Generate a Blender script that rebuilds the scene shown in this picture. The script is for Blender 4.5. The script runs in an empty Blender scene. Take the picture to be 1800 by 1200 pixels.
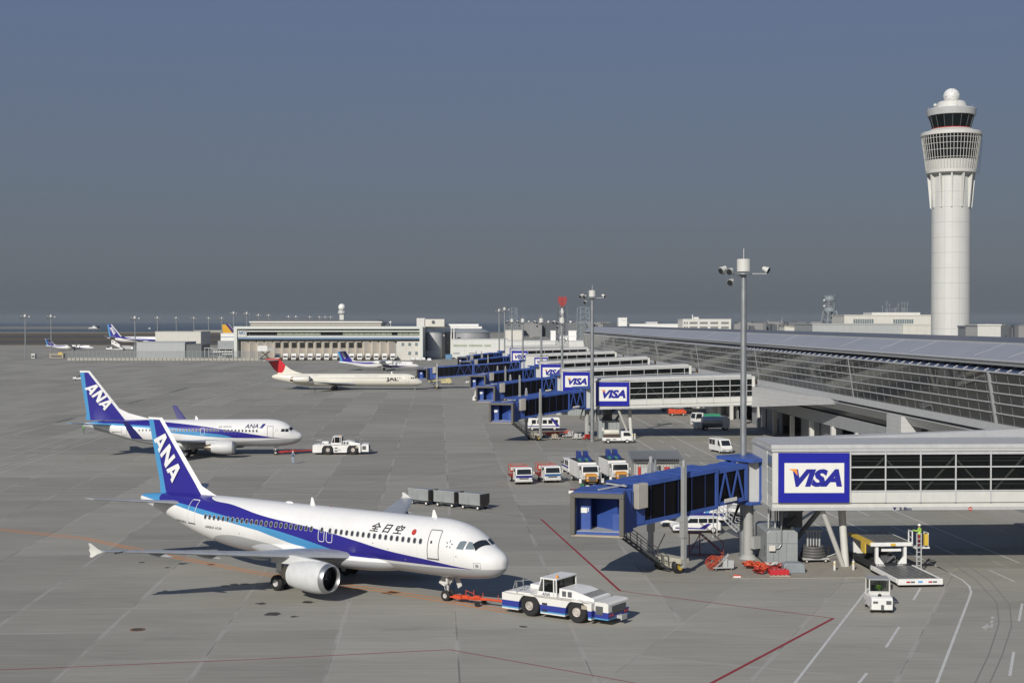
import bpy, bmesh, math, random
from math import sin, cos, pi, radians, sqrt, atan2, hypot
from mathutils import Vector, Matrix
random.seed(7)
SC = bpy.context.scene; COL = SC.collection
# ---------------- camera
FPX, HC, HY = 2439.0, 20.0, 563.5
PIT = math.atan((600 - HY) / FPX); CP, SP = cos(PIT), sin(PIT)
cam_d = bpy.data.cameras.new('camera'); cam = bpy.data.objects.new('camera', cam_d); COL.objects.link(cam)
cam_d.sensor_width = 36; cam_d.lens = FPX / 1800 * 36; cam_d.clip_start = 1; cam_d.clip_end = 60000
cam.location = (0, 0, HC); cam.rotation_euler = (pi / 2 - PIT, 0, 0)
SC.camera = cam
# ---------------- world
SUN = Vector((-0.70, -1.62, 1.0)).normalized()
w = bpy.data.worlds.new('World'); SC.world = w; w.use_nodes = True
nt = w.node_tree; nt.nodes.clear()
out = nt.nodes.new('ShaderNodeOutputWorld'); bg = nt.nodes.new('ShaderNodeBackground')
sky = nt.nodes.new('ShaderNodeTexSky'); sky.sky_type = 'NISHITA'; sky.sun_disc = False
sky.sun_elevation = math.asin(SUN.z); sky.sun_rotation = atan2(SUN.x, SUN.y)
sky.air_density = 1.0; sky.dust_density = 3.0; sky.ozone_density = 1.5; sky.altitude = 20
tc = nt.nodes.new('ShaderNodeTexCoord'); sp = nt.nodes.new('ShaderNodeSeparateXYZ'); nt.links.new(tc.outputs['Generated'], sp.inputs[0])
rp = nt.nodes.new('ShaderNodeValToRGB'); nt.links.new(sp.outputs['Z'], rp.inputs[0])
SKYRAMP = [(0.0, (0.66, 0.79, 0.97)), (0.012, (1.15, 1.29, 1.52)), (0.035, (1.31, 1.49, 1.76)), (0.10, (1.25, 1.57, 2.10)), (0.24, (1.13, 1.56, 2.70)), (1.0, (0.6, 1.0, 2.1))]
el = rp.color_ramp.elements
while len(el) < len(SKYRAMP): el.new(0.5)
for e_, (p_, c_) in zip(el, SKYRAMP): e_.position = p_; e_.color = (*c_, 1)
mx = nt.nodes.new('ShaderNodeMix'); mx.data_type = 'RGBA'; mx.inputs[0].default_value = 0.93
nt.links.new(sky.outputs[0], mx.inputs[6]); nt.links.new(rp.outputs[0], mx.inputs[7])
nt.links.new(mx.outputs[2], bg.inputs[0]); bg.inputs[1].default_value = 0.10
nt.links.new(bg.outputs[0], out.inputs[0])
# ---------------- sun
sd = bpy.data.lights.new('sun', 'SUN'); sd.energy = 4.3; sd.angle = radians(0.5); sd.color = (1.0, 0.95, 0.87)
so = bpy.data.objects.new('sun', sd); COL.objects.link(so); so.rotation_euler = SUN.to_track_quat('Z', 'Y').to_euler()
so.location = (-200, -400, 300)
SC.view_settings.view_transform = 'Standard'; SC.view_settings.look = 'None'; SC.view_settings.gamma = 1; SC.view_settings.exposure = 0
SC.view_settings.use_curve_mapping = False
SC.render.engine = 'CYCLES'; SC.cycles.max_bounces = 6; SC.cycles.transparent_max_bounces = 8
# ---------------- pixel -> place (photo pixels, 1800x1200)
def ray(px, py):
    x = (px - 900) / FPX; y = (600 - py) / FPX
    return Vector((x, CP + SP * y, -SP + CP * y))
def g(px, py, z=0.0):
    d = ray(px, py); t = (z - HC) / d.z; return Vector((d.x * t, d.y * t, z))
def at(px, py, Y):
    d = ray(px, py); t = Y / d.y; return Vector((d.x * t, Y, HC + d.z * t))
def X_(px, Y): return at(px, 600, Y).x
def Z_(py, Y): return at(900, py, Y).z
# ---------------- materials
MATS = {}
def newmat(name):
    m = bpy.data.materials.new(name); m.use_nodes = True; n = m.node_tree
    return m, n, n.nodes['Principled BSDF']
def N(n, t, **k):
    x = n.nodes.new(t)
    for a, b in k.items(): setattr(x, a, b)
    return x
def math_(n, op, a, b=None, c=None):
    x = N(n, 'ShaderNodeMath', operation=op)
    for i, v in enumerate((a, b, c)):
        if v is None: continue
        if isinstance(v, (int, float)): x.inputs[i].default_value = v
        else: n.links.new(v, x.inputs[i])
    return x.outputs[0]
def mixc(n, fac, a, b):
    x = N(n, 'ShaderNodeMix', data_type='RGBA')
    if isinstance(fac, (int, float)): x.inputs[0].default_value = fac
    else: n.links.new(fac, x.inputs[0])
    for i, v in ((6, a), (7, b)):
        if isinstance(v, tuple): x.inputs[i].default_value = (*v[:3], 1)
        else: n.links.new(v, x.inputs[i])
    return x.outputs[2]
def objco(n):
    t = N(n, 'ShaderNodeTexCoord'); s = N(n, 'ShaderNodeSeparateXYZ'); n.links.new(t.outputs['Object'], s.inputs[0])
    return t.outputs['Object'], s.outputs
def noise(n, vec, scale, detail=4, rough=.6, scl=None):
    if scl:
        mp = N(n, 'ShaderNodeMapping'); mp.inputs['Scale'].default_value = scl; n.links.new(vec, mp.inputs[0]); vec = mp.outputs[0]
    x = N(n, 'ShaderNodeTexNoise'); x.inputs['Scale'].default_value = scale; x.inputs['Detail'].default_value = detail
    x.inputs['Roughness'].default_value = rough; n.links.new(vec, x.inputs['Vector']); return x.outputs[0]
def ramp01(n, v, a, b):
    x = N(n, 'ShaderNodeMapRange'); x.inputs[1].default_value = a; x.inputs[2].default_value = b; n.links.new(v, x.inputs[0]); x.clamp = True
    return x.outputs[0]
def M(name, col=None, rough=.5, metal=0., var=.12, scale=1.2, dirt=.0):
    """weathered plain surface: colour varies softly and in vertical streaks"""
    if name in MATS: return MATS[name]
    m, n, b = newmat(name); co, s = objco(n)
    nz = noise(n, co, scale, 5); st = noise(n, co, scale * 2.5, 3, .5, (1, 1, .12))
    v = math_(n, 'ADD', math_(n, 'MULTIPLY', nz, .6), math_(n, 'MULTIPLY', st, .4))
    f = ramp01(n, v, .3, .72)
    lo = tuple(c * (1 - var - dirt) for c in col); hi = tuple(min(1, c * (1 + var * .5)) for c in col)
    n.links.new(mixc(n, f, lo, hi), b.inputs['Base Color'])
    b.inputs['Metallic'].default_value = metal
    n.links.new(math_(n, 'ADD', math_(n, 'MULTIPLY', nz, .16), rough - .08), b.inputs['Roughness'])
    MATS[name] = m; return m
WHITE = M('white_paint', (.74, .74, .72), .38); OFFW = M('off_white_panel', (.56, .56, .53), .5, var=.08)
CREAM = M('cream_panel', (.60, .585, .53), .55); LGREY = M('light_grey_paint', (.42, .43, .43), .5)
GREY = M('mid_grey_paint', (.27, .29, .30), .5); DGREY = M('dark_grey_paint', (.09, .095, .1), .6)
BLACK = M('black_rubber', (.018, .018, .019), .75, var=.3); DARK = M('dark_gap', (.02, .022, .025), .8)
STEEL = M('galvanised_steel', (.34, .36, .37), .42, .6, var=.2); ALU = M('aluminium', (.5, .51, .52), .32, .85)
BLUE = M('bridge_blue_paint', (.040, .088, .32), .45, var=.22, scale=.8); BLUED = M('deep_blue_paint', (.020, .020, .20), .4)
LBLUE = M('light_blue_paint', (.09, .33, .62), .4); ORANGE = M('orange_paint', (.72, .27, .03), .45)
RED = M('red_paint', (.42, .035, .025), .5); ORED = M('orange_red_paint', (.58, .075, .025), .5)
YEL = M('yellow_paint', (.62, .43, .06), .5); GREEN = M('green_cloth', (.06, .30, .14), .8); HIVIS = M('high_visibility_vest', (.42, .68, .08), .8)
SKIN = M('skin', (.42, .25, .17), .6); NAVY = M('navy_cloth', (.03, .045, .10), .85); LBC = M('pale_blue_cloth', (.28, .36, .5), .85)
REDC = M('dark_red_cloth', (.28, .02, .02), .85); CONC = M('concrete_block', (.36, .35, .31), .85, var=.2)
TAN = M('tan_canvas', (.36, .32, .25), .8); LAMPG = M('lamp_glass', (.6, .6, .62), .15)
def glassm(name, col, rough=.08, spec=.6):
    m, n, b = newmat(name); co, s = objco(n); nz = noise(n, co, .35, 2)
    n.links.new(mixc(n, nz, tuple(c * .6 for c in col), tuple(c * 1.4 for c in col)), b.inputs['Base Color'])
    b.inputs['Roughness'].default_value = rough; b.inputs['Specular IOR Level'].default_value = spec
    MATS[name] = m; return m
GLASS = glassm('dark_glass', (.018, .022, .026)); GLASSB = glassm('black_panel_glass', (.004, .004, .006), .3, .15); GLASSL = glassm('pale_glass', (.16, .20, .22), .1)
GLASSG = glassm('greenish_glass', (.33, .37, .28), .3)
def seethru(name, tint=.55):
    m, n, b = newmat(name); b.inputs['Base Color'].default_value = (.01, .012, .013, 1); b.inputs['Roughness'].default_value = .06
    t = N(n, 'ShaderNodeBsdfTransparent'); t.inputs[0].default_value = (tint, tint * 1.02, tint, 1)
    x = N(n, 'ShaderNodeMixShader'); x.inputs[0].default_value = .35
    n.links.new(t.outputs[0], x.inputs[1]); n.links.new(b.outputs[0], x.inputs[2])
    n.links.new(x.outputs[0], n.nodes['Material Output'].inputs[0]); MATS[name] = m; return m
CWG = seethru('curtain_wall_glass', .5)
def mirror_glass(name):
    m, n, b = newmat(name); b.inputs['Base Color'].default_value = (.012, .014, .015, 1); b.inputs['Roughness'].default_value = .25
    gl = N(n, 'ShaderNodeBsdfGlossy'); gl.inputs['Color'].default_value = (.48, .49, .48, 1); gl.inputs['Roughness'].default_value = .015
    fr = N(n, 'ShaderNodeFresnel'); fr.inputs[0].default_value = 1.9; x = N(n, 'ShaderNodeMixShader')
    co, s = objco(n); nz = noise(n, co, .12, 2); bp = N(n, 'ShaderNodeBump'); bp.inputs['Strength'].default_value = .05; bp.inputs['Distance'].default_value = .05; n.links.new(nz, bp.inputs['Height']); n.links.new(bp.outputs[0], gl.inputs['Normal'])
    n.links.new(math_(n, 'ADD', math_(n, 'MULTIPLY', fr.outputs[0], .62), .05), x.inputs[0]); n.links.new(b.outputs[0], x.inputs[1]); n.links.new(gl.outputs[0], x.inputs[2])
    n.links.new(x.outputs[0], n.nodes['Material Output'].inputs[0]); MATS[name] = m; return m
MIRG = mirror_glass('reflective_curtain_glass'); CLEARG = seethru('clear_windscreen', .85)
# ---------------- mesh builder
class MB:
    def __init__(s): s.v = []; s.f = []; s.m = []; s.s = []
    def add(s, vs, fs, mi=0, sm=False):
        o = len(s.v); s.v += [tuple(v) for v in vs]; s.f += [tuple(i + o for i in f) for f in fs]
        s.m += [mi] * len(fs); s.s += [sm] * len(fs); return s
    def box(s, x0, x1, y0, y1, z0, z1, mi=0):
        return s.add([(x, y, z) for z in (z0, z1) for y in (y0, y1) for x in (x0, x1)],
                     [(0, 2, 3, 1), (4, 5, 7, 6), (0, 1, 5, 4), (2, 6, 7, 3), (0, 4, 6, 2), (1, 3, 7, 5)], mi)
    def prism(s, poly, ax, a0, a1, mi=0, sc1=1.0, sm=False):
        n = len(poly); cx = sum(p[0] for p in poly) / n; cy = sum(p[1] for p in poly) / n
        def P(p, a):
            if ax == 'y': return (p[0], a, p[1])
            if ax == 'x': return (a, p[0], p[1])
            return (p[0], p[1], a)
        vs = [P(p, a0) for p in poly] + [P((cx + (p[0] - cx) * sc1, cy + (p[1] - cy) * sc1), a1) for p in poly]
        return s.add(vs, [tuple(range(n)), tuple(range(2 * n - 1, n - 1, -1))] + [(i, (i + 1) % n, n + (i + 1) % n, n + i) for i in range(n)], mi, sm)
    def tube(s, p, q, r, r2=None, n=8, mi=0, sm=True, cap=True):
        p = Vector(p); q = Vector(q); r2 = r if r2 is None else r2; d = (q - p).normalized()
        a = d.orthogonal().normalized(); b = d.cross(a)
        vs = [p + (a * cos(t) + b * sin(t)) * r for t in [2 * pi * i / n for i in range(n)]] + [q + (a * cos(t) + b * sin(t)) * r2 for t in [2 * pi * i / n for i in range(n)]]
        s.add(vs, [(i, (i + 1) % n, n + (i + 1) % n, n + i) for i in range(n)], mi, sm)
        if cap: s.add(vs, [tuple(range(n)), tuple(range(2 * n - 1, n - 1, -1))], mi)
        return s
    def bar(s, p, q, w, h=None, mi=0):
        p = Vector(p); q = Vector(q); h = h or w; d = (q - p).normalized()
        u = Vector((0, 0, 1)) if abs(d.z) < .95 else Vector((0, 1, 0)); a = d.cross(u).normalized() * w / 2; b = a.cross(d).normalized() * h / 2
        vs = [x + i * a + j * b for x in (p, q) for i, j in ((-1, -1), (1, -1), (1, 1), (-1, 1))]
        return s.add(vs, [(0, 3, 2, 1), (4, 5, 6, 7)] + [(i, (i + 1) % 4, 4 + (i + 1) % 4, 4 + i) for i in range(4)], mi)
    def loft(s, rings, mi=0, sm=True, cap=True, closed=True):
        n = len(rings[0]); vs = [p for r in rings for p in r]; k = n if closed else n - 1
        s.add(vs, [(j * n + i, j * n + (i + 1) % n, (j + 1) * n + (i + 1) % n, (j + 1) * n + i) for j in range(len(rings) - 1) for i in range(k)], mi, sm)
        if cap: s.add(rings[0] + rings[-1], [tuple(range(n)), tuple(range(2 * n - 1, n - 1, -1))], mi)
        return s
    def lathe(s, prof, o=(0, 0, 0), ax='z', n=24, mi=0, sm=True, cap=False):
        def P(r, h, t):
            a, b = r * cos(t), r * sin(t)
            return {'z': (o[0] + a, o[1] + b, o[2] + h), 'x': (o[0] + h, o[1] + a, o[2] + b), 'y': (o[0] + a, o[1] + h, o[2] + b)}[ax]
        return s.loft([[P(r, h, 2 * pi * i / n) for i in range(n)] for r, h in prof], mi, sm, cap)
    def quad(s, a, b, c, d, mi=0): return s.add([a, b, c, d], [(0, 1, 2, 3)], mi)
    def sphere(s, c, r, n=12, mi=0, sz=1.0):
        return s.lathe([(max(.001, r * sin(pi * i / (n // 2 + 2))), -r * sz * cos(pi * i / (n // 2 + 2))) for i in range(n // 2 + 3)], c, 'z', n, mi)
    def grid_rail(s, pts, h, r=.03, mi=0, mid=True):
        for i in range(len(pts) - 1):
            a, b = Vector(pts[i]), Vector(pts[i + 1]); u = Vector((0, 0, h))
            s.bar(a + u, b + u, r * 2, mi=mi)
            if mid: s.bar(a + u * .5, b + u * .5, r * 1.6, mi=mi)
            k = max(1, int((b - a).length / 1.2))
            for j in range(k + 1):
                p = a.lerp(b, j / k); s.bar(p, p + u, r * 2, mi=mi)
        return s
    def build(s, name, mats, parent=None, loc=None, bevel=0, recalc=True):
        if not isinstance(mats, (list, tuple)): mats = [mats]
        me = bpy.data.meshes.new(name); me.from_pydata(s.v, [], s.f)
        for m in mats: me.materials.append(m)
        me.polygons.foreach_set('material_index', s.m); me.polygons.foreach_set('use_smooth', s.s); me.update()
        if recalc:
            b = bmesh.new(); b.from_mesh(me); bmesh.ops.recalc_face_normals(b, faces=b.faces)
            for e in b.edges:
                if len(e.link_faces) == 2 and e.calc_face_angle(0) > .62: e.smooth = False
            b.to_mesh(me); b.free()
        o = bpy.data.objects.new(name, me); COL.objects.link(o)
        if parent: o.parent = parent
        if loc is not None: o.location = loc
        if bevel:
            bv = o.modifiers.new('bevel', 'BEVEL'); bv.width = bevel; bv.segments = 2; bv.limit_method = 'ANGLE'; bv.angle_limit = radians(40)
        return o
def tag(o, label, cat, group=None):
    o['label'] = label; o['category'] = cat
    if group: o['group'] = group
    return o
def thing(name, loc, rz, label, cat, group=None):
    o = bpy.data.objects.new(name, None); COL.objects.link(o); o.location = loc; o.rotation_euler = (0, 0, rz)
    o.empty_display_size = .5
    return tag(o, label, cat, group)
KIDS = {}
def copy_thing(src, loc, rz, label, group=None, scale=None):
    def rec(o, par):
        c = o.copy(); COL.objects.link(c)
        if par: c.parent = par
        for ch in [x for x in COL.objects if x.parent == o]: rec(ch, c)
        return c
    c = rec(src, None); c.location = loc; c.rotation_euler = (0, 0, rz); c['label'] = label
    if group: c['group'] = group
    if scale: c.scale = scale
    return c
def struct(o): o['kind'] = 'structure'; return o
# ---------------- lettering
DG = None
def text_geo(txt, size=1.0, shear=0, off=0.0):
    cu = bpy.data.curves.new('t', 'FONT'); cu.body = txt; cu.size = size; cu.shear = shear; cu.offset = off; cu.fill_mode = 'FRONT'; cu.resolution_u = 3
    o = bpy.data.objects.new('t', cu); COL.objects.link(o); bpy.context.view_layer.update()
    me = o.evaluated_get(bpy.context.evaluated_depsgraph_get()).to_mesh()
    vs = [(v.co.x, v.co.y) for v in me.vertices]; fs = [tuple(p.vertices) for p in me.polygons]
    bpy.data.objects.remove(o); bpy.data.curves.remove(cu); return vs, fs
def refine(geo, step=.12, step_x=1.2):
    """cut a flat outline into strips so that it can follow a curved skin"""
    vs, fs = geo; b = bmesh.new(); bv = [b.verts.new((x, y, 0)) for x, y in vs]
    for f in fs:
        try: b.faces.new([bv[i] for i in f])
        except ValueError: pass
    for ax, st in ((1, step), (0, step_x)):
        lo = min(v[ax] for v in vs); hi = max(v[ax] for v in vs); k = int((hi - lo) / st)
        for i in range(1, k + 1):
            c = lo + (hi - lo) * i / (k + 1); co = Vector((0, c, 0)) if ax else Vector((c, 0, 0)); no = Vector((0, 1, 0)) if ax else Vector((1, 0, 0))
            bmesh.ops.bisect_plane(b, geom=b.verts[:] + b.edges[:] + b.faces[:], plane_co=co, plane_no=no)
    bmesh.ops.triangulate(b, faces=[f for f in b.faces if len(f.verts) > 4]); b.verts.index_update()
    r = [(v.co.x, v.co.y) for v in b.verts], [tuple(v.index for v in f.verts) for f in b.faces]; b.free(); return r
def fit_text(txt, width, height, shear=0, off=0.0):
    vs, fs = text_geo(txt, 1.0, shear, off)
    x0 = min(v[0] for v in vs); x1 = max(v[0] for v in vs); y0 = min(v[1] for v in vs); y1 = max(v[1] for v in vs)
    return [((x - x0) / (x1 - x0) * width, (y - y0) / (y1 - y0) * height) for x, y in vs], fs
GL = {'A': [[(0, 0), (.27, 0), (.50, .68), (.50, 1), (.35, 1)], [(.50, 1), (.50, .68), (.73, 0), (1, 0), (.65, 1)], [(.325, .16), (.675, .16), (.608, .36), (.392, .36)]],
      'N': [[(0, 0), (.25, 0), (.25, 1), (0, 1)], [(.25, 1), (.25, .58), (.75, 0), (.75, .42)], [(.75, 0), (1, 0), (1, 1), (.75, 1)]]}
def ana_geo():
    vs = []; fs = []; x = 0
    for ch in 'ANA':
        for poly in GL[ch]:
            fs.append(tuple(range(len(vs), len(vs) + len(poly)))); vs += [((x + p[0] * .95) / 3.05, p[1]) for p in poly]
        x += 1.05
    return vs, fs
# =============================================================== SETTING: ground, water, markings
PHI = 0.0535; CF, SF = cos(PHI), sin(PHI)
def LS(L, s, z=0): return Vector((L * CF - s * SF, L * SF + s * CF, z))
def toLS(p): return (p.x * CF + p.y * SF, -p.x * SF + p.y * CF)
def ground_mat():
    m, n, b = newmat('apron_concrete'); co, xyz = objco(n); x, y = xyz[0], xyz[1]
    Lc = math_(n, 'ADD', math_(n, 'MULTIPLY', x, CF), math_(n, 'MULTIPLY', y, SF))
    Sc = math_(n, 'ADD', math_(n, 'MULTIPLY', x, -SF), math_(n, 'MULTIPLY', y, CF))
    t2 = .393; n2 = (cos(t2), -sin(t2)); c0 = g(1272, 1040).x * n2[0] + g(1272, 1040).y * n2[1]
    q = math_(n, 'ADD', math_(n, 'MULTIPLY', x, n2[0]), math_(n, 'MULTIPLY', y, n2[1]))
    q2 = math_(n, 'ADD', math_(n, 'MULTIPLY', x, sin(t2)), math_(n, 'MULTIPLY', y, cos(t2)))
    msk = math_(n, 'MULTIPLY', math_(n, 'GREATER_THAN', q, c0), math_(n, 'LESS_THAN', y, 112.0))
    def sel(a, c): return math_(n, 'ADD', math_(n, 'MULTIPLY', a, math_(n, 'SUBTRACT', 1.0, msk)), math_(n, 'MULTIPLY', c, msk))
    U = sel(math_(n, 'ADD', Lc, 3000 * 7.5 - 1.2), math_(n, 'ADD', q, 3000 * 7.5 - c0)); V = sel(math_(n, 'ADD', Sc, 0), math_(n, 'ADD', q2, 3.3))
    u = math_(n, 'DIVIDE', U, 7.5); v = math_(n, 'DIVIDE', V, 7.5)
    def line(c, wd):
        f = math_(n, 'FRACT', c); d = math_(n, 'MINIMUM', f, math_(n, 'SUBTRACT', 1.0, f)); return d
    wob = noise(n, co, .35, 3)
    du = line(u, 0); dv = line(v, 0)
    # wide worn sealant beside the long joints, thin dark joints themselves
    br = noise(n, co, .11, 3, .6)
    wide = math_(n, 'MULTIPLY', math_(n, 'LESS_THAN', du, math_(n, 'MULTIPLY', wob, .036)), ramp01(n, br, .38, .54))
    thin = math_(n, 'LESS_THAN', du, .0075); thinv = math_(n, 'MULTIPLY', math_(n, 'LESS_THAN', dv, .004), ramp01(n, noise(n, co, .05, 2), .45, .55))
    cu = N(n, 'ShaderNodeCombineXYZ'); n.links.new(math_(n, 'FLOOR', u), cu.inputs[0]); n.links.new(math_(n, 'FLOOR', math_(n, 'DIVIDE', V, 30.0)), cu.inputs[1])
    wn = N(n, 'ShaderNodeTexWhiteNoise', noise_dimensions='2D'); n.links.new(cu.outputs[0], wn.inputs[0])
    cu2 = N(n, 'ShaderNodeCombineXYZ'); n.links.new(math_(n, 'FLOOR', u), cu2.inputs[0]); n.links.new(math_(n, 'FLOOR', v), cu2.inputs[1])
    wn2 = N(n, 'ShaderNodeTexWhiteNoise', noise_dimensions='2D'); n.links.new(cu2.outputs[0], wn2.inputs[0])
    big = noise(n, co, .018, 5, .6); med = noise(n, co, .22, 5, .65, (.35, 1, 1)); fine = noise(n, co, 6, 5, .7)
    brush = noise(n, co, 1.3, 4, .6, (.12, 2.2, 1))
    t = math_(n, 'ADD', .75, math_(n, 'MULTIPLY', wn.outputs[0], .17)); t = math_(n, 'ADD', t, math_(n, 'MULTIPLY', wn2.outputs[0], .07))
    for a, k in ((big, .30), (med, .38), (fine, .22), (brush, .42)): t = math_(n, 'ADD', t, math_(n, 'MULTIPLY', math_(n, 'SUBTRACT', a, .5), k))
    new = math_(n, 'MULTIPLY', math_(n, 'GREATER_THAN', Lc, -6.3), math_(n, 'LESS_THAN', Sc, 112.5)); t = math_(n, 'MULTIPLY', t, math_(n, 'ADD', 1.03, math_(n, 'MULTIPLY', new, .10)))
    base = N(n, 'ShaderNodeMix', data_type='RGBA', blend_type='MULTIPLY'); base.inputs[0].default_value = 1
    base.inputs[6].default_value = (.310, .300, .262, 1)
    gy = N(n, 'ShaderNodeCombineXYZ'); [n.links.new(t, gy.inputs[i]) for i in range(3)]; n.links.new(gy.outputs[0], base.inputs[7])
    c = base.outputs[2]
    # tyre and oil stains
    st = ramp01(n, noise(n, co, .35, 4, .62, (.3, 1, 1)), .64, .74); c = mixc(n, math_(n, 'MULTIPLY', st, .22), c, (.09, .088, .084))
    pal = ramp01(n, noise(n, co, .16, 5, .7, (.35, 1.2, 1)), .60, .72); c = mixc(n, math_(n, 'MULTIPLY', pal, .25), c, (.38, .37, .34))
    widev = math_(n, 'MULTIPLY', math_(n, 'LESS_THAN', dv, math_(n, 'MULTIPLY', wob, .05)), ramp01(n, noise(n, co, .07, 3), .50, .60)); c = mixc(n, math_(n, 'MULTIPLY', widev, .35), c, (.40, .39, .355)); c = mixc(n, math_(n, 'MULTIPLY', wide, .42), c, (.41, .40, .37)); c = mixc(n, math_(n, 'MULTIPLY', math_(n, 'MULTIPLY', thin, math_(n, 'SUBTRACT', 1.0, wide)), .62), c, (.11, .105, .10)); c = mixc(n, math_(n, 'MULTIPLY', thinv, .30), c, (.12, .115, .11))
    n.links.new(c, b.inputs['Base Color']); b.inputs['Roughness'].default_value = .82; b.inputs['Specular IOR Level'].default_value = .25
    bp = N(n, 'ShaderNodeBump'); bp.inputs['Strength'].default_value = .25; bp.inputs['Distance'].default_value = .02; n.links.new(fine, bp.inputs['Height']); n.links.new(bp.outputs[0], b.inputs['Normal'])
    return m
YEDGE = 2450.0
gb = MB().add([(-2600, -200, 0), (2600, -200, 0), (2600, YEDGE, 0), (-2600, YEDGE, 0)], [(0, 1, 2, 3)]); struct(gb.build('ground', ground_mat()))
def sheet(name, m, pts, z):
    mb = MB(); mb.add([(p[0], p[1], z) for p in pts], [tuple(range(len(pts)))]); return struct(mb.build(name, m))
GRASSM = M('winter_grass', (.105, .078, .042), .95, var=.35, scale=.02); ASPH = M('runway_asphalt', (.062, .060, .058), .9, var=.3, scale=.03)
def seam(m_): return m_
# far strips west of the apron
sheet('far_grass', GRASSM, [(-1500, 1180), (-175, 1130), (-200, 2440), (-1500, 2440)], .004)
sheet('taxiway', ASPH, [(-1500, 1290), (-180, 1235), (-183, 1380), (-1500, 1440)], .008)
sheet('runway', ASPH, [(-1500, 1640), (-190, 1570), (-195, 1830), (-1500, 1900)], .008)
sheet('shore_verge', M('dry_verge', (.22, .20, .15), .95, var=.3, scale=.02), [(-1600, 2200), (900, 2200), (900, 2445), (-1600, 2445)], .006)
def water_mat():
    m, n, b = newmat('sea_water'); co, s = objco(n); nz = noise(n, co, .01, 4, .6, (.2, 1, 1))
    n.links.new(mixc(n, nz, (.05, .072, .095), (.07, .095, .12)), b.inputs['Base Color']); b.inputs['Roughness'].default_value = .45; b.inputs['Specular IOR Level'].default_value = .2
    return m
sheet('sea', water_mat(), [(-16000, YEDGE - 10), (16000, YEDGE - 10), (16000, 21000), (-16000, 21000)], -3.0)
# painted lines: points in photo pixels on the ground, width in metres
def stripe(mb, pts, wd, z, px=True):
    P = [g(*p) if px else LS(*p) for p in pts]
    for i in range(len(P) - 1):
        a, b = P[i], P[i + 1]; d = (b - a); d.z = 0; d.normalize(); nn = Vector((-d.y, d.x, 0)) * wd / 2
        e = d * wd * .25 if 0 < i else d * 0
        z_ = z + .0008 * (i % 2)
        mb.add([(q.x, q.y, z_) for q in (a - e - nn, b - nn, b + nn, a - e + nn)], [(0, 1, 2, 3)])
def dashes(mb, L, s0, s1, on, off, wd, z):
    s = s0
    while s < s1: stripe(mb, [(L, s), (L, min(s + on, s1))], wd, z, False); s += on + off
def paintm(name, col, wear=.35):
    m, n, b = newmat(name); co, s = objco(n); nz = noise(n, co, 1.5, 5, .7)
    n.links.new(mixc(n, math_(n, 'MULTIPLY', ramp01(n, nz, .45, .7), wear), col, (.25, .245, .23)), b.inputs['Base Color']); b.inputs['Roughness'].default_value = .7
    return m
PW = paintm('white_road_paint', (.56, .56, .54)); PWF = paintm('worn_white_paint', (.47, .465, .44), .6); PR = paintm('red_road_paint', (.26, .02, .028), .1)
PO = paintm('orange_road_paint', (.72, .24, .025), .15); PRF = paintm('faded_red_paint', (.27, .12, .09), .7); PK = paintm('dark_line_paint', (.13, .125, .12), .5)
wm = MB()
for L in (33.4, 40.6, 48.0): stripe(wm, [(L, 118 if L < 34 else (112 if L > 45 else 108)), (L, 600)], .16, .005, False)
for L in (37.1, 44.2): dashes(wm, L, 104 if L > 40 else 118, 600, 5, 7, .15, .005)
stripe(wm, [(1394, 1204), (1536, 1021), (1508, 1003)], .17, .005)
stripe(wm, [(1645, 1204), (1704, 1050), (1707, 1040), (1704, 1030), (1692, 1019), (1647, 995)], .17, .005)
for a, b in (((1557.5, 1137), (1580.5, 1101)), ((1605.5, 1054), (1618, 1033)), ((1775, 1187), (1782, 1145)), ((1791, 1091), (1797, 1060)), ((1506, 1204), (1524, 1182))): stripe(wm, [a, b], .17, .005)
for a, b in (((1500, 977), (1523, 992)), ((1502, 984), (1512, 991)), ((1500, 978), (1505, 986))): stripe(wm, [a, b], .18, .0055)
struct(wm.build('road_markings', PW))
am = MB()
arrow = [(1725, 1102), (1737, 1095), (1736, 1099), (1741.5, 1099), (1742, 1096), (1746, 1096.5), (1745, 1102.5), (1735, 1102.5), (1733.5, 1107)]
P = [g(*p) for p in arrow]; am.add([(p.x, p.y, .006) for p in P], [tuple(range(len(P)))])
for a, b in (((1742.5, 1094.5), (1744, 1089.5)), ((1744.3, 1087), (1745.3, 1083))): stripe(am, [a, b], .2, .006)
struct(am.build('arrow_marking', PWF))
fm = MB()
stripe(fm, [(-40, 851), (60, 855), (150, 858), (1002, 859.5)], .14, .005); stripe(fm, [(-40, 867), (1002, 869)], .14, .005); stripe(fm, [(-40, 877.5), (1002, 879)], .14, .005)
stripe(fm, [(-67.5 + 4.5, 150), (-63, 520)], .14, .005, False); stripe(fm, [(-57.5, 150), (-57.5, 560)], .14, .005, False); dashes(fm, -60.2, 150, 540, 6, 8, .14, .005)
stripe(fm, [(700, 867), (905, 843)], .12, .006); stripe(fm, [(905, 879.5), (1002, 888)], .12, .006)
stripe(fm, [(785, 758), (900, 758)], .3, .005); stripe(fm, [(630, 771), (705, 771)], .25, .005); stripe(fm, [(733, 691), (780, 691)], .4, .005)
struct(fm.build('stand_markings', PWF))
rm = MB()
stripe(rm, [(951, 912), (1090, 1038)], .21, .006); stripe(rm, [(1090, 1038), (1465, 1086)], .12, .006); stripe(rm, [(1465, 1086), (1235, 1208)], .22, .006)
stripe(rm, [(-30, 1178), (450, 1158), (790, 1141), (1140, 1204)], .10, .006); struct(rm.build('red_stand_lines', PR))
om = MB()
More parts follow.
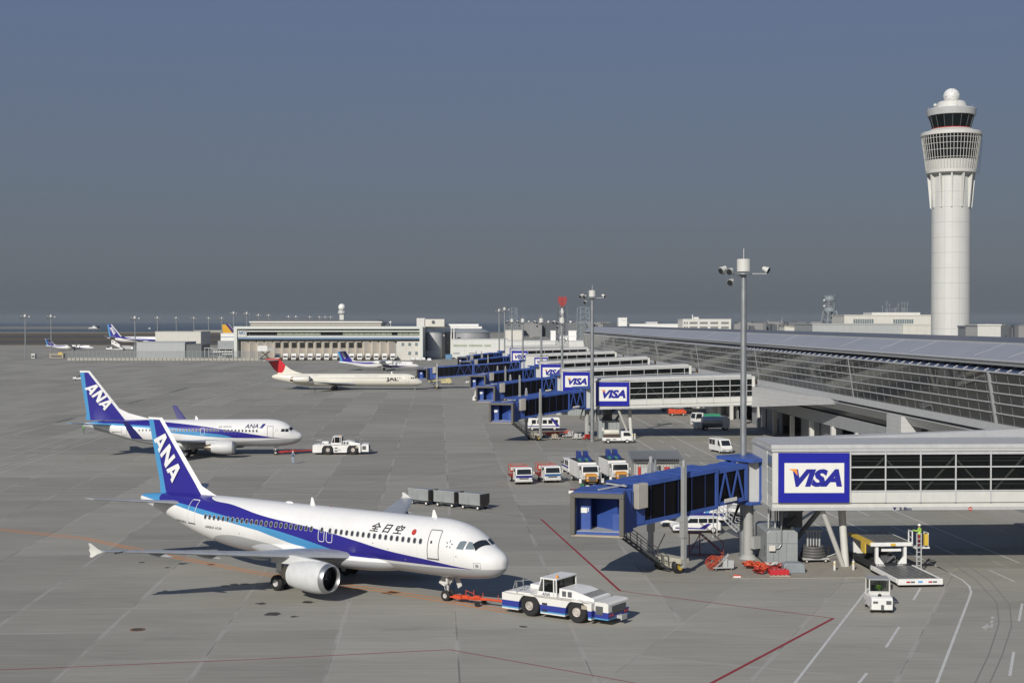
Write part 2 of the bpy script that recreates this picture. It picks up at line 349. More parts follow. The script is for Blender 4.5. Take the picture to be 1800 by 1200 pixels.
for o_ in (-1.6, 1.6): stripe(om, [(-30, 927 + o_), (150, 946 + o_), (225, 962 + o_ * 1.1), (330, 983 + o_ * 1.2), (450, 1006 + o_ * 1.3), (660, 1035.5 + o_ * 1.4), (790, 1056.5 + o_ * 1.5), (892, 1073.5 + o_ * 1.6)], .17, .005)
struct(om.build('orange_lead_lines', PO))
om = MB(); stripe(om, [(-30, 783), (62, 796), (180, 799), (985, 799.5)], .14, .006); stripe(om, [(-30, 800), (70, 796)], .14, .0065); stripe(om, [(-20, 700), (60, 687), (140, 676)], .3, .006); struct(om.build('faded_lead_line', PRF))
km = MB()
stripe(km, [(400, 849), (550, 867.5), (687, 881), (853, 899), (951, 912)], .10, .0055)
stripe(km, [(380, 863), (640, 852), (905, 812), (1000, 795)], .12, .0055)
stripe(km, [(-20, 770), (120, 735), (300, 690), (470, 655)], .22, .0055)
for a, b in (((100, 742), (130, 735)), ((226, 709), (252, 702)), ((300, 689), (332, 681))): stripe(km, [a, b], 1.1, .007)
tk = MB()
for pts in (((1590, 955), (1660, 982), (1715, 1018), (1752, 1058), (1756, 1095), (1738, 1150), (1712, 1204)), ((1608, 952), (1680, 980), (1740, 1020), (1775, 1062), (1778, 1100), (1762, 1150), (1738, 1204)), ((1080, 1062), (1020, 1050), (960, 1038)), ((1360, 1040), (1520, 1020), (1700, 1004))): stripe(tk, pts, .08, .0045)
struct(tk.build('faint_tyre_tracks', paintm('faint_track', (.20, .196, .185), .5)))
struct(km.build('dark_tyre_lines', PK))
sm_ = MB()
random.seed(3)
for cx, cy, rr in ((460, 1060, .28), (541, 1058, .33), (481, 1079, .42), (518, 1083, .2), (412, 1027, .3), (396, 1029, .25), (430, 1026, .3), (688, 1041, .5), (322, 990, .3), (370, 992, .3), (250, 988, .2), (294, 997, .2)):
    c = g(cx, cy); k = 11; sm_.add([(c.x + cos(2 * pi * i / k) * rr * 1.5 * random.uniform(.5, 1.2), c.y + sin(2 * pi * i / k) * rr * 1.4 * random.uniform(.5, 1.2), .0045) for i in range(k)], [tuple(range(k))])
struct(sm_.build('oil_stains', M('oil_stain', (.055, .052, .048), .6, var=.3)))
for nm, cx, cy, r in (('a', 920, 1101, .37), ('b', 242, 1106, .5)):
    c = g(cx, cy); mh = MB(); mh.lathe([(r * .72, 0.0), (r * .72, .012)], (c.x, c.y, 0), 'z', 20, 0, False, True); mh.lathe([(r * .78, .0), (r * .78, .016), (r, .016), (r, 0)], (c.x, c.y, 0), 'z', 20, 1, False)
    o = mh.build('manhole_cover', [M('cast_iron', (.06, .058, .055), .6), CONC if nm == 'a' else M('rusty_ring', (.20, .10, .045), .8)])
    tag(o, 'round dark manhole cover near the big striped tow tractor' if nm == 'a' else 'round manhole cover with rust ring left of the nearest wing', 'manhole cover')
# raised equipment pad
pad = [g(1285, 1017), g(1527, 1015), g(1500, 985), g(1475, 940), g(1300, 940), g(1262, 985)]
pb = MB(); pb.prism([(p.x, p.y) for p in pad], 'z', 0.0, .05); struct(pb.build('equipment_pad', M('pad_concrete', (.30, .275, .235), .85, var=.2)))
# =============================================================== TERMINAL
TZ = PHI
term = thing('terminal_building', (0, 0, 0), TZ, 'long grey airport terminal with metal roof and sloping glass wall', 'terminal')
def seam_roof():
    m, n, b = newmat('seamed_metal_roof'); co, s = objco(n)
    f = math_(n, 'FRACT', math_(n, 'DIVIDE', s[1], .45)); d = math_(n, 'LESS_THAN', f, .12)
    wn = N(n, 'ShaderNodeTexWhiteNoise', noise_dimensions='1D'); n.links.new(math_(n, 'FLOOR', math_(n, 'DIVIDE', math_(n, 'ADD', s[1], 400), 5.4)), wn.inputs['W'])
    v = math_(n, 'ADD', math_(n, 'MULTIPLY', wn.outputs[0], .14), math_(n, 'MULTIPLY', noise(n, co, .3, 4), .12))
    c = mixc(n, math_(n, 'ADD', v, .3), (.34, .35, .375), (.53, .54, .57)); c = mixc(n, math_(n, 'MULTIPLY', d, .45), c, (.14, .15, .17))
    n.links.new(c, b.inputs['Base Color']); b.inputs['Metallic'].default_value = .35; b.inputs['Roughness'].default_value = .42; return m
ROOFM = seam_roof()
S0, S1 = 96.0, 545.0
mb = MB()
rp_ = [(57.5, 16.05), (57.5, 16.25), (59, 16.9), (61, 17.6), (61, 17.42), (59, 16.7)]
mb.prism([(57.5, 16.0), (59.2, 16.85), (61.0, 17.55), (61.0, 17.3), (58.4, 16.0)], 'y', S0, S1); mb.build('roof', ROOFM, term)
mb = MB()
for s in (137, 146, 166, 178, 196, 232, 268, 300, 352, 410, 470): mb.bar((57.5, s, 16.29), (59.2, s + .1, 16.89), .03, .03); mb.bar((59.2, s + .1, 16.89), (61.0, s + .2, 17.6), .03, .03)
mb.build('roof_seams', LGREY, term)
mb = MB(); mb.prism([(61.0, 17.50), (66, 17.72), (75, 17.85), (86, 17.3), (96, 16.0), (96, 15.6), (75, 17.3), (61.0, 17.2)], 'y', S0, S1); mb.build('upper_roof', M('dark_roof_sheet', (.15, .16, .18), .5, .2), term)
mb = MB(); mb.box(60.9, 61.1, S0, S1, 17.5, 17.66); mb.build('ridge_flashing', LGREY, term)
mb = MB(); mb.box(57.2, 57.75, S0, S1, 15.83, 16.02); mb.build('gutter', M('gutter_metal', (.46, .48, .51), .5), term)
mb = MB(); mb.box(57.32, 57.45, S0, S1, 15.42, 15.825); mb.build('eave_fascia', M('eave_grey', (.27, .28, .28), .6), term)
mb = MB(); mb.prism([(57.15, 14.78), (58.28, 15.34), (58.32, 15.30), (57.19, 14.74)], 'y', S0, S1); mb.build('canopy_glass', glassm('sky_reflection_glass', (.07, .10, .19), .2), term)  # blue base colour stands in for the sky reflected in the canopy
mb = MB(); s = S0
while s < S1: mb.bar((57.12, s, 14.82), (58.3, s, 15.4), .09, .07); s += 2.9
mb.box(57.0, 57.2, S0, S1, 14.66, 14.80); mb.build('canopy_frame', M('frame_silver', (.52, .53, .54), .45, .1), term)
FRM = MATS['frame_silver']
mb = MB(); mb.quad((57.15, S0, 14.7), (57.15, S1, 14.7), (58.0, S1, 9.4), (58.0, S0, 9.4)); mb.build('curtain_wall', MIRG, term)
mb = MB()
for k in range(1, 5):
    t = k / 5; L = 57.08 + .85 * t; z = 14.7 - 5.3 * t; mb.box(L - .05, L + .05, S0, S1, z - .055, z + .055)
for s in (141.0, 545 - .3): mb.bar((57.0, s, 14.75), (57.88, s, 9.3), .32, .3, 1)
for s in range(190, 540, 57): mb.bar((56.9, s, 14.9), (57.75, s, 9.3), .12, .12, 1)
s = S0
while s < S1: mb.bar((57.15, s, 14.7), (58.0, s, 9.4), .035, .03, 1); s += 2.9
mb.build('window_frame', [FRM, M('bar_grey', (.26, .27, .28), .5)], term)
BAND = M('reflected_band_grey', (.34, .34, .33), .6)
for i, s in enumerate(range(150, 545, 31)):
    mb = MB(); wdt = 3.2 if i % 2 == 0 else 1.3
    mb.prism([(58.9, 9.2), (59.8, 9.2), (74, 14.9), (74, 15.5), (72.6, 15.5)], 'y', s, s + wdt)
    mb.build('reflected_band', BAND, term)  # added bars imitating the diagonal walkway reflections in the glass
mb = MB()
s = S0
while s < S1: mb.bar((59.0, s, 14.6), (86, s, 15.4), .2, .5); mb.bar((64, s, 9.4), (64, s, 14.8), .3); s += 11.6
for L in (64, 70, 78): mb.box(L, L + .3, S0, S1, 14.4, 14.7)
mb.build('roof_truss', GREY, term)
mb = MB(); mb.box(58.3, 90, S0, S1, 8.9, 9.15); mb.build('concourse_floor', M('floor_brown', (.10, .09, .08), .5), term)
mb = MB(); mb.box(86, 86.4, S0, S1, 9.15, 15.4); mb.box(58.5, 90, S1, S1 + .3, 0, 16); mb.box(66, 66.4, S0, S1, 0, 8.9); mb.build('inner_wall', M('inner_wall_dark', (.10, .105, .11), .7), term)
random.seed(5)
mb = MB()
for k in range(90):
    s = random.uniform(S0 + 5, S1 - 5); L = random.uniform(60, 70); h = random.uniform(.8, 1.8); mb.box(L, L + random.uniform(.6, 1.2), s, s + random.uniform(1.5, 5), 9.16, 9.16 + h, k % 2)
mb.build('seating_rows', [DGREY, GREY], term)
def panelled(name, col, pz=.55, ps=3.6, axis=1):
    m, n, b = newmat(name); co, s = objco(n)
    d1 = math_(n, 'LESS_THAN', math_(n, 'FRACT', math_(n, 'DIVIDE', s[2], pz)), .05 / pz * .5); d2 = math_(n, 'LESS_THAN', math_(n, 'FRACT', math_(n, 'DIVIDE', s[axis], ps)), .012)
    nz = noise(n, co, .6, 5); c = mixc(n, nz, tuple(c * .85 for c in col), tuple(c * 1.08 for c in col))
    c = mixc(n, math_(n, 'MULTIPLY', math_(n, 'MAXIMUM', d1, d2), .6), c, tuple(c * .35 for c in col)); n.links.new(c, b.inputs['Base Color']); b.inputs['Roughness'].default_value = .5
    MATS[name] = m; return m
PANW = panelled('white_lap_panel', (.50, .505, .50), .62); PANG = panelled('grey_lap_panel', (.34, .35, .36), .5)
mb = MB(); mb.prism([(57.6, 9.38), (58.4, 9.38), (58.4, 8.62), (57.3, 8.62)], 'y', S0, S1); mb.build('window_sill', M('sill_panel', (.40, .405, .40), .5), term)
mb = MB(); mb.prism([(57.9, 8.62), (58.6, 8.62), (59.3, 7.25), (58.6, 7.25)], 'y', S0, S1); mb.build('deck_fascia', GREY, term)
mb = MB(); mb.prism([(57.4, 8.2), (57.9, 8.35), (59.0, 7.1), (58.5, 7.0)], 'y', S0, S1); mb.build('deck_edge', PANW, term)
mb = MB(); mb.box(59.0, 59.3, S0, S1, 4.2, 6.0); mb.build('spandrel', PANG, term)
mb = MB(); mb.box(59.6, 59.7, S0, S1, 5.8, 8.0); mb.build('clerestory_glass', GLASS, term)
s = 120.0; i = 0
while s < S1:
    MB().box(58.7, 59.35, s, s + .7, .14, 4.2).build('ground_column', OFFW, term)
    if i % 3 and s < S1 - 12:
        o = MB().box(60.4, 60.6, s + .75, s + 11.95, .14, 4.2).build('infill_wall', M('infill_grey', (.24, .25, .26), .6), term)
        if i % 3 == 1: MB().box(60.3, 60.38, s + 3, s + 5.2, 0.15, 2.6).build('door', DGREY, o)
    s += 12; i += 1
for s, l0 in ((168.0, 57.0), (290.0, 57.6), (405.0, 57.6)): MB().box(l0, 60.5, s, s + 5.5, .14, 8.2).build('stair_core', PANW, term)
struct(MB().box(56.6, 66.0, 96, 600, 0, .14).build('kerb', M('kerb_concrete', (.33, .32, .30), .8), None)).rotation_euler = (0, 0, PHI)
# corner lamps on the deck edge
def lamp_bank(s, nm):
    p = LS(56.6, s, 8.0)
    t = thing('signal_unit', p, PHI, nm, 'signal unit', 'guidance units on the terminal edge')
    mb = MB(); mb.bar((0, 0, -1.2), (0, 0, 1.4), .28); mb.bar((0, 0, -.6), (.9, 0, -.2), .1); mb.bar((0, -.4, -1.0), (.9, 0, .2), .08); mb.build('post', GREY, t)
    for z in (.35, -1.3):
        mb = MB(); mb.prism([(-.5, z), (-.2, z), (-.28, z + 1.3), (-.62, z + 1.3)], 'y', -.55, .25, 0); mb.build('display', [DARK], t, bevel=.02)
        mb = MB(); mb.prism([(-.53, z + .15), (-.505, z + .15), (-.60, z + 1.2), (-.63, z + 1.2)], 'y', -.5, -.32); mb.build('edge_strip', ORANGE, t)
for s, nm in ((243, 'black and orange docking display on terminal edge above the white van'), (299, 'black docking display on terminal edge second from the near end'), (357, 'small dark docking display on terminal edge, third from near end'), (418, 'tiny dark docking display on terminal edge, farthest along')): lamp_bank(s, nm)
# =============================================================== FIXED CORRIDORS
def slab(mb, x0, x1, y0, y1, zL, zR, dz0, dz1, mi=0, zb=0.0):
    """box whose height follows a slope along x"""
    f = lambda x: zL + (zR - zL) * (x - XL_) / (XR_ - XL_)
    vs = [(x, y, f(x) + d + (zb if y == y1 else 0)) for d in (dz0, dz1) for y in (y0, y1) for x in (x0, x1)]
    return mb.add(vs, [(0, 2, 3, 1), (4, 5, 7, 6), (0, 1, 5, 4), (2, 6, 7, 3), (0, 4, 6, 2), (1, 3, 7, 5)], mi)
def visa_text(): return fit_text('VISA', 1.0, 1.0, .28, .055)
VT = visa_text()
def corridor(D, XL, XR, zL, zR, signw, label, small=False, struts=True, wedge=None, sx=None):
    global XL_, XR_; H_ = 4.45; W_ = 8.6
    t = thing('fixed_walkway', (XL, D, 0), .012, label, 'walkway', 'fixed walkways between terminal and jet bridges')
    XL_, XR_ = 0.0, XR - XL; L_ = XR - XL; ps = 2.8
    x0 = (sx if sx is not None else .25) + signw + .1
    mb = MB(); slab(mb, 0, L_, .12, W_, zL, zR, 0, .45); slab(mb, 0, L_, -.02, .12, zL, zR, .38, 1.22); mb.build('lower_panel', OFFW, t)
    mb = MB(); slab(mb, -.1, L_, -.05, W_ + .05, zL, zR, -.22, -.002, 0); mb.build('floor_beam', LGREY, t)
    mb = MB(); slab(mb, -.1, L_, -.12, W_ + .15, zL, zR, H_, H_ + .22); slab(mb, 0, L_, .6, W_ - .4, zL, zR, H_ + .22, H_ + .5); mb.build('roof', M('walkway_roof', (.44, .445, .44), .5), t)
    mb = MB(); slab(mb, x0, L_, .10, .13, zL, zR, 1.22, H_); slab(mb, x0, L_, W_ - .1, W_ - .07, zL, zR, .45, H_); mb.build('glazing', MATS.get('walkway_glass') or seethru('walkway_glass', .8), t)
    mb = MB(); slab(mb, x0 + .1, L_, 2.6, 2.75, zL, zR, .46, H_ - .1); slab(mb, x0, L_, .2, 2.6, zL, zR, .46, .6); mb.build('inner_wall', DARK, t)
    mb = MB()
    for z in (1.25, 2.15, 3.15): slab(mb, x0, L_, -.03, .06, zL, zR, z, z + .1)
    slab(mb, x0, L_, -.02, .1, zL, zR, H_ - .25, H_ - .002)
    f = lambda x: zL + (zR - zL) * x / L_
    x = x0; i = 0
    while x < L_ - .1:
        mb.bar((x, -.06, f(x) + .4), (x, -.06, f(x) + H_ - .01), .1)
        if not small or True:
            xe = min(x + ps, L_)
            if i % 2: mb.bar((x, .3, f(x) + H_ - .5), (xe - .3, .3, f(xe) + 1.2), .12)
            else: mb.bar((x + .3, .3, f(x) + 1.2), (xe, .3, f(xe) + H_ - .5), .12)
        x += ps; i += 1
    mb.build('window_frame', FRM, t)
    mb = MB()
    for z in (4.1, 3.85, 3.6, 1.75): slab(mb, x0, L_, .5, .6, zL, zR, z, z + .07)
    mb.build('inner_rails', GREY, t)
    mb = MB(); z0 = zL
    mb.box(0, x0 - .05, .0, .1, z0 + 1.22, z0 + H_ - .002); mb.box(-.02, .1, .1, W_, z0 + .45, z0 + H_ - .002, 0)
    for z in (1.0, 2.1, 3.2): mb.box(-.05, -.022, .1, 1.9, z0 + z, z0 + z + .9, 1)
    mb.box(-.06, -.021, 2.0, 2.1, z0, z0 + H_ - .01, 0)
    mb.build('end_wall', [OFFW, GLASSL], t)
    # sign
    sw = signw; sh = 3.95 if not small else 2.4; sx0 = sx if sx is not None else .25; sz = z0 + (.42 if not small else 1.7)
    mb = MB(); mb.box(sx0, sx0 + sw, -.16, -.035, sz, sz + sh); fr = mb.build('sign_panel', M('sign_blue', (.012, .016, .30), .35, var=.05), t, bevel=.02)
    px0, px1, pz0, pz1 = sx0 + sw * .085, sx0 + sw * .925, sz + sh * .2, sz + sh * .8
    mb = MB(); mb.box(px0, px1, -.185, -.161, pz0, pz1); mb.build('sign_face', M('sign_white', (.72, .72, .68), .4, var=.04), fr)
    pw = px1 - px0; ph = pz1 - pz0; tw = pw * .83; th_ = ph * .60; tx = px0 + pw * .135; tz = pz0 + ph * .2
    vs, fs = VT; mb = MB(); mb.add([(tx + a * tw, -.192, tz + b * th_) for a, b in vs], fs); mb.build('lettering', M('sign_letter_blue', (.015, .018, .26), .4, var=.02), fr)
    mb = MB(); mb.add([(tx - .085 * tw, -.194, tz + th_), (tx + .085 * tw, -.194, tz + th_), (tx + .105 * tw, -.194, tz + .62 * th_), (tx + .03 * tw, -.194, tz + .86 * th_)], [(0, 1, 2, 3)]); mb.build('emblem', M('sign_orange', (.80, .27, .03), .4, var=.02), fr)
    if struts:
        mb = MB(); zb = zL - .25
        mb.tube((6.3, 2.5, 0), (4.1, .6, zb), .20, n=10); mb.tube((6.5, 2.6, 0), (6.2, 2.9, zb + .1), .30, n=12); mb.tube((2.4, 7.8, 0), (5.5, 5.2, zb), .22, n=10, mi=1); mb.tube((2.4, 7.8, 0), (2.2, 7.2, zb), .24, n=10, mi=1)
        mb.build('support_struts', [OFFW, GREY], t)
        mb = MB()
        for k in range(5): mb.tube((.5 + .28 * k, 4.2 + .5 * (k % 2), 2.9), (.5 + .28 * k, 4.2 + .5 * (k % 2), zb), .06, n=6, mi=k % 2)
        mb.box(2.2, 3.4, 4.6, 6.4, 2.9, zb - .4, 1); mb.bar((1.8, 4.2, 3.2), (4.1, 6.0, zb - .1), .8, .2, 1)
        mb.build('service_pipes', [LGREY, DGREY], t)
    if wedge:
        s_near, s_far = wedge; inv = lambda v: t.matrix_basis.inverted() @ v
        zt = zR + H_; a0 = Vector((L_, 0, 0)); a1 = Vector((L_, W_, 0)); b0 = inv(LS(57.75, s_near)); b1 = inv(LS(57.75, s_far))
        vs = [(a0.x, a0.y, zR - .5), (b0.x, b0.y, 8.0), (b1.x, b1.y, 8.0), (a1.x, a1.y, zR - .5), (a0.x, a0.y, 9.0), (b0.x, b0.y, 8.58), (b1.x, b1.y, 8.58), (a1.x, a1.y, 9.0)]
        mb = MB().add(vs, [(0, 1, 2, 3), (4, 5, 6, 7), (0, 1, 5, 4), (1, 2, 6, 5), (2, 3, 7, 6), (3, 0, 4, 7)]); mb.build('connector', PANW, t)
        mb = MB(); mb.box(L_, L_ + .5, 0, W_, zR - .2, zR + H_ + .2); mb.build('end_pier', OFFW, t)
    return t
t1 = corridor(110.0, 20.7, 50.0, 5.15, 5.25, 5.65, 'nearest white glazed walkway with large blue and white sign', sx=.42)
mb = MB(); mb.add([(0, 6.5, 9.9), (29.3, 6.5, 10.0), (29.3, 8.7, 11.0), (0, 8.7, 9.95), (0, 6.5, 9.8), (29.3, 6.5, 9.8), (29.3, 8.7, 9.8), (0, 8.7, 9.8)], [(0, 1, 2, 3), (4, 7, 6, 5), (0, 4, 5, 1), (1, 5, 6, 2), (2, 6, 7, 3), (3, 7, 4, 0)]); mb.build('upper_roof', MATS['walkway_roof'], t1)
vs, fs = fit_text('3.8m', 1.0, .27, 0, .03); mb = MB(); mb.add([(10.05 + a, -.09, 4.94 + b) for a, b in vs], fs); mb.add([(9.55, -.09, 5.2), (9.85, -.09, 5.2), (9.7, -.09, 4.95)], [(0, 1, 2)]); mb.build('height_lettering', M('letter_navy', (.015, .02, .09), .5), t1)
mb = MB(); mb.lathe([(.16, -.07), (.16, -.056)], (15.75, 0, 5.06), 'y', 18, 0, False, True); mb.box(15.65, 15.85, -.074, -.0705, 5.03, 5.09, 1); mb.build('no_entry_sign', [RED, WHITE], t1)
corridor(232.0, 13.75, 40.2, 5.35, 6.05, 5.6, 'white glazed walkway with blue sign beside the tall second lamp mast', wedge=(197, 250))
corridor(288.0, 10.3, 36.8, 5.0, 6.0, 5.6, 'white glazed walkway with blue sign partly behind the second lamp mast', wedge=(262, 303))
corridor(345.0, 6.9, 33.8, 4.8, 6.15, 5.6, 'fourth glazed walkway counted from the camera, blue sign at its end', wedge=(325, 362), struts=False)
corridor(404.0, 4.1, 30.0, 5.2, 6.2, 3.9, 'white walkway carrying the smallest blue sign on a blank white end', small=True, sx=2.4, wedge=(385, 422), struts=False)
corridor(466.0, -.4, 25.2, 5.5, 6.2, 5.4, 'distant glazed walkway, second farthest, with large blue sign', wedge=(448, 484), struts=False)
corridor(521.0, -2.5, 21.4, 5.4, 6.0, 4.3, 'farthest glazed walkway, only the top of its blue sign shows', sx=1.6, wedge=(505, 538), struts=False)
# =============================================================== CONTROL TOWER
def tower_mat():
    m, n, b = newmat('tower_panels'); co, s = objco(n)
    ang = math_(n, 'ARCTAN2', s[1], s[0]); f = math_(n, 'FRACT', math_(n, 'MULTIPLY', ang, 16 / (2 * pi))); h = math_(n, 'FRACT', math_(n, 'DIVIDE', s[2], 4.4))
    f2 = math_(n, 'FRACT', math_(n, 'DIVIDE', s[2], 1.1))
    ln = math_(n, 'MAXIMUM', math_(n, 'LESS_THAN', f, .035), math_(n, 'LESS_THAN', h, .03)); nz = noise(n, co, .25, 5); st = noise(n, co, .8, 4, .6, (1, 1, .06))
    c = mixc(n, math_(n, 'MULTIPLY', math_(n, 'ADD', nz, st), .5), (.46, .465, .45), (.60, .61, .585)); c = mixc(n, math_(n, 'MULTIPLY', ln, .5), c, (.22, .22, .21))
    c = mixc(n, math_(n, 'MULTIPLY', math_(n, 'LESS_THAN', f2, .03), .14), c, (.2, .2, .2))
    n.links.new(c, b.inputs['Base Color']); b.inputs['Roughness'].default_value = .5; return m
TM = tower_mat()
T = thing('control_tower', (X_(1670.5, 405), 405, 0), 0.15, 'tall white cylindrical airport control tower with white ball radome', 'control tower')
MB().lathe([(5.45, 0), (5.5, 62.8)], n=48).build('shaft', TM, T)
mb = MB()
for k in range(12):
    a = 2 * pi * k / 12 + .1; c_, s_ = cos(a), sin(a); pr = [(5.4, 52.6), (5.85, 52.8), (6.75, 62.9), (5.4, 62.9)]
    nx, ny = -s_ * .22, c_ * .22
    mb.add([(c_ * r + nx * q, s_ * r + ny * q, z) for q in (-1, 1) for r, z in pr], [(0, 1, 2, 3), (7, 6, 5, 4), (0, 4, 5, 1), (1, 5, 6, 2), (2, 6, 7, 3), (3, 7, 4, 0)])
mb.build('buttress_fins', OFFW, T)
MB().lathe([(5.5, 62.4), (7.15, 62.8), (7.2, 63.6), (6.9, 63.7)], n=48).build('lower_ring', OFFW, T)
MB().lathe([(6.55, 63.6), (7.1, 66.5)], n=48).build('parapet', OFFW, T)
MB().lathe([(7.0, 66.5), (8.1, 73.6)], n=48).build('lower_glazing', glassm('tower_glass_lower', (.008, .010, .011), .15, .2), T)
mb = MB()
for k in range(52):
    a = 2 * pi * k / 52; mb.bar((cos(a) * 6.98, sin(a) * 6.98, 63.6), (cos(a) * 8.42, sin(a) * 8.42, 73.7), .11, .16)
for z in (67.0, 69.2, 71.0, 72.6):
    r = 6.85 + (z - 63.6) * .137; mb.lathe([(r + .12, z), (r + .2, z), (r + .2, z + .1), (r + .12, z + .1)], n=48)
mb.build('mullions', OFFW, T)
MB().lathe([(8.2, 73.5), (8.6, 73.6), (8.65, 74.5), (8.3, 74.7), (6.6, 75.1), (5.75, 75.6), (5.3, 75.7)], n=48).build('roof_deck', OFFW, T)
TG = glassm('tower_glass', (.006, .008, .009), .15, .2); MB().lathe([(5.3, 75.6), (5.45, 75.9), (6.45, 79.5)], n=16, sm=False).build('cab_glazing', TG, T)
mb = MB()
for k in range(16):
    a = 2 * pi * k / 16; mb.bar((cos(a) * 5.4, sin(a) * 5.4, 75.7), (cos(a) * 6.47, sin(a) * 6.47, 79.5), .05, .05)
mb.lathe([(5.50, 75.65), (5.56, 75.85)], n=32, mi=1); mb.build('cab_mullions', [GREY, RED], T)
MB().lathe([(6.3, 79.4), (6.8, 79.5), (7.0, 81.2), (6.7, 81.5), (4.5, 81.7)], n=40).build('cab_roof', LGREY, T)
MB().lathe([(4.6, 81.6), (4.2, 82.6), (3.9, 83.4), (3.4, 83.7), (.1, 83.8)], n=32).build('roof_drum', OFFW, T)
def radm():
    m, n, b = newmat('radome_panels'); co, s = objco(n); v = N(n, 'ShaderNodeTexVoronoi', feature='DISTANCE_TO_EDGE'); v.inputs['Scale'].default_value = 1.3; n.links.new(co, v.inputs[0])
    n.links.new(mixc(n, math_(n, 'LESS_THAN', v.outputs[0], .045), (.68, .68, .66), (.35, .35, .36)), b.inputs['Base Color']); b.inputs['Roughness'].default_value = .5; return m
MB().sphere((0, 0, 85.2), 2.35, 20).build('radome', radm(), T)
MB().sphere((-5.6, -1.2, 82.3), .55, 10, 0).tube((-5.6, -1.2, 81.2), (-5.6, -1.2, 82.3), .15).build('dish', OFFW, T)
for k in range(7): a = k * .9; MB().tube((cos(a) * 6.4, sin(a) * 6.4, 81.4), (cos(a) * 6.4, sin(a) * 6.4, 82.4 + (k % 3) * .5), .05, n=5).build('aerial', GREY, T)
mb = MB()
for k in range(10):
    z = 62.5 + k * 1.25; x = 7.7 + k * .13; mb.bar((x, -1.2, z), (x + 1, 0, z), .1, .05); mb.bar((x, -1.2, z), (x + .13, -1.2, z + 1.25), .05); mb.bar((x + 1, 0, z), (x + 1.13, 0, z + 1.25), .05); mb.bar((x, -1.2, z + .6), (x + 1, 0, z + .7), .05)
mb.build('side_gantry', STEEL, T)
# =============================================================== DISTANT BUILDINGS
def bld(name, x0, x1, y0, y1, z1, mat_, label, cat='building', z0=0, group=None):
    t = thing(name, ((x0 + x1) / 2, y0, 0), 0, label, cat, group); w_ = (x1 - x0) / 2
    mb = MB(); mb.box(-w_, w_, 0, y1 - y0, z0, z1); mb.build('wall', mat_, t)
    mb = MB(); mb.box(-w_ - .15, w_ + .15, -.15, y1 - y0 + .15, z1, z1 + .35); mb.build('parapet', mat_, t); return t, w_
def bpx(name, xl, xr, yt, D, depth, mat_, label, **k): return bld(name, X_(xl, D), X_(xr, D), D, D + depth, Z_(yt, D), mat_, label, **k)
PANC = panelled('cream_wall_panel', (.56, .55, .50), 1.5, 3.0, 0); PANB = panelled('grey_wall_panel', (.38, .40, .40), 1.2, 2.4, 0); PANT = panelled('tan_wall_panel', (.33, .31, .27), 1.1, 2.6, 0); PANWH = panelled('white_wall_panel', (.60, .61, .59), 2.0, 4.0, 0)
def row_windows(t, xs, z0, z1, wd, mat_=None, y=-.06):
    for x in xs: MB().box(x, x + wd, y, -.003, z0, z1).build('window', mat_ or GLASS, t)
# cargo centre
D = 702.0; CX0, CX1 = X_(411, D), X_(743, D); zt = Z_(573.5, D)
cg = thing('cargo_building', ((CX0 + CX1) / 2, D, 0), 0, 'long low cargo building with truck docks below a strip of windows', 'building'); W2 = (CX1 - CX0) / 2
MB().box(-W2 + .5, W2 - .5, 4.5, 45, 0, zt - .6).build('wall', PANB, cg)
mb = MB(); mb.box(-W2, W2, 0, 5, zt - 1.3, zt); mb.box(-W2, -W2 + 1.6, 0, 5, 0, zt - 1.31); mb.box(W2 - 1.6, W2, 0, 5, 0, zt - 1.31); mb.box(-W2 + 1.6, W2 - 1.6, .8, 5, Z_(583, D), Z_(581, D)); mb.build('portal_frame', M('frame_offwhite', (.58, .61, .58), .5), cg)
mb = MB(); mb.box(-W2 + 1.6, W2 - 1.6, 1.0, 5, Z_(592.8, D), Z_(590, D)); mb.build('white_band', OFFW, cg)
mb = MB(); mb.box(-W2 + 1.6, W2 - 1.6, .9, 5, Z_(595.5, D), Z_(592.9, D)); mb.build('blue_band', M('dusty_blue', (.16, .27, .42), .5), cg)
mb = MB(); mb.box(-W2 + 1.6, W2 - 1.6, 4.2, 4.5, Z_(581, D), Z_(576, D)); mb.build('upper_fascia', M('fascia_greygreen', (.27, .29, .27), .5), cg)
mb = MB(); mb.box(X_(417, D) - cg.location.x, X_(433, D) - cg.location.x, .7, 1, Z_(592.5, D), Z_(580.5, D)); bd = mb.build('sign_board', PANC, cg)
vs, fs = fit_text('NKC', 4.2, 1.9, .3, .03); mb = MB(); mb.add([(X_(418.6, D) - cg.location.x + a, .69, Z_(588.2, D) + b) for a, b in vs], fs)
x_ = X_(418.4, D) - cg.location.x; mb.bar((x_ + .3, .68, Z_(586, D)), (x_ + 3.2, .68, Z_(582, D)), .25, .02); mb.build('lettering', M('sign_teal', (.05, .14, .30), .5), bd)
xs = X_(437.5, D) - cg.location.x; pitch = 2.78; i = 0; random.seed(2)
while xs < W2 - 3:
    MB().box(xs, xs + 2.6, 2.4, 2.6, Z_(588.6, D), Z_(583.2, D)).build('window', GLASS if (i < 5 or i in (13, 14, 15, 16, 26)) else GLASSG, cg); xs += pitch; i += 1
mb = MB(); mb.box(-W2 + 1.6, W2 - 1.6, 2.6, 5, Z_(590, D), Z_(581.2, D)); mb.build('window_wall', DGREY, cg)
DX0 = X_(420, D) - cg.location.x; pitch = 14.4 / FPX * D
SAW = M('sawtooth_wall', (.56, .52, .46), .6, var=.05); zdt = Z_(600, D)
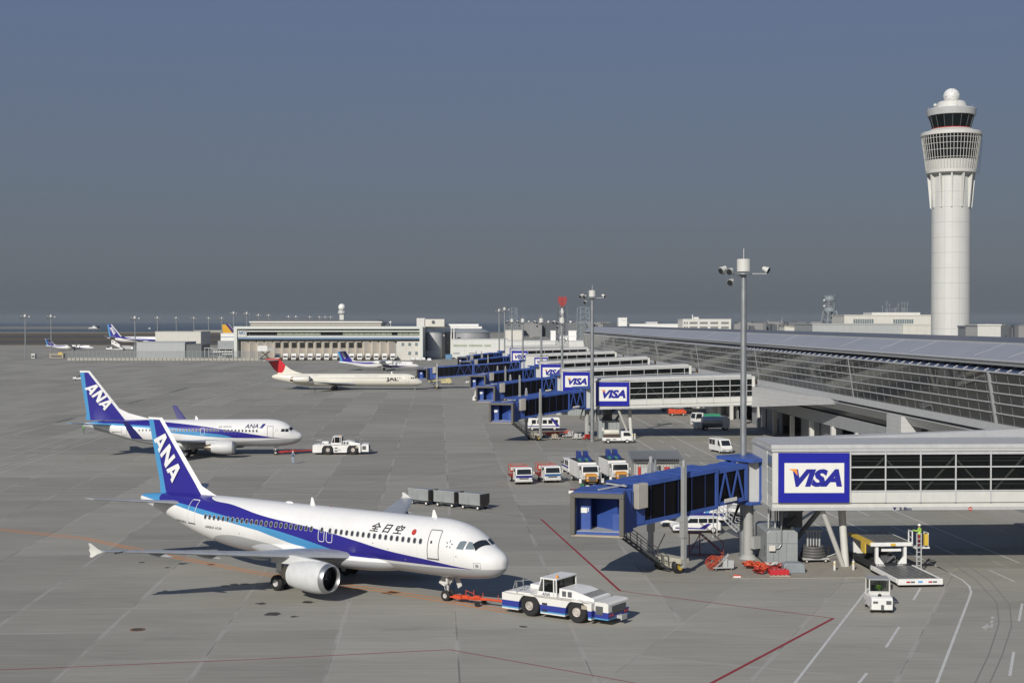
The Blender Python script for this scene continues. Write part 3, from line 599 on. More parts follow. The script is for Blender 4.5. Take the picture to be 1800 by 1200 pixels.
for i in range(20):
    x0 = DX0 + i * pitch
    if x0 + pitch > X_(698, D) - cg.location.x: break
    mb = MB(); mb.prism([(x0, 4.4), (x0 + pitch * .28, 1.0), (x0 + pitch, 4.2), (x0 + pitch, 4.4)], 'z', 0, zdt); d_ = mb.build('dock_bay', SAW, cg)
    xa, xb = x0 + pitch * .40, x0 + pitch * .93
    if 4 <= i <= 14:
        mb = MB(); fy = lambda x: 1.0 + 3.2 * (x - x0 - pitch * .28) / (pitch * .72) - .06
        mb.add([(xa, fy(xa), Z_(611.5, D)), (xb, fy(xb), Z_(611.5, D)), (xb, fy(xb), Z_(602, D)), (xa, fy(xa), Z_(602, D))], [(0, 1, 2, 3)]); mb.build('window', GLASS, d_)
xr = X_(697, D) - cg.location.x
MB().box(xr, W2 - 1.6, 2.8, 4.4, 0, Z_(600, D)).build('office_wall', PANC, cg)
for px_, a, b in ((705, 602.5, 608), (717, 602.5, 608), (729, 602.5, 608), (717, 618, 624), (729, 618, 624)):
    x = X_(px_, D) - cg.location.x; MB().box(x, x + 1.4, 2.74, 2.8, Z_(b, D), Z_(a, D)).build('window', GLASSL, cg)
x0, x1 = X_(440, 730) - cg.location.x, X_(670, 730) - cg.location.x
mb = MB(); mb.box(x0, x1, 28, 60, zt - 1, Z_(566.8, 730)); mb.build('upper_storey', PANT, cg)
mb = MB(); mb.box(x0 - .5, x1 + .5, 27.5, 60, Z_(566.8, 730), Z_(564.8, 730)); mb.build('upper_white_band', WHITE, cg)
mb = MB(); mb.prism([(x0, Z_(564.7, 730)), (x0 + 4, Z_(561, 730)), (x1 - 3, Z_(562.5, 730)), (x1, Z_(564.7, 730))], 'y', 29, 60); mb.build('upper_roof', DGREY, cg)
mb = MB(); mb.tube((X_(683, D) - cg.location.x, 12, zt), (X_(683, D) - cg.location.x, 12, zt + 1.8), .15); mb.sphere((X_(683, D) - cg.location.x, 12, zt + 2), .7); mb.box(X_(673, D) - cg.location.x, X_(680, D) - cg.location.x, 14, 18, zt, zt + 1, 1); mb.build('roof_plant', [OFFW, DGREY], cg)
# radome tower
rt = thing('radar_tower', (X_(601, 1000), 1000, 0), 0, 'white ball radar tower rising behind the cargo building', 'radar tower')
MB().box(-1.5, 1.5, -1.5, 1.5, 0, Z_(553, 1000)).build('shaft', OFFW, rt); MB().lathe([(1.6, Z_(553, 1000)), (2.9, Z_(551, 1000)), (2.7, Z_(547, 1000)), (2.3, Z_(545, 1000))], n=20).build('drum', LGREY, rt)
MB().sphere((0, 0, Z_(540, 1000)), 2.6, 16).build('radome', WHITE, rt)
# power plant with columns and tanks
pl = thing('plant_building', (X_(790, 730), 730, 0), 0, 'white plant building with projecting flat roof on columns', 'building'); fx = lambda p: X_(p, 730) - pl.location.x
MB().box(fx(742), fx(795), 20, 45, 0, Z_(584, 730)).build('wall', M('plant_grey', (.26, .28, .30), .6), pl)
MB().box(fx(740), fx(846), 13, 30, Z_(577.5, 730), Z_(574, 730)).build('roof', WHITE, pl); MB().box(fx(779), fx(840), 14, 30, Z_(573.5, 730), Z_(569.5, 730)).build('upper_roof', WHITE, pl)
MB().box(fx(745), fx(780), 6, 28, Z_(574, 730), Z_(560.8, 730)).build('roof_room', CREAM, pl); MB().box(fx(731), fx(746), 6, 20, Z_(575, 730), Z_(559, 730)).build('roof_tower', OFFW, pl)
MB().tube((fx(760.5), 5.7, Z_(566, 730)), (fx(760.5), 6, Z_(566, 730)), .9, n=14).build('roof_fan', DGREY, pl)
for p_ in (745.5, 761, 778, 791, 796):
    MB().box(fx(p_) - .35, fx(p_) + .35, 13.2, 14.2, 0, Z_(577.6, 730)).build('column', OFFW, pl)
mb = MB()
for k in range(3):
    for j in range(8): mb.box(fx(749 + j * 3), fx(750.8 + j * 3), -8, -7.4, 1.5 + k * 1.0, 2.1 + k * 1.0)
mb.build('tank_rack_ends', WHITE, pl)
def tank(px, py, D, r, zt_, dome, label, mt):
    t = thing('storage_tank', (X_(px, D), D, 0), 0, label, 'tank'); MB().lathe([(r, 0), (r, zt_)], n=36).build('shell', mt, t)
    MB().lathe([(r * 1.02, zt_), (r * 1.02, zt_ + .35), (r * .75, zt_ + dome * .55), (r * .4, zt_ + dome * .9), (.05, zt_ + dome)], n=36).build('roof', GREY, t)
tank(763, 0, 737, 4.4, Z_(585, 737), .5, 'tall silver cylindrical tank between white columns', M('tank_steel', (.52, .53, .53), .4, .3))
tank(826, 0, 790, 11.5, Z_(584.5, 790), 3.0, 'wide silver tank with grey domed roof behind the white hangar', M('tank_steel2', (.42, .43, .44), .4, .3))
hg, hw = bpx('hangar', 794, 892, 597, 733, 30, PANWH, 'white panelled shed with pale green window strips beside the plant')
for a, b in ((797, 821), (824, 848), (851, 863)):
    MB().box(X_(a, 733) - hg.location.x, X_(b, 733) - hg.location.x, -.08, -.003, Z_(609, 733), Z_(605.5, 733)).build('window', GLASSG, hg)
for a, b in ((797, 808), (824, 838)): MB().box(X_(a, 733) - hg.location.x, X_(b, 733) - hg.location.x, -.08, -.003, Z_(621.5, 733), Z_(620.2, 733)).build('vent', DGREY, hg)
bpx('low_building', 892, 1046, 600, 700, 25, PANWH, 'long white low building behind the farthest walkways'); bpx('upper_block', 980, 1013, 591, 720, 12, WHITE, 'white block on the long low building near red antenna')
bpx('rooftop_box', 968, 977, 582, 715, 5, WHITE, 'small tall white box left of the red antenna tower'); bpx('stepped_block', 999, 1013, 582, 726, 8, WHITE, 'white stepped block right of the red antenna tower base')
b_, _ = bpx('far_white_building', 888, 920, 581, 900, 20, CREAM, 'cream distant building behind the slim lamp masts')
bpx('service_shed', 795 - 12, 794, 624, 725, 5, M('blue_sheet', (.10, .22, .38), .6), 'small blue shed beside the white hangar')
# west side buildings
bpx('grey_shed', 240, 325, 602, 735, 26, PANB, 'low light grey shed behind the boundary fence'); t_, _ = bpx('shaded_end', 325.5, 354, 606, 736, 20, M('shade_grey', (.13, .145, .15), .7), 'dark shaded end of the low grey shed')  # shade on the shed's end is put into the darker grey
bpx('grey_warehouse', 273, 353, 583.5, 800, 25, PANC, 'taller pale warehouse behind the low grey shed'); bb, bw = bpx('striped_annex', 388, 413, 586.5, 740, 20, WHITE, 'small white annex with blue stripe left of cargo building')
MB().box(-bw, bw, -.1, -.003, Z_(592.5, 740), Z_(591.5, 740)).build('stripe', MATS['dusty_blue'], bb)
r_ = thing('container_rack', (X_(391, 722), 722, 0), 0, 'grey rack of stacked white bins left of cargo building', 'rack'); mb = MB(); rx = lambda p: X_(p, 722) - X_(391, 722)
mb.box(rx(374), rx(409), 1, 4, 5.2, 5.5, 1); mb.box(rx(358), rx(374), 1, 4, 5.6, 5.9, 1)
for p_ in (359, 366, 374, 385, 396, 408): mb.box(rx(p_) - .12, rx(p_) + .12, 1, 1.3, 0, 5.4, 1)
mb.box(rx(380), rx(408), 4, 4.4, 0, 9.5, 2); mb.build('frame', [WHITE, LGREY, GREY], r_)
for k in range(9): MB().box(rx(375 + k * 3.7), rx(377.4 + k * 3.7), .9, 3, 3.5, 4.3).build('bin', WHITE, r_)
for k in range(6): MB().box(rx(390 + k * 3.1), rx(392.2 + k * 3.1), .9, 3, 2.3, 2.9).build('bin', WHITE, r_)
# boundary fence
fa, fb = g(119, 633.2), g(470, 633.6); fl = (fb - fa).length
fn = thing('boundary_fence', fa, atan2(fb.y - fa.y, fb.x - fa.x), 'grey mesh fence on pale concrete blocks across far apron', 'fence')
k = 0; x = 0; nb = 48
for k in range(nb): x = k * fl / nb; MB().box(x, x + fl / nb - .28, -.35, .35, 0, 1.25).build('base_block', CONC, fn)
mb = MB()
for k in range(nb + 1): x = k * fl / nb; mb.box(x - .05, x + .05, .36, .46, 0, 4.9)
for z in (1.6, 4.7): mb.box(0, fl, .39, .43, z, z + .06)
mb.build('posts', STEEL, fn)
def meshm():
    m, n, b = newmat('fence_mesh'); b.inputs['Base Color'].default_value = (.16, .18, .19, 1); t = N(n, 'ShaderNodeBsdfTransparent'); x = N(n, 'ShaderNodeMixShader'); x.inputs[0].default_value = .38
    n.links.new(t.outputs[0], x.inputs[1]); n.links.new(b.outputs[0], x.inputs[2]); n.links.new(x.outputs[0], n.nodes['Material Output'].inputs[0]); return m
MB().quad((0, .41, 1.2), (fl, .41, 1.2), (fl, .41, 4.8), (0, .41, 4.8)).build('mesh_panel', meshm(), fn)
for px_, a, b, D_, c, lb in ((99, 87, 111, 745, TAN, 'small tan hut with yellow sign at left end of fence'), (58, 55, 61, 738, OFFW, 'little white cabinet by the leftmost lamp mast')):
    t, w_ = bpx('equipment_hut', a, b, 622.5, D_, 3, c, lb, cat='hut')
    MB().box(-w_ * .8, w_ * .8, -.05, -.003, .4, 1.5).build('door', DGREY, t)
    if c is TAN: MB().box(1.0, 3.2, -.12, -.04, 1.5, 3.0).build('sign', YEL, t)
# right background
bt, _ = bpx('white_tower_block', 1087, 1102, 559, 900, 10, WHITE, 'small white tower block with faint lettering above terminal roof')
vs, fs = fit_text('K Cargo', 3.0, .8, .2, .01); MB().add([(-1.2 + a, -.05, Z_(564, 900) + b) for a, b in vs], fs).build('lettering', GREY, bt)
lo, lw = bpx('long_white_building', 1102, 1195, 570, 905, 30, WHITE, 'long low white building above the terminal roof line'); fx = lambda p: X_(p, 905) - lo.location.x
MB().box(fx(1137), fx(1157), 4, 14, Z_(570, 905), Z_(565.3, 905)).build('roof_plant', LGREY, lo)
for p_ in (1129, 1157.5, 1162): MB().tube((fx(p_), 6, Z_(570, 905)), (fx(p_), 6, Z_(565, 905)), .6, n=8).build('roof_vent', DGREY, lo)
ob, ow = bpx('office_block', 1200, 1285, 561.5, 850, 25, M('office_white', (.60, .60, .56), .5), 'white framed office block with grey window bays beyond terminal'); fx = lambda p: X_(p, 850) - ob.location.x
for r0, r1 in ((565.5, 569.5), (573.5, 577.5)):
    for a, b in ((1202, 1205), (1206.5, 1209), (1212, 1226), (1230, 1244), (1248.5, 1262.5), (1267.5, 1281)): MB().box(fx(a), fx(b), -.06, -.003, Z_(r1, 850), Z_(r0, 850)).build('window', M('window_bay', (.20, .21, .20), .4), ob)
MB().box(fx(1221), fx(1230), 5, 10, Z_(561.5, 850), Z_(557, 850)).build('roof_room', OFFW, ob); MB().tube((fx(1219.5), 6, Z_(561, 850)), (fx(1219.5), 6, Z_(553, 850)), .3, n=6).build('aerial', WHITE, ob)
bpx('access_hall', 1428, 1590, 570.5, 470, 30, PANB, 'long grey block behind the terminal roof'); bpx('access_hall_end', 1587, 1637, 571.5, 469, 20, PANC, 'pale end block beside the control tower base')
oc, ocw = bpx('admin_building', 1484, 1638, 555, 520, 20, CREAM, 'cream flat roofed building left of the control tower'); fx = lambda p: X_(p, 520) - oc.location.x
MB().box(fx(1535), fx(1620), 2, 15, Z_(555, 520), Z_(549, 520)).build('roof_storey', OFFW, oc)
for a in range(1500, 1535, 4): MB().box(fx(a), fx(a + 3.2), -.05, -.003, Z_(568, 520), Z_(560.5, 520)).build('window', GLASSL, oc)
for a in range(1570, 1606, 4): MB().box(fx(a), fx(a + 3.2), -.05, -.003, Z_(568.5, 520), Z_(561, 520)).build('window', GLASSL, oc)
for a in (1549, 1553, 1562): MB().box(fx(a), fx(a + 3), 1.9, 1.997, Z_(569, 520), Z_(560, 520)).build('window', GLASS, oc)
mb = MB(); random.seed(4)
for k in range(16):
    p_ = random.uniform(1555, 1607); h = random.uniform(1, 5); mb.tube((fx(p_), 6, Z_(550, 520)), (fx(p_), 6, Z_(549, 520) + h), .07, n=4); mb.bar((fx(p_) - .6, 6, Z_(549, 520) + h * .8), (fx(p_) + .6, 6, Z_(549, 520) + h * .8), .06)
mb.build('aerials', GREY, oc)
bpx('plant_box', 1718.5, 1759, 572.5, 300, 8, OFFW, 'white box building right of the control tower'); bpx('low_annex', 1704, 1719, 575, 310, 8, GREY, 'dark annex between control tower and white box')
# antenna tower
def lattice(name, px, D, zb, zt_, wb, wt, m_, label, drums=(), braces=7):
    t = thing(name, (X_(px, D), D, 0), .3, label, 'antenna tower'); mb = MB(); pts = lambda z: [(sx * (wb + (wt - wb) * (z - zb) / (zt_ - zb)) / 2, sy * (wb + (wt - wb) * (z - zb) / (zt_ - zb)) / 2, z) for sx, sy in ((-1, -1), (1, -1), (1, 1), (-1, 1))]
    zs = [zb + (zt_ - zb) * k / braces for k in range(braces + 1)]; r = max(.09, wb * .03)
    for i in range(braces):
        a, b = pts(zs[i]), pts(zs[i + 1])
        for k in range(4): mb.bar(a[k], b[k], r * 2); mb.bar(a[k], b[(k + 1) % 4], r * 1.2); mb.bar(b[k], b[(k + 1) % 4], r * 1.4)
    mb.build('lattice_frame', m_, t)
    for z, rr, mm in drums: MB().lathe([(rr, z - .9), (rr, z + .9)], n=16, cap=True).build('antenna_deck', mm, t)
    return t
at_ = lattice('antenna_tower', 1458.5, 640, 12, Z_(546, 640), 7.5, 4.2, GREY, 'grey lattice antenna tower with two round decks', [(Z_(544, 640), 2.7, M('deck_grey', (.22, .26, .29), .5)), (Z_(524, 640), 2.5, MATS.get('deck_grey') or GREY)], 3)
mb = MB(); [mb.bar((a * 1.4, b * 1.4, Z_(546, 640)), (a * 1.4, b * 1.4, Z_(518, 640)), .25) for a in (-1, 1) for b in (-1, 1)]
for k in range(5): mb.sphere((2.6 * (-1) ** k, .5, Z_(543 - k * 5, 640)), .55, 8, 1)
for k in range(3): mb.lathe([(1.9, Z_(530 + k * 4, 640)), (1.9, Z_(529.3 + k * 4, 640))], n=12)
mb.build('upper_mast', [GREY, OFFW], at_)
rd = lattice('radar_antenna_tower', 988, 650, 2, Z_(540, 650), 4.6, 4.2, M('tower_steel', (.16, .18, .20), .5), 'dark lattice tower carrying a red radar reflector', (), 8)
MB().lathe([(.2, Z_(600, 650)), (.9, Z_(560, 650)), (.6, Z_(556, 650)), (1.0, Z_(550, 650)), (1.0, Z_(547, 650)), (.4, Z_(542, 650))], n=14).build('waveguide', WHITE, rd)
mb = MB(); zc = Z_(530, 650)
for k in range(7): mb.box(-2.2 + .35 * max(0, 3 - k), 2.2 - .35 * max(0, 3 - k), -.5, -.35, zc - 2 + k * .62, zc - 2 + k * .62 + .45)
mb.bar((0, 0, zc - 3), (0, 0, zc + 1.5), .35); mb.build('radar_reflector', M('radar_red', (.45, .05, .04), .5), rd)
lattice('pylon', 1025, 800, 0, Z_(540, 800), 6.5, 5.2, M('pale_steel', (.24, .28, .31), .6), 'pale lattice pylon right of the red radar reflector', (), 9)
lattice('mast', 902.5, 1000, 0, Z_(541, 1000), 4.6, 4.2, M('pale_steel2', (.25, .29, .33), .6), 'faint slender lattice mast behind the lamp posts', (), 9)
for px_, lb in ((1350, 'white wind turbine mast far beyond the terminal, left one'), (1374, 'white wind turbine mast far beyond the terminal, right one')):
    t = thing('wind_turbine', (X_(px_, 2300), 2300, 0), 0, lb, 'wind turbine'); MB().tube((0, 0, 0), (0, 0, Z_(563, 2300)), .9, .5).build('mast', OFFW, t); mb = MB()
    for k in range(3): a = k * 2.09 + .2 + px_; mb.bar((0, -1, Z_(563, 2300)), (sin(a) * 6, -1, Z_(563, 2300) + cos(a) * 6), .35, .1)
    mb.build('blades', OFFW, t)
mb = MB(); random.seed(9)
for k in range(260):
    D_ = random.uniform(1600, 2380); p_ = random.choice((random.uniform(1290, 1430), random.uniform(1700, 1900), random.uniform(880, 1100))); h = random.uniform(0, 5) - (3 if p_ > 1700 else 0); x = X_(p_, D_); w_ = random.uniform(3, 22)
    mb.box(x, x + w_, D_, D_ + 12, 0, 14 + h, k % 3)
o = mb.build('far_port_buildings', [M('far_a', (.15, .16, .17), .8), M('far_b', (.09, .10, .11), .8), M('far_c', (.24, .24, .24), .8)]); o['kind'] = 'stuff'; o['label'] = 'low hazy far-off port buildings along the horizon'
wh = thing('far_shed', (X_(1402, 1000), 1000, 0), 0, 'long far shed with pale wall behind terminal roof, right of turbines', 'building'); MB().prism([(-9.5, 0), (9.5, 0), (9.5, Z_(577, 1000)), (-9.5, Z_(573, 1000))], 'y', 0, 20).build('wall', PANC, wh); MB().prism([(-10, Z_(572.9, 1000)), (10, Z_(577, 1000)), (10, Z_(576, 1000)), (-8, Z_(572, 1000))], 'y', -.5, 21).build('roof', TAN, wh)
# bridge / harbour things on the sea side
hb = MB(); hb.box(-560, -410, 2440, 2446, 0, 3.2); hb.build('sea_wall', CONC)
tag(bpy.data.objects['sea_wall'], 'low pale sea wall along the shore at far left', 'sea wall')
jt = MB(); jt.box(X_(0, 3800), X_(170, 3800), 3800, 3830, -3, 4.5); tag(jt.build('breakwater', DGREY), 'dark breakwater line lying in the sea at far left', 'breakwater')
def boat(px, py, D, L, lb):
    k_ = 1.0 if L > 20 else .45
    t = thing('boat', (X_(px, D), D, -3), .1, lb, 'boat'); MB().prism([(-L / 2, 2.5), (L / 2, 3.2), (L * .42, 0), (-L * .45, 0)], 'y', -2.5, 2.5).build('hull', DGREY if L > 20 else OFFW, t)
    mb = MB(); mb.prism([(-L * .4, 2.6), (L * .3, 2.8), (L * .2, 5.5), (-L * .3, 5.5)], 'y', -2, 2); mb.prism([(-L * .1, 5.5), (L * .15, 5.5), (L * .08, 9), (-L * .08, 9)], 'y', -1.5, 1.5); mb.bar((0, 0, 9), (0, 0, 15 if L > 20 else 10), .4); mb.build('superstructure', WHITE, t); t.scale = (1, k_, k_)
boat(165, 0, 3600, 34, 'white ship with mast on the sea above the left aircraft'); boat(263, 0, 3900, 7, 'tiny white boat on the sea left of the lamp masts')
# =============================================================== LAMP MASTS
def lamp_mast(p, h, r, label, n=6, rot=0.0, big=True, hs=1.0):
    t = thing('lamp_mast', p, rot, label, 'lamp mast', 'floodlight masts of the apron')
    mb = MB(); mb.tube((0, 0, 0), (0, 0, h - 1.15), r, r * .82, 14); mb.tube((0, 0, 0), (0, 0, .15), r * 1.5, n=12); mb.build('pole', STEEL, t)
    mb = MB(); mb.lathe([(.05, h - 1.05 * hs), (.58 * hs, h - 1.05 * hs), (.58 * hs, h), (.05, h + .02)], n=20); mb.tube((0, 0, h), (0, 0, h + .9 * hs), .03, n=5); mb.build('winch_drum', OFFW, t)
    mb = MB(); zr = h - 1.3 * hs; mb.lathe([(.3, zr), (.72 * hs, zr), (.72 * hs, zr + .1), (.3, zr + .1)], n=16)
    spots = [(-1.9, -.5, .1), (-1.3, -.9, -.0), (1.9, -.3, .15), (-1.2, -.7, -1.0), (-1.75, .4, .2), (1.5, .8, .1)][:n]
    for x, y, z in spots: mb.bar((0, 0, zr + .06), (x * hs, y * hs, zr + z * hs * .4), .1, .1)
    mb.build('head_frame', STEEL, t)
    for x, y, z in spots:
        d = Vector((x * .45, y * .6 - .3, -.45)).normalized(); c = Vector((x, y, z * .9)) * hs + Vector((0, 0, zr + .25 * hs))
        mb = MB(); mb.tube(c - d * .38 * hs, c + d * .16 * hs, .16 * hs, .30 * hs, 12, 0); mb.tube(c + d * .16 * hs, c + d * .19 * hs, .27 * hs, .27 * hs, 12, 1); mb.build('floodlight', [OFFW, DARK], t)
    return t
lamp_mast((at(1307, 600, 117.5).x, 117.5, 0), 25.2, .29, 'nearest tall galvanised lamp mast behind the blue jet bridge', 5)
lamp_mast((at(1041, 600, 229.5).x, 229.5, 0), 25.0, .32, 'second tall lamp mast standing before the blue signs', 5)
for px_, D_, lb in ((988, 296, 'third lamp mast, in line with the red radar tower'), (951.5, 355, 'fourth lamp mast counted along the walkways'), (919, 420, 'fifth lamp mast crossing a blue sign'), (900, 480, 'sixth lamp mast, shorter, near distant walkways')):
    lamp_mast((X_(px_, D_), D_, 0), 20.6, .3, lb, 5, .2)
lamp_mast((X_(877.5, 650), 650, 0), 25.4, .34, 'far tall lamp mast, left of a close pair', 4); lamp_mast((X_(887, 580), 580, 0), 25.5, .32, 'far tall lamp mast, right of a close pair', 4)
for px_, D_, zt_, lb in ((44.5, 745, 23.3, 'leftmost lamp mast at the photo edge'), (90, 820, 23.4, 'second lamp mast from the left edge'), (237.5, 756, 22.4, 'lamp mast in front of the low grey shed')): lamp_mast((X_(px_, D_), D_, 0), zt_, .34, lb, 6, .3, hs=1.25)
m0 = lamp_mast((X_(277, 900), 900, 0), 22.6, .36, 'slim lamp mast behind the pale warehouse, first of four', 5, hs=1.05)
for k, (px_, D_) in enumerate(((310, 980), (341, 1010), (367, 1040), (390, 1060))): copy_thing(m0, (X_(px_, D_), D_, 0), 0, 'slim lamp mast left of cargo building, number %s from the warehouse end' % ('one', 'two', 'three', 'four')[k])
for k, (px_, D_, s_) in enumerate(((411, 830, 1.12), (434, 860, 1.12), (454.5, 1030, 1.1), (472.5, 1060, 1.1), (507.5, 1100, 1.06), (520.5, 1130, 1.06), (545, 1150, 1.05), (562, 1170, 1.05), (572, 1180, 1.05), (581.5, 1200, 1.05))):
    copy_thing(m0, (X_(px_, D_), D_, 0), 0, 'lamp head showing above cargo roof, %s from its left end' % ('first', 'second', 'third', 'fourth', 'fifth', 'sixth', 'seventh', 'eighth', 'ninth', 'tenth')[k], scale=(1, 1, s_))
# =============================================================== JET BRIDGES
def jet_bridge(rx, ry, cx, cy, zr=5.35, zc=3.55, bogie=.62, label='', segs=9, two=False, hh=2.9):
    d = Vector((cx - rx, cy - ry, 0)); Ln = d.length; a = atan2(d.y, d.x)
    t = thing('jet_bridge', (rx, ry, 0), a, label, 'jet bridge', 'blue jet bridges along the terminal')
    sl = (zc - zr) / Ln; F = lambda x: zr + sl * x
    def sb(mb, x0, x1, y0, y1, a0, a1, mi=0):
        return mb.add([(x, y, F(x) + q) for q in (a0, a1) for y in (y0, y1) for x in (x0, x1)], [(0, 2, 3, 1), (4, 5, 7, 6), (0, 1, 5, 4), (2, 6, 7, 3), (0, 4, 6, 2), (1, 3, 7, 5)], mi)
    # rotunda
    mb = MB(); mb.lathe([(1.75, zr - .3), (1.75, zr + 3.0)], n=10, sm=False, cap=True); mb.build('rotunda', LGREY, t)
    mb = MB(); mb.box(-1.9, 1.9, -2.1, 2.1, zr + 3.0, zr + 3.3); mb.box(-1.7, 1.7, -1.8, 1.8, zr - .55, zr - .3)
    for k in range(10): q = 2 * pi * k / 10; mb.bar((cos(q) * 1.82, sin(q) * 1.82, zr - .3), (cos(q) * 1.82, sin(q) * 1.82, zr + 3.0), .22 if k % 3 else .7, .14)
    mb.box(-2.6, -1.6, -1.3, 1.3, zr - .2, zr + 2.8); mb.build('rotunda_frame', BLUE, t, bevel=.03)
    mb = MB(); mb.tube((.2, 0, .4), (.2, 0, zr - .5), .42, n=16); mb.tube((.2, 0, 0), (.2, 0, .4), .8, .5, 14); mb.box(-.9, -.1, -.9, -.45, .4, 2.4); mb.box(-.3, .5, .45, .95, 1.0, 2.0); mb.build('column', M('column_grey', (.35, .36, .35), .5), t)
    mb = MB()
    for k in range(4): y0 = -.5 - .12 * k; mb.tube((.5, y0, zr - .5), (.9, y0 - .3, zr - 1.7 - .2 * k), .035, n=5); mb.tube((.9, y0 - .3, zr - 1.7 - .2 * k), (.2, y0, zr - 1.9 - .2 * k), .035, n=5)
    mb.build('cables', BLACK, t)
    x1 = 2.0; x4 = Ln - 3.6; xm = x1 + (x4 - x1) * (.52 if two else .17)
    # tunnels: black glazed sides between blue chords
    def tunnel(nm, xa, xb, w_, hgt, xb0=0):
        mb = MB(); sb(mb, xa, xb, -w_, w_, xb0, xb0 + .32); sb(mb, xa, xb, -w_ - .03, w_ + .03, hgt - .3, hgt); sb(mb, xa, xa + .3, -w_ - .02, w_ + .02, xb0 + .01, hgt + .03); sb(mb, xb - .45, xb, -w_ - .04, w_ + .04, xb0 - .05, hgt + .05)
        k = xa + .5; 
        while k < xb - .4: sb(mb, k, k + .07, -w_ + .02, w_ - .02, hgt, hgt + .07); k += 1.15
        o = mb.build(nm, BLUE, t)
        mb = MB(); sb(mb, xa + .05, xb - .05, -w_ + .1, w_ - .1, xb0 + .3, hgt - .28); mb.build('side_glazing', GLASSB, o)
        return o
    tA = tunnel('outer_tunnel', x1 - .3, xm + .3 if two else x1 + 3.6, 1.38, hh + .05)
    xs_ = xm + .2 if two else x1 + 3.2
    tB = tunnel('inner_tunnel', xs_, x4, 1.55, hh + .25, -.15)
    def braces(par, xa, xb, w_, hgt):
        mb = MB()
        for y in (-w_ - .03, w_ + .03):
            n_ = 2
            for k in range(n_):
                u = xa + (xb - xa) * k / n_; v = xa + (xb - xa) * (k + 1) / n_; mm = (u + v) / 2
                mb.bar((u, y, F(u) + .2), (mm, y, F(mm) + hgt - .2), .14, .08); mb.bar((mm, y, F(mm) + hgt - .2), (v, y, F(v) + .2), .14, .08)
        mb.build('cross_bracing', BLUE, par)
    braces(tA, x1 + .2, x1 + 3.0, 1.38, hh)
    if two: braces(tB, xs_ + .3, xs_ + 5, 1.6, hh + .2); braces(tA, xs_ - 5, xs_ - .5, 1.42, hh)
    mb = MB(); k = x1 + 4.6
    while k < x4 - .6:
        for y in (-1.49, 1.49): mb.bar((k, y, F(k)), (k, y, F(k) + hh), .05, .04)
        k += 1.45
    mb.build('glazing_bars', M('bar_blue', (.02, .035, .12), .5), tB)
    if not two or True:
        mb = MB(); sb(mb, x1 + 1.2, x1 + 2.6, 1.62, 1.66, .25, .55); mb.build('name_plate', OFFW, tA)
    # cab
    zc_ = F(Ln - 2); mb = MB(); mb.box(x4, Ln - 1.9, -1.75, 1.75, zc_ - .3, zc_ + 2.85); mb.box(x4 + .35, Ln - 2.3, -1.9, 1.9, zc_ - .32, zc_ + 3.0)
    mb.build('cab_rotunda', BLUE, t, bevel=.05)
    ca = radians(-104 if not two else -125) - a; cc, cs = cos(ca), sin(ca)   # cab turned towards the camera side
    def CR(x, y): return (Ln - 2.0 + x * cc - y * cs, x * cs + y * cc)
    def cbox(mb, x0, x1_, y0, y1, z0, z1, mi=0):
        P = [CR(x, y) for y in (y0, y1) for x in (x0, x1_)]
        return mb.add([(p[0], p[1], z) for z in (z0, z1) for p in P], [(0, 2, 3, 1), (4, 5, 7, 6), (0, 1, 5, 4), (2, 6, 7, 3), (0, 4, 6, 2), (1, 3, 7, 5)], mi)
    mb = MB(); cbox(mb, -1.2, 2.2, -1.9, 1.9, zc_ + 2.75, zc_ + 2.95); cbox(mb, -1.2, 2.2, -1.9, 1.9, zc_ - .35, zc_ - .1); cbox(mb, -1.2, 2.1, 1.75, 1.9, zc_ - .1, zc_ + 2.75); cbox(mb, -1.2, 2.1, -1.9, -1.75, zc_ - .1, zc_ + 2.75); cbox(mb, .6, 1.2, -1.74, -.75, zc_ - .09, zc_ + 2.3); cbox(mb, .9, 1.4, 1.0, 1.74, zc_ - .09, zc_ + 1.2); mb.build('cab', BLUE, t)
    mb = MB(); cbox(mb, -1.2, -1.1, -1.74, 1.74, zc_ - .09, zc_ + 2.7, 0); cbox(mb, -1.09, 2.1, -1.74, 1.74, zc_ - .11, zc_ - .07, 1); cbox(mb, -1.09, -.9, -.9, .75, zc_, zc_ + 2.4, 1); mb.build('cab_interior', [DGREY, LGREY], t)
    mb = MB(); cbox(mb, 1.21, 1.24, -1.5, -1.0, zc_ + 1.2, zc_ + 1.6, 0); cbox(mb, 1.21, 1.24, -.95, -.88, zc_ + 1.3, zc_ + 1.6, 0); mb.build('notice', WHITE, t)
    mb = MB()
    for y0, y1, z0, z1 in ((-2.05, 2.05, zc_ + 2.5, zc_ + 2.85), (-2.05, -1.7, zc_ - .3, zc_ + 2.5), (1.7, 2.05, zc_ - .3, zc_ + 2.5)): cbox(mb, 1.9, 2.6, y0, y1, z0, z1)
    cbox(mb, 2.0, 2.5, -2.0, 2.0, zc_ - .45, zc_ - .3, 1); mb.build('canopy_bellows', [M('bellows_grey', (.12, .115, .105), .85), TAN], t, bevel=.04)
    mb = MB(); sb(mb, x4 - 1.1, x4 - .1, 1.56, 2.2, 1.3, 3.2); mb.build('air_unit', M('unit_beige', (.38, .36, .32), .5), t, bevel=.04); mb = MB(); sb(mb, x4 - 1.3, x4 - .1, 1.56, 1.6, .0, 1.2); mb.build('service_panel', BLUE, t)
    mb = MB(); sb(mb, x4 - .5, Ln - 1.0, .6, .72, hh + .12, hh + .22); sb(mb, x4 + .2, x4 + .32, -1.2, 1.2, hh + .1, hh + .2); mb.build('roof_conduit', LGREY, t)
    # drive column
    xb = Ln * bogie; mb = MB()
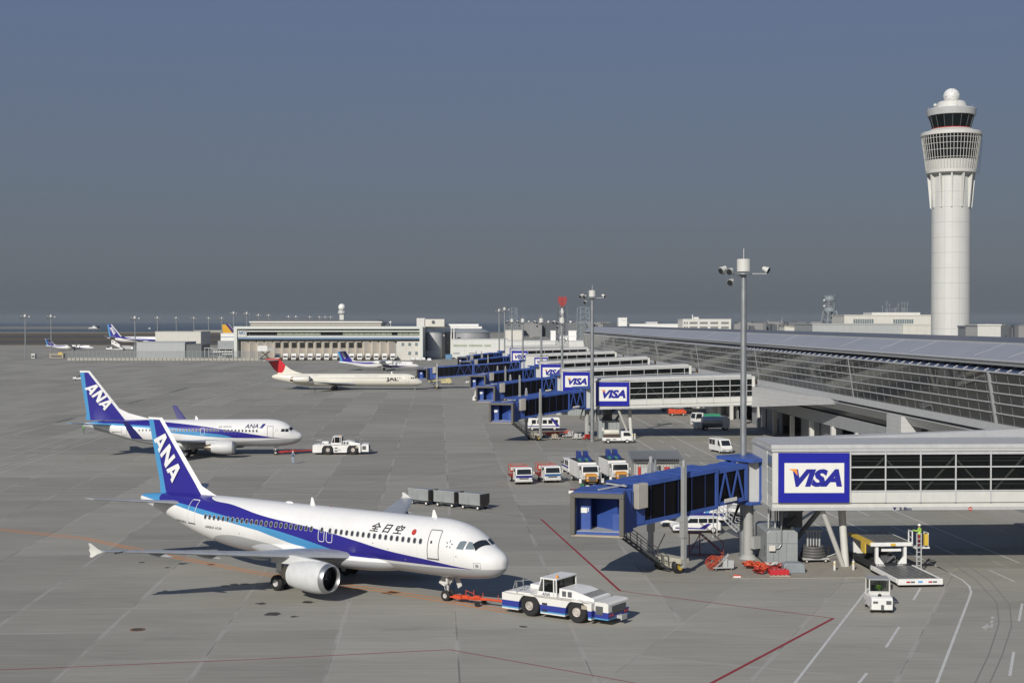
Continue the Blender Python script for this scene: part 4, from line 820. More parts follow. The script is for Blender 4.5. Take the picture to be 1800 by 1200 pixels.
    for s_ in (-1, 1):
        mb.box(xb - .17, xb + .17, s_ * 1.95 - .17, s_ * 1.95 + .17, .5, F(xb) + hh + 1.0, 0); mb.box(xb - .24, xb + .24, s_ * 1.95 - .24, s_ * 1.95 + .24, 2.9, 4.6 if F(xb) > 3.5 else 3.8, 0); mb.tube((xb, s_ * 1.95, F(xb) + hh + 1.0), (xb, s_ * 1.95, F(xb) + hh + 1.5), .16, n=8)
    mb.box(xb - .3, xb + .3, -2.1, 2.1, F(xb) - .5, F(xb) - .16); mb.build('lift_columns', M('lift_grey', (.40, .41, .40), .45, .3), t, bevel=.02)
    mb = MB(); mb.box(xb - .45, xb + .45, -1.9, 2.1, .85, 1.25); mb.box(xb - .3, xb + .3, -.5, 1.3, .35, .95); mb.bar((xb, -1.4, 1.2), (xb - .6, -.9, 2.8), .1); mb.build('bogie', M('bogie_cream', (.42, .40, .33), .6, var=.3), t, bevel=.03)
    for y in (-.75, 1.35):
        wl = MB().lathe([(.3, -.25), (.52, -.25), (.6, -.15), (.6, .15), (.52, .25), (.3, .25)], (xb, y, .6), 'y', 22).build('wheel', BLACK, t)
        MB().lathe([(.02, .2), (.3, .2), (.33, .262), (.26, .262)], (xb, y, .6), 'y', 16).build('rim', YEL, wl); 
    # service stair
    xs0, xs1 = Ln - 2.6, xb + .6; ys = 2.15; z0_ = zc_ - .2; mb = MB(); n_ = 12; y_ = .35
    for k in range(n_):
        u = k / (n_ - 1); x = xs0 + (xs1 - xs0) * u; z = z0_ * (1 - u) + .35 * u; mb.box(x - .14, x + .14, y_ - .3, y_ + .45, z, z + .04)
    for y in (y_ - .32, y_ + .47):
        mb.bar((xs0, y, z0_), (xs1, y, .35), .06, .16); mb.bar((xs0, y, z0_ + 1.0), (xs1, y, 1.35), .05); mb.bar((xs0, y, z0_ + .5), (xs1, y, .85), .04)
        for k in range(6): u = k / 5; mb.bar((xs0 + (xs1 - xs0) * u, y, z0_ * (1 - u) + .35 * u), (xs0 + (xs1 - xs0) * u, y, z0_ * (1 - u) + .35 * u + 1), .05)
    mb.build('service_stair', M('stair_dark', (.07, .075, .08), .6), t)
    return t
jet_bridge(20.0, 116.3, 5.4, 105.8, zc=3.95, label='nearest blue jet bridge with open cab facing left of the big sign', bogie=.52)
jet_bridge(13.1, 239.0, -2.8, 227.5, label='second blue jet bridge with pickup truck parked at its foot', bogie=.60)
jet_bridge(10.2, 295, -6.6, 285.4, label='third blue jet bridge counted from the camera', bogie=.57)
jet_bridge(6.6, 351, -9.6, 341.4, label='fourth blue jet bridge counted from the camera', bogie=.57)
jet_bridge(4.0, 409, -27.0, 408.0, zr=5.3, zc=3.0, label='longest blue jet bridge reaching the cream aircraft with red tail', two=True, bogie=.84)
jet_bridge(1.0, 470, -16.5, 460, label='sixth blue jet bridge, second farthest, below distant lamp masts', bogie=.57)
jet_bridge(-3.0, 525, -19.5, 515, label='farthest blue jet bridge in front of the white shed', bogie=.57)
FINS = {}
# =============================================================== AIRCRAFT
def interp(st, l, k):
    if l <= st[0][0]: return st[0][k]
    for a, b in zip(st, st[1:]):
        if l <= b[0]:
            return a[k] + (b[k] - a[k]) * (l - a[0]) / (b[0] - a[0])
    return st[-1][k]
class Fus:
    """fuselage surface: l = metres behind the nose, side -1 = starboard (local -y)"""
    def __init__(s, st):
        L = [p[0] for p in st]; fine = []
        # monotone resampling with Catmull-Rom on the control stations
        for i in range(len(st) - 1):
            p0 = st[max(0, i - 1)]; p1 = st[i]; p2 = st[i + 1]; p3 = st[min(len(st) - 1, i + 2)]
            n = 6 if p2[0] - p1[0] < 6 else 8
            for j in range(n):
                t = j / n; row = []
                for k in range(4):
                    if k == 0: row.append(p1[0] + (p2[0] - p1[0]) * t); continue
                    h = p2[0] - p1[0]; m1 = (p2[k] - p0[k]) / max(1e-6, p2[0] - p0[0]) * h if i > 0 else (p2[k] - p1[k]) * 1.6; m2 = (p3[k] - p1[k]) / max(1e-6, p3[0] - p1[0]) * h
                    dl = p2[k] - p1[k]
                    if abs(dl) < 1e-6: m1 = m2 = 0
                    else:
                        m1 = max(0, min(3, m1 / dl)) * dl; m2 = max(0, min(3, m2 / dl)) * dl
                    row.append((2 * t**3 - 3 * t * t + 1) * p1[k] + (t**3 - 2 * t * t + t) * m1 + (-2 * t**3 + 3 * t * t) * p2[k] + (t**3 - t * t) * m2)
                fine.append(tuple(row))
        fine.append(st[-1]); s.st = fine
    def sec(s, l): b, t, w_ = interp(s.st, l, 1), interp(s.st, l, 2), interp(s.st, l, 3); return (b + t) / 2, (t - b) / 2, w_
    def y(s, l, z, off=0.0):
        zc, rz, w_ = s.sec(l); q = max(0, 1 - ((z - zc) / rz) ** 2); return -(w_ * sqrt(q) + off)
    def pt(s, l, z, off=.012): return (-l, s.y(l, z, off), z)
    def pth(s, l, th, off=.012, side=-1):
        zc, rz, w_ = s.sec(l); return (-l, side * (w_ + off) * sin(th), zc + (rz + off) * cos(th))
    def mesh(s, name, mats, par, n=56):
        rings = []
        for l, b, t, w_ in s.st:
            zc, rz = (b + t) / 2, (t - b) / 2; rings.append([(-l, w_ * sin(2 * pi * i / n), zc + rz * cos(2 * pi * i / n)) for i in range(n)])
        return MB().loft(rings).build(name, mats, par)
def livery(name, cols, curves, zmax=15.0, lmax=45.0, rough=.28):
    """cols from the top down; curves = list of [(l,z)...] boundaries between them (object coordinates)"""
    m, n, b = newmat(name); co, s = objco(n); l = math_(n, 'DIVIDE', math_(n, 'MULTIPLY', s[0], -1.0), lmax); z = math_(n, 'DIVIDE', s[2], zmax)
    nz = noise(n, co, .5, 5); st = noise(n, co, 1.6, 4, .6, (.25, 1, .25))
    col = cols[0]
    for cv, c in zip(curves, cols[1:]):
        f = N(n, 'ShaderNodeFloatCurve'); cu = f.mapping.curves[0]; pts = sorted(cv)
        pts = [(max(0, min(1, a / lmax)), max(0, min(1, q / zmax))) for a, q in pts]
        cu.points[0].location = pts[0]; cu.points[1].location = pts[-1]
        for p in pts[1:-1]: cu.points.new(*p)
        for p in cu.points: p.handle_type = 'VECTOR' if len(pts) > 12 else 'AUTO'
        f.mapping.use_clip = True; f.mapping.update(); n.links.new(l, f.inputs['Value'])
        d = math_(n, 'LESS_THAN', z, f.outputs[0]); col = mixc(n, d, col, c)
    x = N(n, 'ShaderNodeMix', data_type='RGBA', blend_type='MULTIPLY'); x.inputs[0].default_value = 1
    if isinstance(col, tuple): x.inputs[6].default_value = (*col, 1)
    else: n.links.new(col, x.inputs[6])
    v = ramp01(n, math_(n, 'ADD', math_(n, 'MULTIPLY', nz, .5), math_(n, 'MULTIPLY', st, .5)), .25, .75); v = math_(n, 'ADD', math_(n, 'MULTIPLY', v, .13), .87)
    pl_ = math_(n, 'LESS_THAN', math_(n, 'FRACT', math_(n, 'DIVIDE', math_(n, 'MULTIPLY', s[0], -1.0), 3.17)), .008); v = math_(n, 'MULTIPLY', v, math_(n, 'SUBTRACT', 1.0, math_(n, 'MULTIPLY', pl_, .16)))
    cc = N(n, 'ShaderNodeCombineXYZ'); [n.links.new(v, cc.inputs[i]) for i in range(3)]; n.links.new(cc.outputs[0], x.inputs[7])
    n.links.new(x.outputs[2], b.inputs['Base Color']); b.inputs['Roughness'].default_value = rough; b.inputs['Coat Weight'].default_value = .15
    return m
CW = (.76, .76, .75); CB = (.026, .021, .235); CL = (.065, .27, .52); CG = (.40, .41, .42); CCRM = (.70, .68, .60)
WINGM = M('wing_grey', (.40, .42, .44), .38, .3, var=.15); NACM = M('nacelle_white', (.56, .57, .57), .5, var=.14); LIPM = M('polished_lip', (.42, .43, .44), .36, .8); FAN = M('fan_dark', (.02, .02, .022), .4, .3)
GEAR = M('gear_grey', (.45, .45, .44), .5); HOTM = M('exhaust_metal', (.22, .19, .16), .4, .8); WINM = glassm('cabin_window_glass', (.04, .045, .05), .25); FRAMEM = M('door_outline', (.10, .10, .11), .6); WLINE = M('white_outline', (.70, .70, .70), .5)
def airfoil(l0, c, y, z, t, n=9, tw=0):
    """closed section ring at spanwise y: chord from l0 to l0+c"""
    up = []; lo = []
    for i in range(n + 1):
        u = (1 - cos(pi * i / n)) / 2; th = 5 * t * c * (.2969 * sqrt(u) - .126 * u - .3516 * u * u + .2843 * u**3 - .1036 * u**4)
        up.append((-(l0 + u * c), y, z + th * 1.1 - tw * u)); lo.append((-(l0 + u * c), y, z - th * .8 - tw * u))
    return up + lo[::-1][1:-1]
def wing(name, secs, m, par, side):
    rings = [airfoil(l, c, side * y, z, t) for l, c, y, z, t in secs]
    return MB().loft(rings).build(name, m, par)
def fin(name, secs, m, par):
    rings = []
    for l, c, z, t in secs: rings.append([(x, zz - z, z) for x, yy, zz in airfoil(l, c, 0, z, t)])
    o = MB().loft(rings).build(name, m, par); FINS[o.name] = secs; return o
def decal(name, geo, fn, m, par, thick=False):
    vs, fs = refine(geo); mb = MB(); mb.add([fn(a, b) for a, b in vs], fs); return mb.build(name, m, par, recalc=False)
def rrect(w_, h, r, k=4):
    P = []
    for cx, cy, a0 in ((w_ / 2 - r, h / 2 - r, 0), (-w_ / 2 + r, h / 2 - r, pi / 2), (-w_ / 2 + r, -h / 2 + r, pi), (w_ / 2 - r, -h / 2 + r, 1.5 * pi)):
        for i in range(k + 1): a = a0 + pi / 2 * i / k; P.append((cx + r * cos(a), cy + r * sin(a)))
    return P
def outline(F, lc, zc, w_, h, r, t, m, par, name='door', lean=0.0):
    """door: panel outline ribbon on the skin"""
    o_ = rrect(w_, h, r); i_ = rrect(w_ - 2 * t, h - 2 * t, max(.02, r - t)); n = len(o_)
    vs, fs = refine((o_ + i_, [(k, (k + 1) % n, n + (k + 1) % n, n + k) for k in range(n)]), .12, .4); mb = MB(); mb.add([F.pt(lc + a, zc + b, .022) for a, b in vs], fs)
    d = mb.build(name, m, par, recalc=False); return d
def windows(F, ls, z, par, w_=.23, h=.34, m=None, frame=None, slope=0.0):
    g0 = rrect(w_, h, min(w_, h) * .45, 3); g1 = rrect(w_ + .08, h + .08, (min(w_, h) + .06) * .45, 3); n = len(g0)
    l0 = ls[len(ls) // 2]; z0 = z
    mb = MB(); mb.add([F.pt(l0 + a, z + b, .022) for a, b in g0], [tuple(range(n))], 0)
    if frame: mb.add([F.pt(l0 + a, z + b, .016) for a, b in g1], [tuple(range(n))], 1)
    base = None
    for l in ls:
        zz = z + slope * (l - l0)
        if base is None: o = mb.build('cabin_window', [m or WINM] + ([frame] if frame else []), par, recalc=False); base = o
        else: o = base.copy(); COL.objects.link(o)
        zc, rz, ww = F.sec(l); _, _, w0 = F.sec(l0); q = F.y(l, zz) - F.y(l0, z)
        o.location = (-(l - l0), q, zz - z)
def engine(par, l, y, z, r, L_, m=NACM, lipL=.28, flat=1.0, core=True, spin=True, name='engine'):
    n = 28
    def ring(rr, x): return [(x, y + rr * cos(2 * pi * i / n), z + rr * sin(2 * pi * i / n) * (flat if sin(2 * pi * i / n) < 0 else 1)) for i in range(n)]
    prof = [(r * .90, 0.12 * r), (r * 1.06, .45 * r), (r * 1.13, 1.0 * r), (r * 1.13, L_ * .5), (r * 1.05, L_ * .75), (r * .88, L_)]
    e = MB().loft([ring(a, -l - b) for a, b in prof], cap=False).build(name, m, par)
    MB().loft([ring(a, -l - b) for a, b in ((r * .80, .35 * r), (r * .82, .08 * r), (r * .87, 0), (r * .93, .02 * r), (r * 1.0, .16 * r), (r * 1.035, lipL * r + .1))], cap=False).build('intake_lip', LIPM, e)
    mb = MB(); mb.loft([ring(r * .80, -l - .3 * r), ring(r * .79, -l - .75 * r)], 0, cap=False); mb.loft([ring(r * .79, -l - .75 * r), ring(.01, -l - .76 * r)], 0, cap=False)
    for k in range(22):
        a = 2 * pi * k / 22; c_, s_ = cos(a), sin(a); p = lambda rr, x, tw: (x, y + rr * cos(a + tw), z + rr * sin(a + tw))
        mb.add([p(r * .22, -l - .68 * r, 0), p(r * .78, -l - .68 * r, 0), p(r * .78, -l - .74 * r, .2), p(r * .22, -l - .74 * r, .5)], [(0, 1, 2, 3)], 1)
    mb.build('fan', [FAN, M('fan_blade', (.10, .10, .11), .35, .6)], e)
    MB().lathe([(.01, -l - .45 * r), (.12 * r, -l - .5 * r), (.24 * r, -l - .72 * r)], (0, y, z), 'x', 16).build('spinner', DGREY, e)
    if core:
        MB().lathe([(r * .70, -l - L_ * .9), (r * .62, -l - L_ - .3 * r), (r * .45, -l - L_ - .85 * r)], (0, y, z), 'x', 22).build('core_nozzle', HOTM, e)
        MB().lathe([(r * .36, -l - L_ - .6 * r), (r * .28, -l - L_ - .95 * r), (.03, -l - L_ - 1.5 * r)], (0, y, z), 'x', 16).build('exhaust_cone', HOTM, e)
        MB().lathe([(r * .85, -l - L_ + .05), (r * .7, -l - L_ + .06)], (0, y, z), 'x', 22).build('fan_duct', DARK, e)
    return e
def gear(par, l, y, ztop, wr, ww, gap, name='landing_gear', truck=False):
    mb = MB(); mb.tube((-l, y, wr), (-l, y, ztop), .09, .13, 10); mb.tube((-l, y - gap, wr), (-l, y + gap, wr), .07, n=8)
    mb.tube((-l, y, wr + .55), (-l + .7, y, ztop - .1), .05, n=6); mb.tube((-l - .12, y, wr + .1), (-l - .3, y, wr + .5), .03, n=5); mb.tube((-l - .3, y, wr + .5), (-l - .1, y, wr + .9), .03, n=5)
    g_ = mb.build(name, GEAR, par)
    for s_ in (-1, 1):
        wl = MB().lathe([(wr * .45, -ww / 2), (wr * .85, -ww / 2), (wr, -ww * .3), (wr, ww * .3), (wr * .85, ww / 2), (wr * .45, ww / 2)], (-l, y + s_ * gap, wr), 'y', 24).build('wheel', BLACK, g_)
        mr = MB(); mr.lathe([(.02, ww * .3 * s_), (wr * .3, ww * .34 * s_), (wr * .48, ww * .5 * s_), (wr * .44, ww * .2 * s_)], (-l, y + s_ * gap, wr), 'y', 18)
        mr.lathe([(.02, -ww * .3 * s_), (wr * .48, -ww * .4 * s_)], (-l, y + s_ * gap, wr), 'y', 18); mr.build('hub', GEAR, g_)
    return g_
def star_emblem(F, l, z, r, par):
    mb = MB()
    for k in range(5):
        a = pi / 2 + k * 2 * pi / 5
        P = [(r * .38 * cos(a + .25), r * .38 * sin(a + .25)), (r * 1.0 * cos(a - .15), r * 1.0 * sin(a - .15)), (r * .55 * cos(a - .45), r * .55 * sin(a - .45))]
        mb.add([F.pt(l - x, z + q) for x, q in P], [(0, 1, 2)])
    mb.build('emblem', FRAMEM, par, recalc=False)
def aerial(par, l, z, h, m=None, dy=0): MB().add([(-l, -.03, z), (-l - .5, -.03, z), (-l - .42, 0, z + h), (-l - .25, 0, z + h), (-l, .03, z), (-l - .5, .03, z)], [(0, 1, 2, 3), (4, 3, 2, 5), (0, 3, 4), (1, 5, 2)]).build('aerial', m or WHITE, par)
ANA_G = ana_geo()
def fin_y(secs, l, z):
    for a, b in zip(secs, secs[1:]):
        if z <= b[2]: break
    k = max(0, min(1, (z - a[2]) / (b[2] - a[2]))); l0, c, t = (a[i] + (b[i] - a[i]) * k for i in (0, 1, 3)); u = max(0, min(1, (l - l0) / c))
    return 5 * t * c * (.2969 * sqrt(u) - .126 * u - .3516 * u * u + .2843 * u**3 - .1036 * u**4) * 1.1
def fin_text(par, l0, z0, ub, vb, ft, m, geo=None):
    vs, fs = refine(geo or ANA_G, .1, .07); mb = MB(); S_ = FINS[par.name]; V = []
    for a, b in vs: l = l0 - (a * ub[0] + b * vb[0]); z = z0 + a * ub[1] + b * vb[1]; V.append((-l, -fin_y(S_, l, z) - .03, z))
    mb.add(V, fs); return mb.build('lettering', m, par, recalc=False)
LETW = M('letter_white', (.76, .76, .75), .35, var=.03); LETN = M('letter_dark', (.02, .018, .09), .4, var=.03); LETK = M('letter_black', (.02, .02, .022), .5, var=.03)
# ---- nearest airliner
P1 = thing('airliner', (-.406, 96.2, 0), -.601, 'large white airliner with blue tail in the foreground, tow bar at nose', 'aircraft')
F1 = Fus([(0, 3.1, 3.2, .04), (.05, 2.80, 3.45, .32), (.15, 2.62, 3.62, .52), (.4, 2.35, 3.85, .82), (.8, 2.12, 4.07, 1.10), (1.2, 2.0, 4.28, 1.30), (1.8, 1.9, 4.76, 1.52), (2.5, 1.82, 5.2, 1.72), (3.3, 1.77, 5.52, 1.86), (4.3, 1.74, 5.75, 1.94), (5.5, 1.73, 5.86, 1.975), (24, 1.73, 5.86, 1.975), (27, 2.0, 5.86, 1.9), (30, 2.6, 5.82, 1.6), (33, 3.5, 5.72, 1.12), (35.5, 4.25, 5.58, .68), (36.8, 4.6, 5.45, .42), (37.3, 4.72, 5.36, .30), (37.57, 4.85, 5.2, .14)])
up = [(0, 2.7), (2.1, 2.78), (5.5, 3.14), (9.4, 3.5), (12, 3.9), (15.9, 4.42), (21.7, 4.92), (25.5, 5.45), (28.4, 5.72), (29.2, 6.3), (45, 6.3)]
mid = [(0, 0), (13.4, 0), (13.6, 2.76), (15, 3.12), (18.4, 3.74), (21.4, 4.15), (25, 4.55), (29, 4.93), (32.9, 5.18), (34.5, 5.15), (34.9, 6.0), (45, 6.0)]
low = [(0, 2.7), (2.1, 2.74), (10.5, 2.72), (13.5, 2.76), (17, 2.89), (18.5, 3.08), (22, 3.80), (25.5, 4.22), (28.8, 4.53), (32, 4.92), (35.5, 5.1), (37.2, 5.25), (45, 5.3)]
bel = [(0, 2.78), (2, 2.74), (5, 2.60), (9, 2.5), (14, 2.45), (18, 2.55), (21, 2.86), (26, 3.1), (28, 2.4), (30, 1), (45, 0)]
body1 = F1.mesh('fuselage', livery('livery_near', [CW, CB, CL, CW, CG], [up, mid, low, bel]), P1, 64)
f1m = livery('fin_near', [CW, CL], [[(0, 15), (45, 15)]])
def fin_mat(name, le, te, wle, wte, c1=CW, c2=CB, c3=CL, topz=None):
    """le/te: (l at z0, z0, l at z1, z1) edges; band widths in metres"""
    m, n, b = newmat(name); co, s = objco(n); l = math_(n, 'MULTIPLY', s[0], -1.0); z = s[2]
    def edge(e): k = (e[2] - e[0]) / (e[3] - e[1]); return math_(n, 'ADD', math_(n, 'MULTIPLY', z, k), e[0] - k * e[1])
    a = math_(n, 'LESS_THAN', l, math_(n, 'ADD', edge(le), wle)); c = mixc(n, a, c2, c1)
    t = math_(n, 'GREATER_THAN', l, math_(n, 'SUBTRACT', edge(te), wte)); c = mixc(n, t, c, c3)
    if topz: c = mixc(n, math_(n, 'GREATER_THAN', z, topz), c, c1)
    n.links.new(c, b.inputs['Base Color']); b.inputs['Roughness'].default_value = .3; return m
FM1 = fin_mat('fin_paint_near', (29.85, 6.0, 35.0, 12.0), (35.15, 5.8, 36.7, 12.0), .48, .62, topz=11.72)
tf = fin('tail_fin', [(27.6, 7.6, 5.55, .05), (28.9, 6.35, 5.95, .075), (30.25, 5.05, 6.5, .09), (35.0, 1.7, 11.9, .10)], FM1, P1)
fin_text(tf, 35.98, 10.02, (2.38, -3.5), (1.26, .98), .16, LETW)
for sd_ in (-1, 1):
    w_ = wing('wing', [(11.6, 7.4, 1.2, 2.45, .13), (12.6, 6.6, 2.1, 2.62, .125), (15.1, 3.9, 6.4, 3.05, .115), (19.4, 2.25, 13.2, 3.85, .105), (21.6, 1.45, 16.9, 4.25, .10)], WINGM, P1, sd_)
    MB().loft([airfoil(21.75 + q[0], q[1], sd_ * (17.0 + q[2]), q[3], .08) for q in ((.95, .28, .08, 3.78), (.5, .7, .04, 4.03), (.0, 1.4, 0, 4.22), (.5, .75, .04, 4.42), (1.05, .3, .1, 4.72))]).build('wingtip_fence', OFFW, w_)
    if sd_ == -1: decal('wing_marking', ([(0, 0), (1.1, 0), (1.1, .1), (0, .1)], [(0, 1, 2, 3)]), lambda a, b: (-21.0, sd_ * (15.5 + a), 4.1 + b), DGREY, w_)
    for yy, l0, zz in ((6.9, 17.3, 2.85), (10.2, 18.8, 3.25), (13.3, 20.3, 3.65)): MB().lathe([(.02, -l0 + 1.4), (.13, -l0 + .7), (.15, -l0), (.10, -l0 - .7), (.02, -l0 - 1.1)], (0, sd_ * yy, zz), 'x', 12).build('flap_fairing', WINGM, w_)
    st = wing('tailplane', [(31.1, 3.9, .7, 5.05, .10), (32.1, 3.1, 1.4, 5.1, .10), (36.0, 1.3, 6.2, 5.65, .09)], WINGM, P1, sd_)
    e = engine(P1, 11.0, sd_ * 5.75, 1.78, 1.02, 3.6)
    MB().loft([[(-12.0, sd_ * 5.75 + a, z) for a, z in ((-.14, 2.75), (.14, 2.75), (.1, 2.95), (-.1, 2.95))], [(-14.6, sd_ * 5.75 + a, z) for a, z in ((-.2, 2.5), (.2, 2.5), (.2, 3.15), (-.2, 3.15))], [(-16.8, sd_ * 5.75 + a, z) for a, z in ((-.1, 2.4), (.1, 2.4), (.1, 2.9), (-.1, 2.9))]]).build('pylon', NACM, P1)
MB().loft([[(-l, w_ * cos(t), zc + rz * sin(t)) for t in [2 * pi * i / 24 for i in range(24)]] for l, w_, zc, rz in ((8.2, 1.0, 2.5, .45), (9.5, 1.62, 2.45, .74), (11.0, 1.98, 2.42, .87), (12.6, 2.16, 2.40, .93), (14.5, 2.22, 2.40, .95), (19, 2.2, 2.40, .95), (21.8, 1.9, 2.4, .82), (24.5, 1.0, 2.5, .45))]).build('wing_fairing', body1.data.materials[0], P1)
gn = gear(P1, 5.07, 0, 2.1, .385, .22, .26, 'nose_gear'); mb = MB(); mb.box(-5.0, -4.85, -.35, .35, 1.25, 1.75); mb.bar((-4.2, .3, 1.0), (-4.7, .45, 1.9), .04, .5); mb.bar((-5.9, .35, 1.0), (-5.4, .45, 1.9), .04, .5); mb.build('gear_door', OFFW, gn)
for sd_ in (-1, 1): gg = gear(P1, 17.71, sd_ * 3.795, 2.7, .58, .42, .46, 'main_gear'); MB().box(-17.95, -17.45, sd_ * 4.1 - .03, sd_ * 4.1 + .03, 1.3, 2.5).build('gear_door', WHITE, gg)
ls = [6.07 + .531 * k for k in range(16)]; windows(F1, ls, 4.40, P1, frame=M('window_rim', (.34, .35, .37), .4))
windows(F1, [16.48 + .521 * k for k in range(23)], 4.40, P1, frame=MATS['window_rim'])
windows(F1, [14.62, 15.42], 4.40, P1, frame=MATS['window_rim'])
for l in (14.62, 15.42): outline(F1, l, 4.15, .62, 1.25, .2, .05, WLINE, P1, 'emergency_exit')
outline(F1, 4.93, 4.24, 1.0, 2.02, .12, .05, FRAMEM, P1); outline(F1, 29.8, 4.58, .95, 1.9, .12, .05, WLINE, P1)
d_ = MB(); d_.add([F1.pt(l, z, .03) for l, z in ((4.42, 3.2), (5.46, 3.2), (5.46, 3.30), (4.42, 3.30))], [(0, 1, 2, 3)]); d_.add([F1.pt(l, z, .03) for l, z in ((29.3, 3.62), (30.3, 3.62), (30.3, 3.72), (29.3, 3.72))], [(0, 1, 2, 3)]); d_.build('door_sill', FRAMEM, P1, recalc=False)
gw = rrect(.16, .2, .06); MB().add([F1.pt(5.12 + a, 4.42 + b) for a, b in gw], [tuple(range(len(gw)))]).build('door_window', WINM, P1, recalc=False)
def qdec(F, name, pts, m, par, off=.03):
    vs, fs = refine((pts, [tuple(range(len(pts)))]), .08, .1); return MB().add([F.pt(l, z, off) for l, z in vs], fs).build(name, m, par, recalc=False)
qdec(F1, 'cockpit_window', [(3.03, 4.12), (2.50, 4.10), (2.42, 4.62), (2.62, 4.66), (2.86, 4.62)], GLASSL, P1); qdec(F1, 'cockpit_window', [(2.40, 4.10), (1.82, 4.14), (2.08, 4.58), (2.30, 4.62)], GLASSL, P1)
def subq(F, c, n, name, m, par, side=-1, off=.022):
    """cockpit pane over the curved nose: corners as (l, angle from top)"""
    mb = MB(); V = []
    for i in range(n + 1):
        for j in range(n + 1):
            u, v = i / n, j / n; l = (c[0][0] * (1 - u) + c[1][0] * u) * (1 - v) + (c[3][0] * (1 - u) + c[2][0] * u) * v; t = (c[0][1] * (1 - u) + c[1][1] * u) * (1 - v) + (c[3][1] * (1 - u) + c[2][1] * u) * v
            V.append(F.pth(l, t, off, side))
    mb.add(V, [(i * (n + 1) + j, i * (n + 1) + j + 1, (i + 1) * (n + 1) + j + 1, (i + 1) * (n + 1) + j) for i in range(n) for j in range(n)], 0, True); mb.build(name, m, par, recalc=False)
for sd_ in (-1, 1): subq(F1, [(1.70, 1.03), (1.22, .05), (1.62, .05), (2.02, .80)], 5, 'windshield', GLASS, P1, sd_)
vs = fit_text('全 日 空', 3.15, .62, .3, .022)
if len(vs[1]) < 3: vs = fit_text('ANA', 3.0, .6, .25)
decal('lettering', vs, lambda a, b: F1.pt(10.9 - a, 4.70 + b, .02), LETK, body1)
c_ = [(.20 * cos(t), .20 * sin(t)) for t in [2 * pi * i / 16 for i in range(16)]]; decal('red_disc', (c_, [tuple(range(16))]), lambda a, b: F1.pt(6.84 - a, 4.95 + b, .02), RED, body1)
decal('registration', fit_text('JA8382', 1.7, .27), lambda a, b: F1.pt(32.3 - a, 3.52 + b, .02), LETK, body1); decal('type_lettering', fit_text('AIRBUS A320', 2.0, .2, .2), lambda a, b: F1.pt(28.0 - a, 3.5 + b, .02), LETK, body1)
star_emblem(F1, 3.62, 4.38, .34, body1)
hc = [(.13 * cos(t), .13 * sin(t)) for t in [2 * pi * i / 14 for i in range(14)]]; decal('port_cover', (hc, [tuple(range(14))]), lambda a, b: F1.pt(1.5 + a, 3.02 + b, .018), GREY, body1); outline(F1, 1.5, 3.02, .5, .45, .06, .025, GREY, body1, 'panel_outline')
for a, b in ((9.0, 3.6), (10.4, 3.9), (12.2, 3.2), (7.5, 2.95), (24.0, 3.4), (3.0, 3.6)): decal('small_port', (c_, [tuple(range(16))]), lambda q, r_: F1.pt(a + q * .22, b + r_ * .25, .02), GREY, body1)
for l, h in ((6.0, .55), (17.8, .6)): aerial(P1, l, 5.84, h)
MB().lathe([(.02, .4), (.1, .25), (.12, 0), (.1, -.25), (.02, -.4)], (-20.5, 0, 5.86), 'x', 10).build('roof_fairing', WHITE, P1)
MB().sphere((-16.2, 0, 5.87), .06, 8).build('beacon', RED, P1)
MB().tube((-7.0, 0, 1.75), (-7.05, 0, 1.45), .03, n=5).build('belly_aerial', DGREY, P1)
# ---- second airliner
P2 = thing('airliner', (-31.29, 207.13, 0), .056, 'second white and blue airliner with upturned blue wingtips, behind the first', 'aircraft')
F2 = Fus([(0, 2.68, 2.82, .04), (.1, 2.45, 3.0, .32), (.35, 2.12, 3.25, .65), (.8, 1.85, 3.5, .98), (1.3, 1.66, 3.82, 1.25), (2, 1.5, 4.5, 1.52), (3, 1.37, 5.02, 1.74), (4.5, 1.3, 5.3, 1.85), (6, 1.3, 5.35, 1.88), (20, 1.3, 5.35, 1.88), (23, 1.75, 5.35, 1.75), (26, 2.5, 5.3, 1.4), (29, 3.4, 5.2, .9), (31, 3.95, 5.05, .5), (32.2, 4.3, 4.8, .15)])
up = [(0, 2.5), (3.56, 2.68), (6.7, 3.16), (11.9, 4.05), (17.15, 4.74), (20.1, 5.04), (22.5, 5.25), (24, 6), (45, 6)]; mid = [(0, 0), (9.6, 0), (10.2, 2.76), (15, 3.6), (19.2, 4.3), (24.4, 4.64), (27, 4.85), (30, 5.0), (31, 6), (45, 6)]
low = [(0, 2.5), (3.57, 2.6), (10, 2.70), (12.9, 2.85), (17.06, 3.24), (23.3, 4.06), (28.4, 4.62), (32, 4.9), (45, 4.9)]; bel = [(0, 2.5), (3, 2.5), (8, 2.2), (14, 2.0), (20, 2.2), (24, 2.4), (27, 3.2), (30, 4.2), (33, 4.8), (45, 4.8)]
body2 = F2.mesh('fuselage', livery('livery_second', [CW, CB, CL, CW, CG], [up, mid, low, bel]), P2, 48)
FM2 = fin_mat('fin_paint_second', (27.0, 7.0, 31.35, 12.7), (31.75, 5.6, 32.65, 12.7), .42, .5, topz=12.35)
tf = fin('tail_fin', [(22.0, 9.9, 5.3, .03), (25.6, 6.2, 6.3, .06), (27.0, 4.9, 7.0, .09), (31.3, 1.45, 12.6, .1)], FM2, P2); fin_text(tf, 32.05, 10.0, (2.95, -3.3), (1.45, .95), .14, LETW)
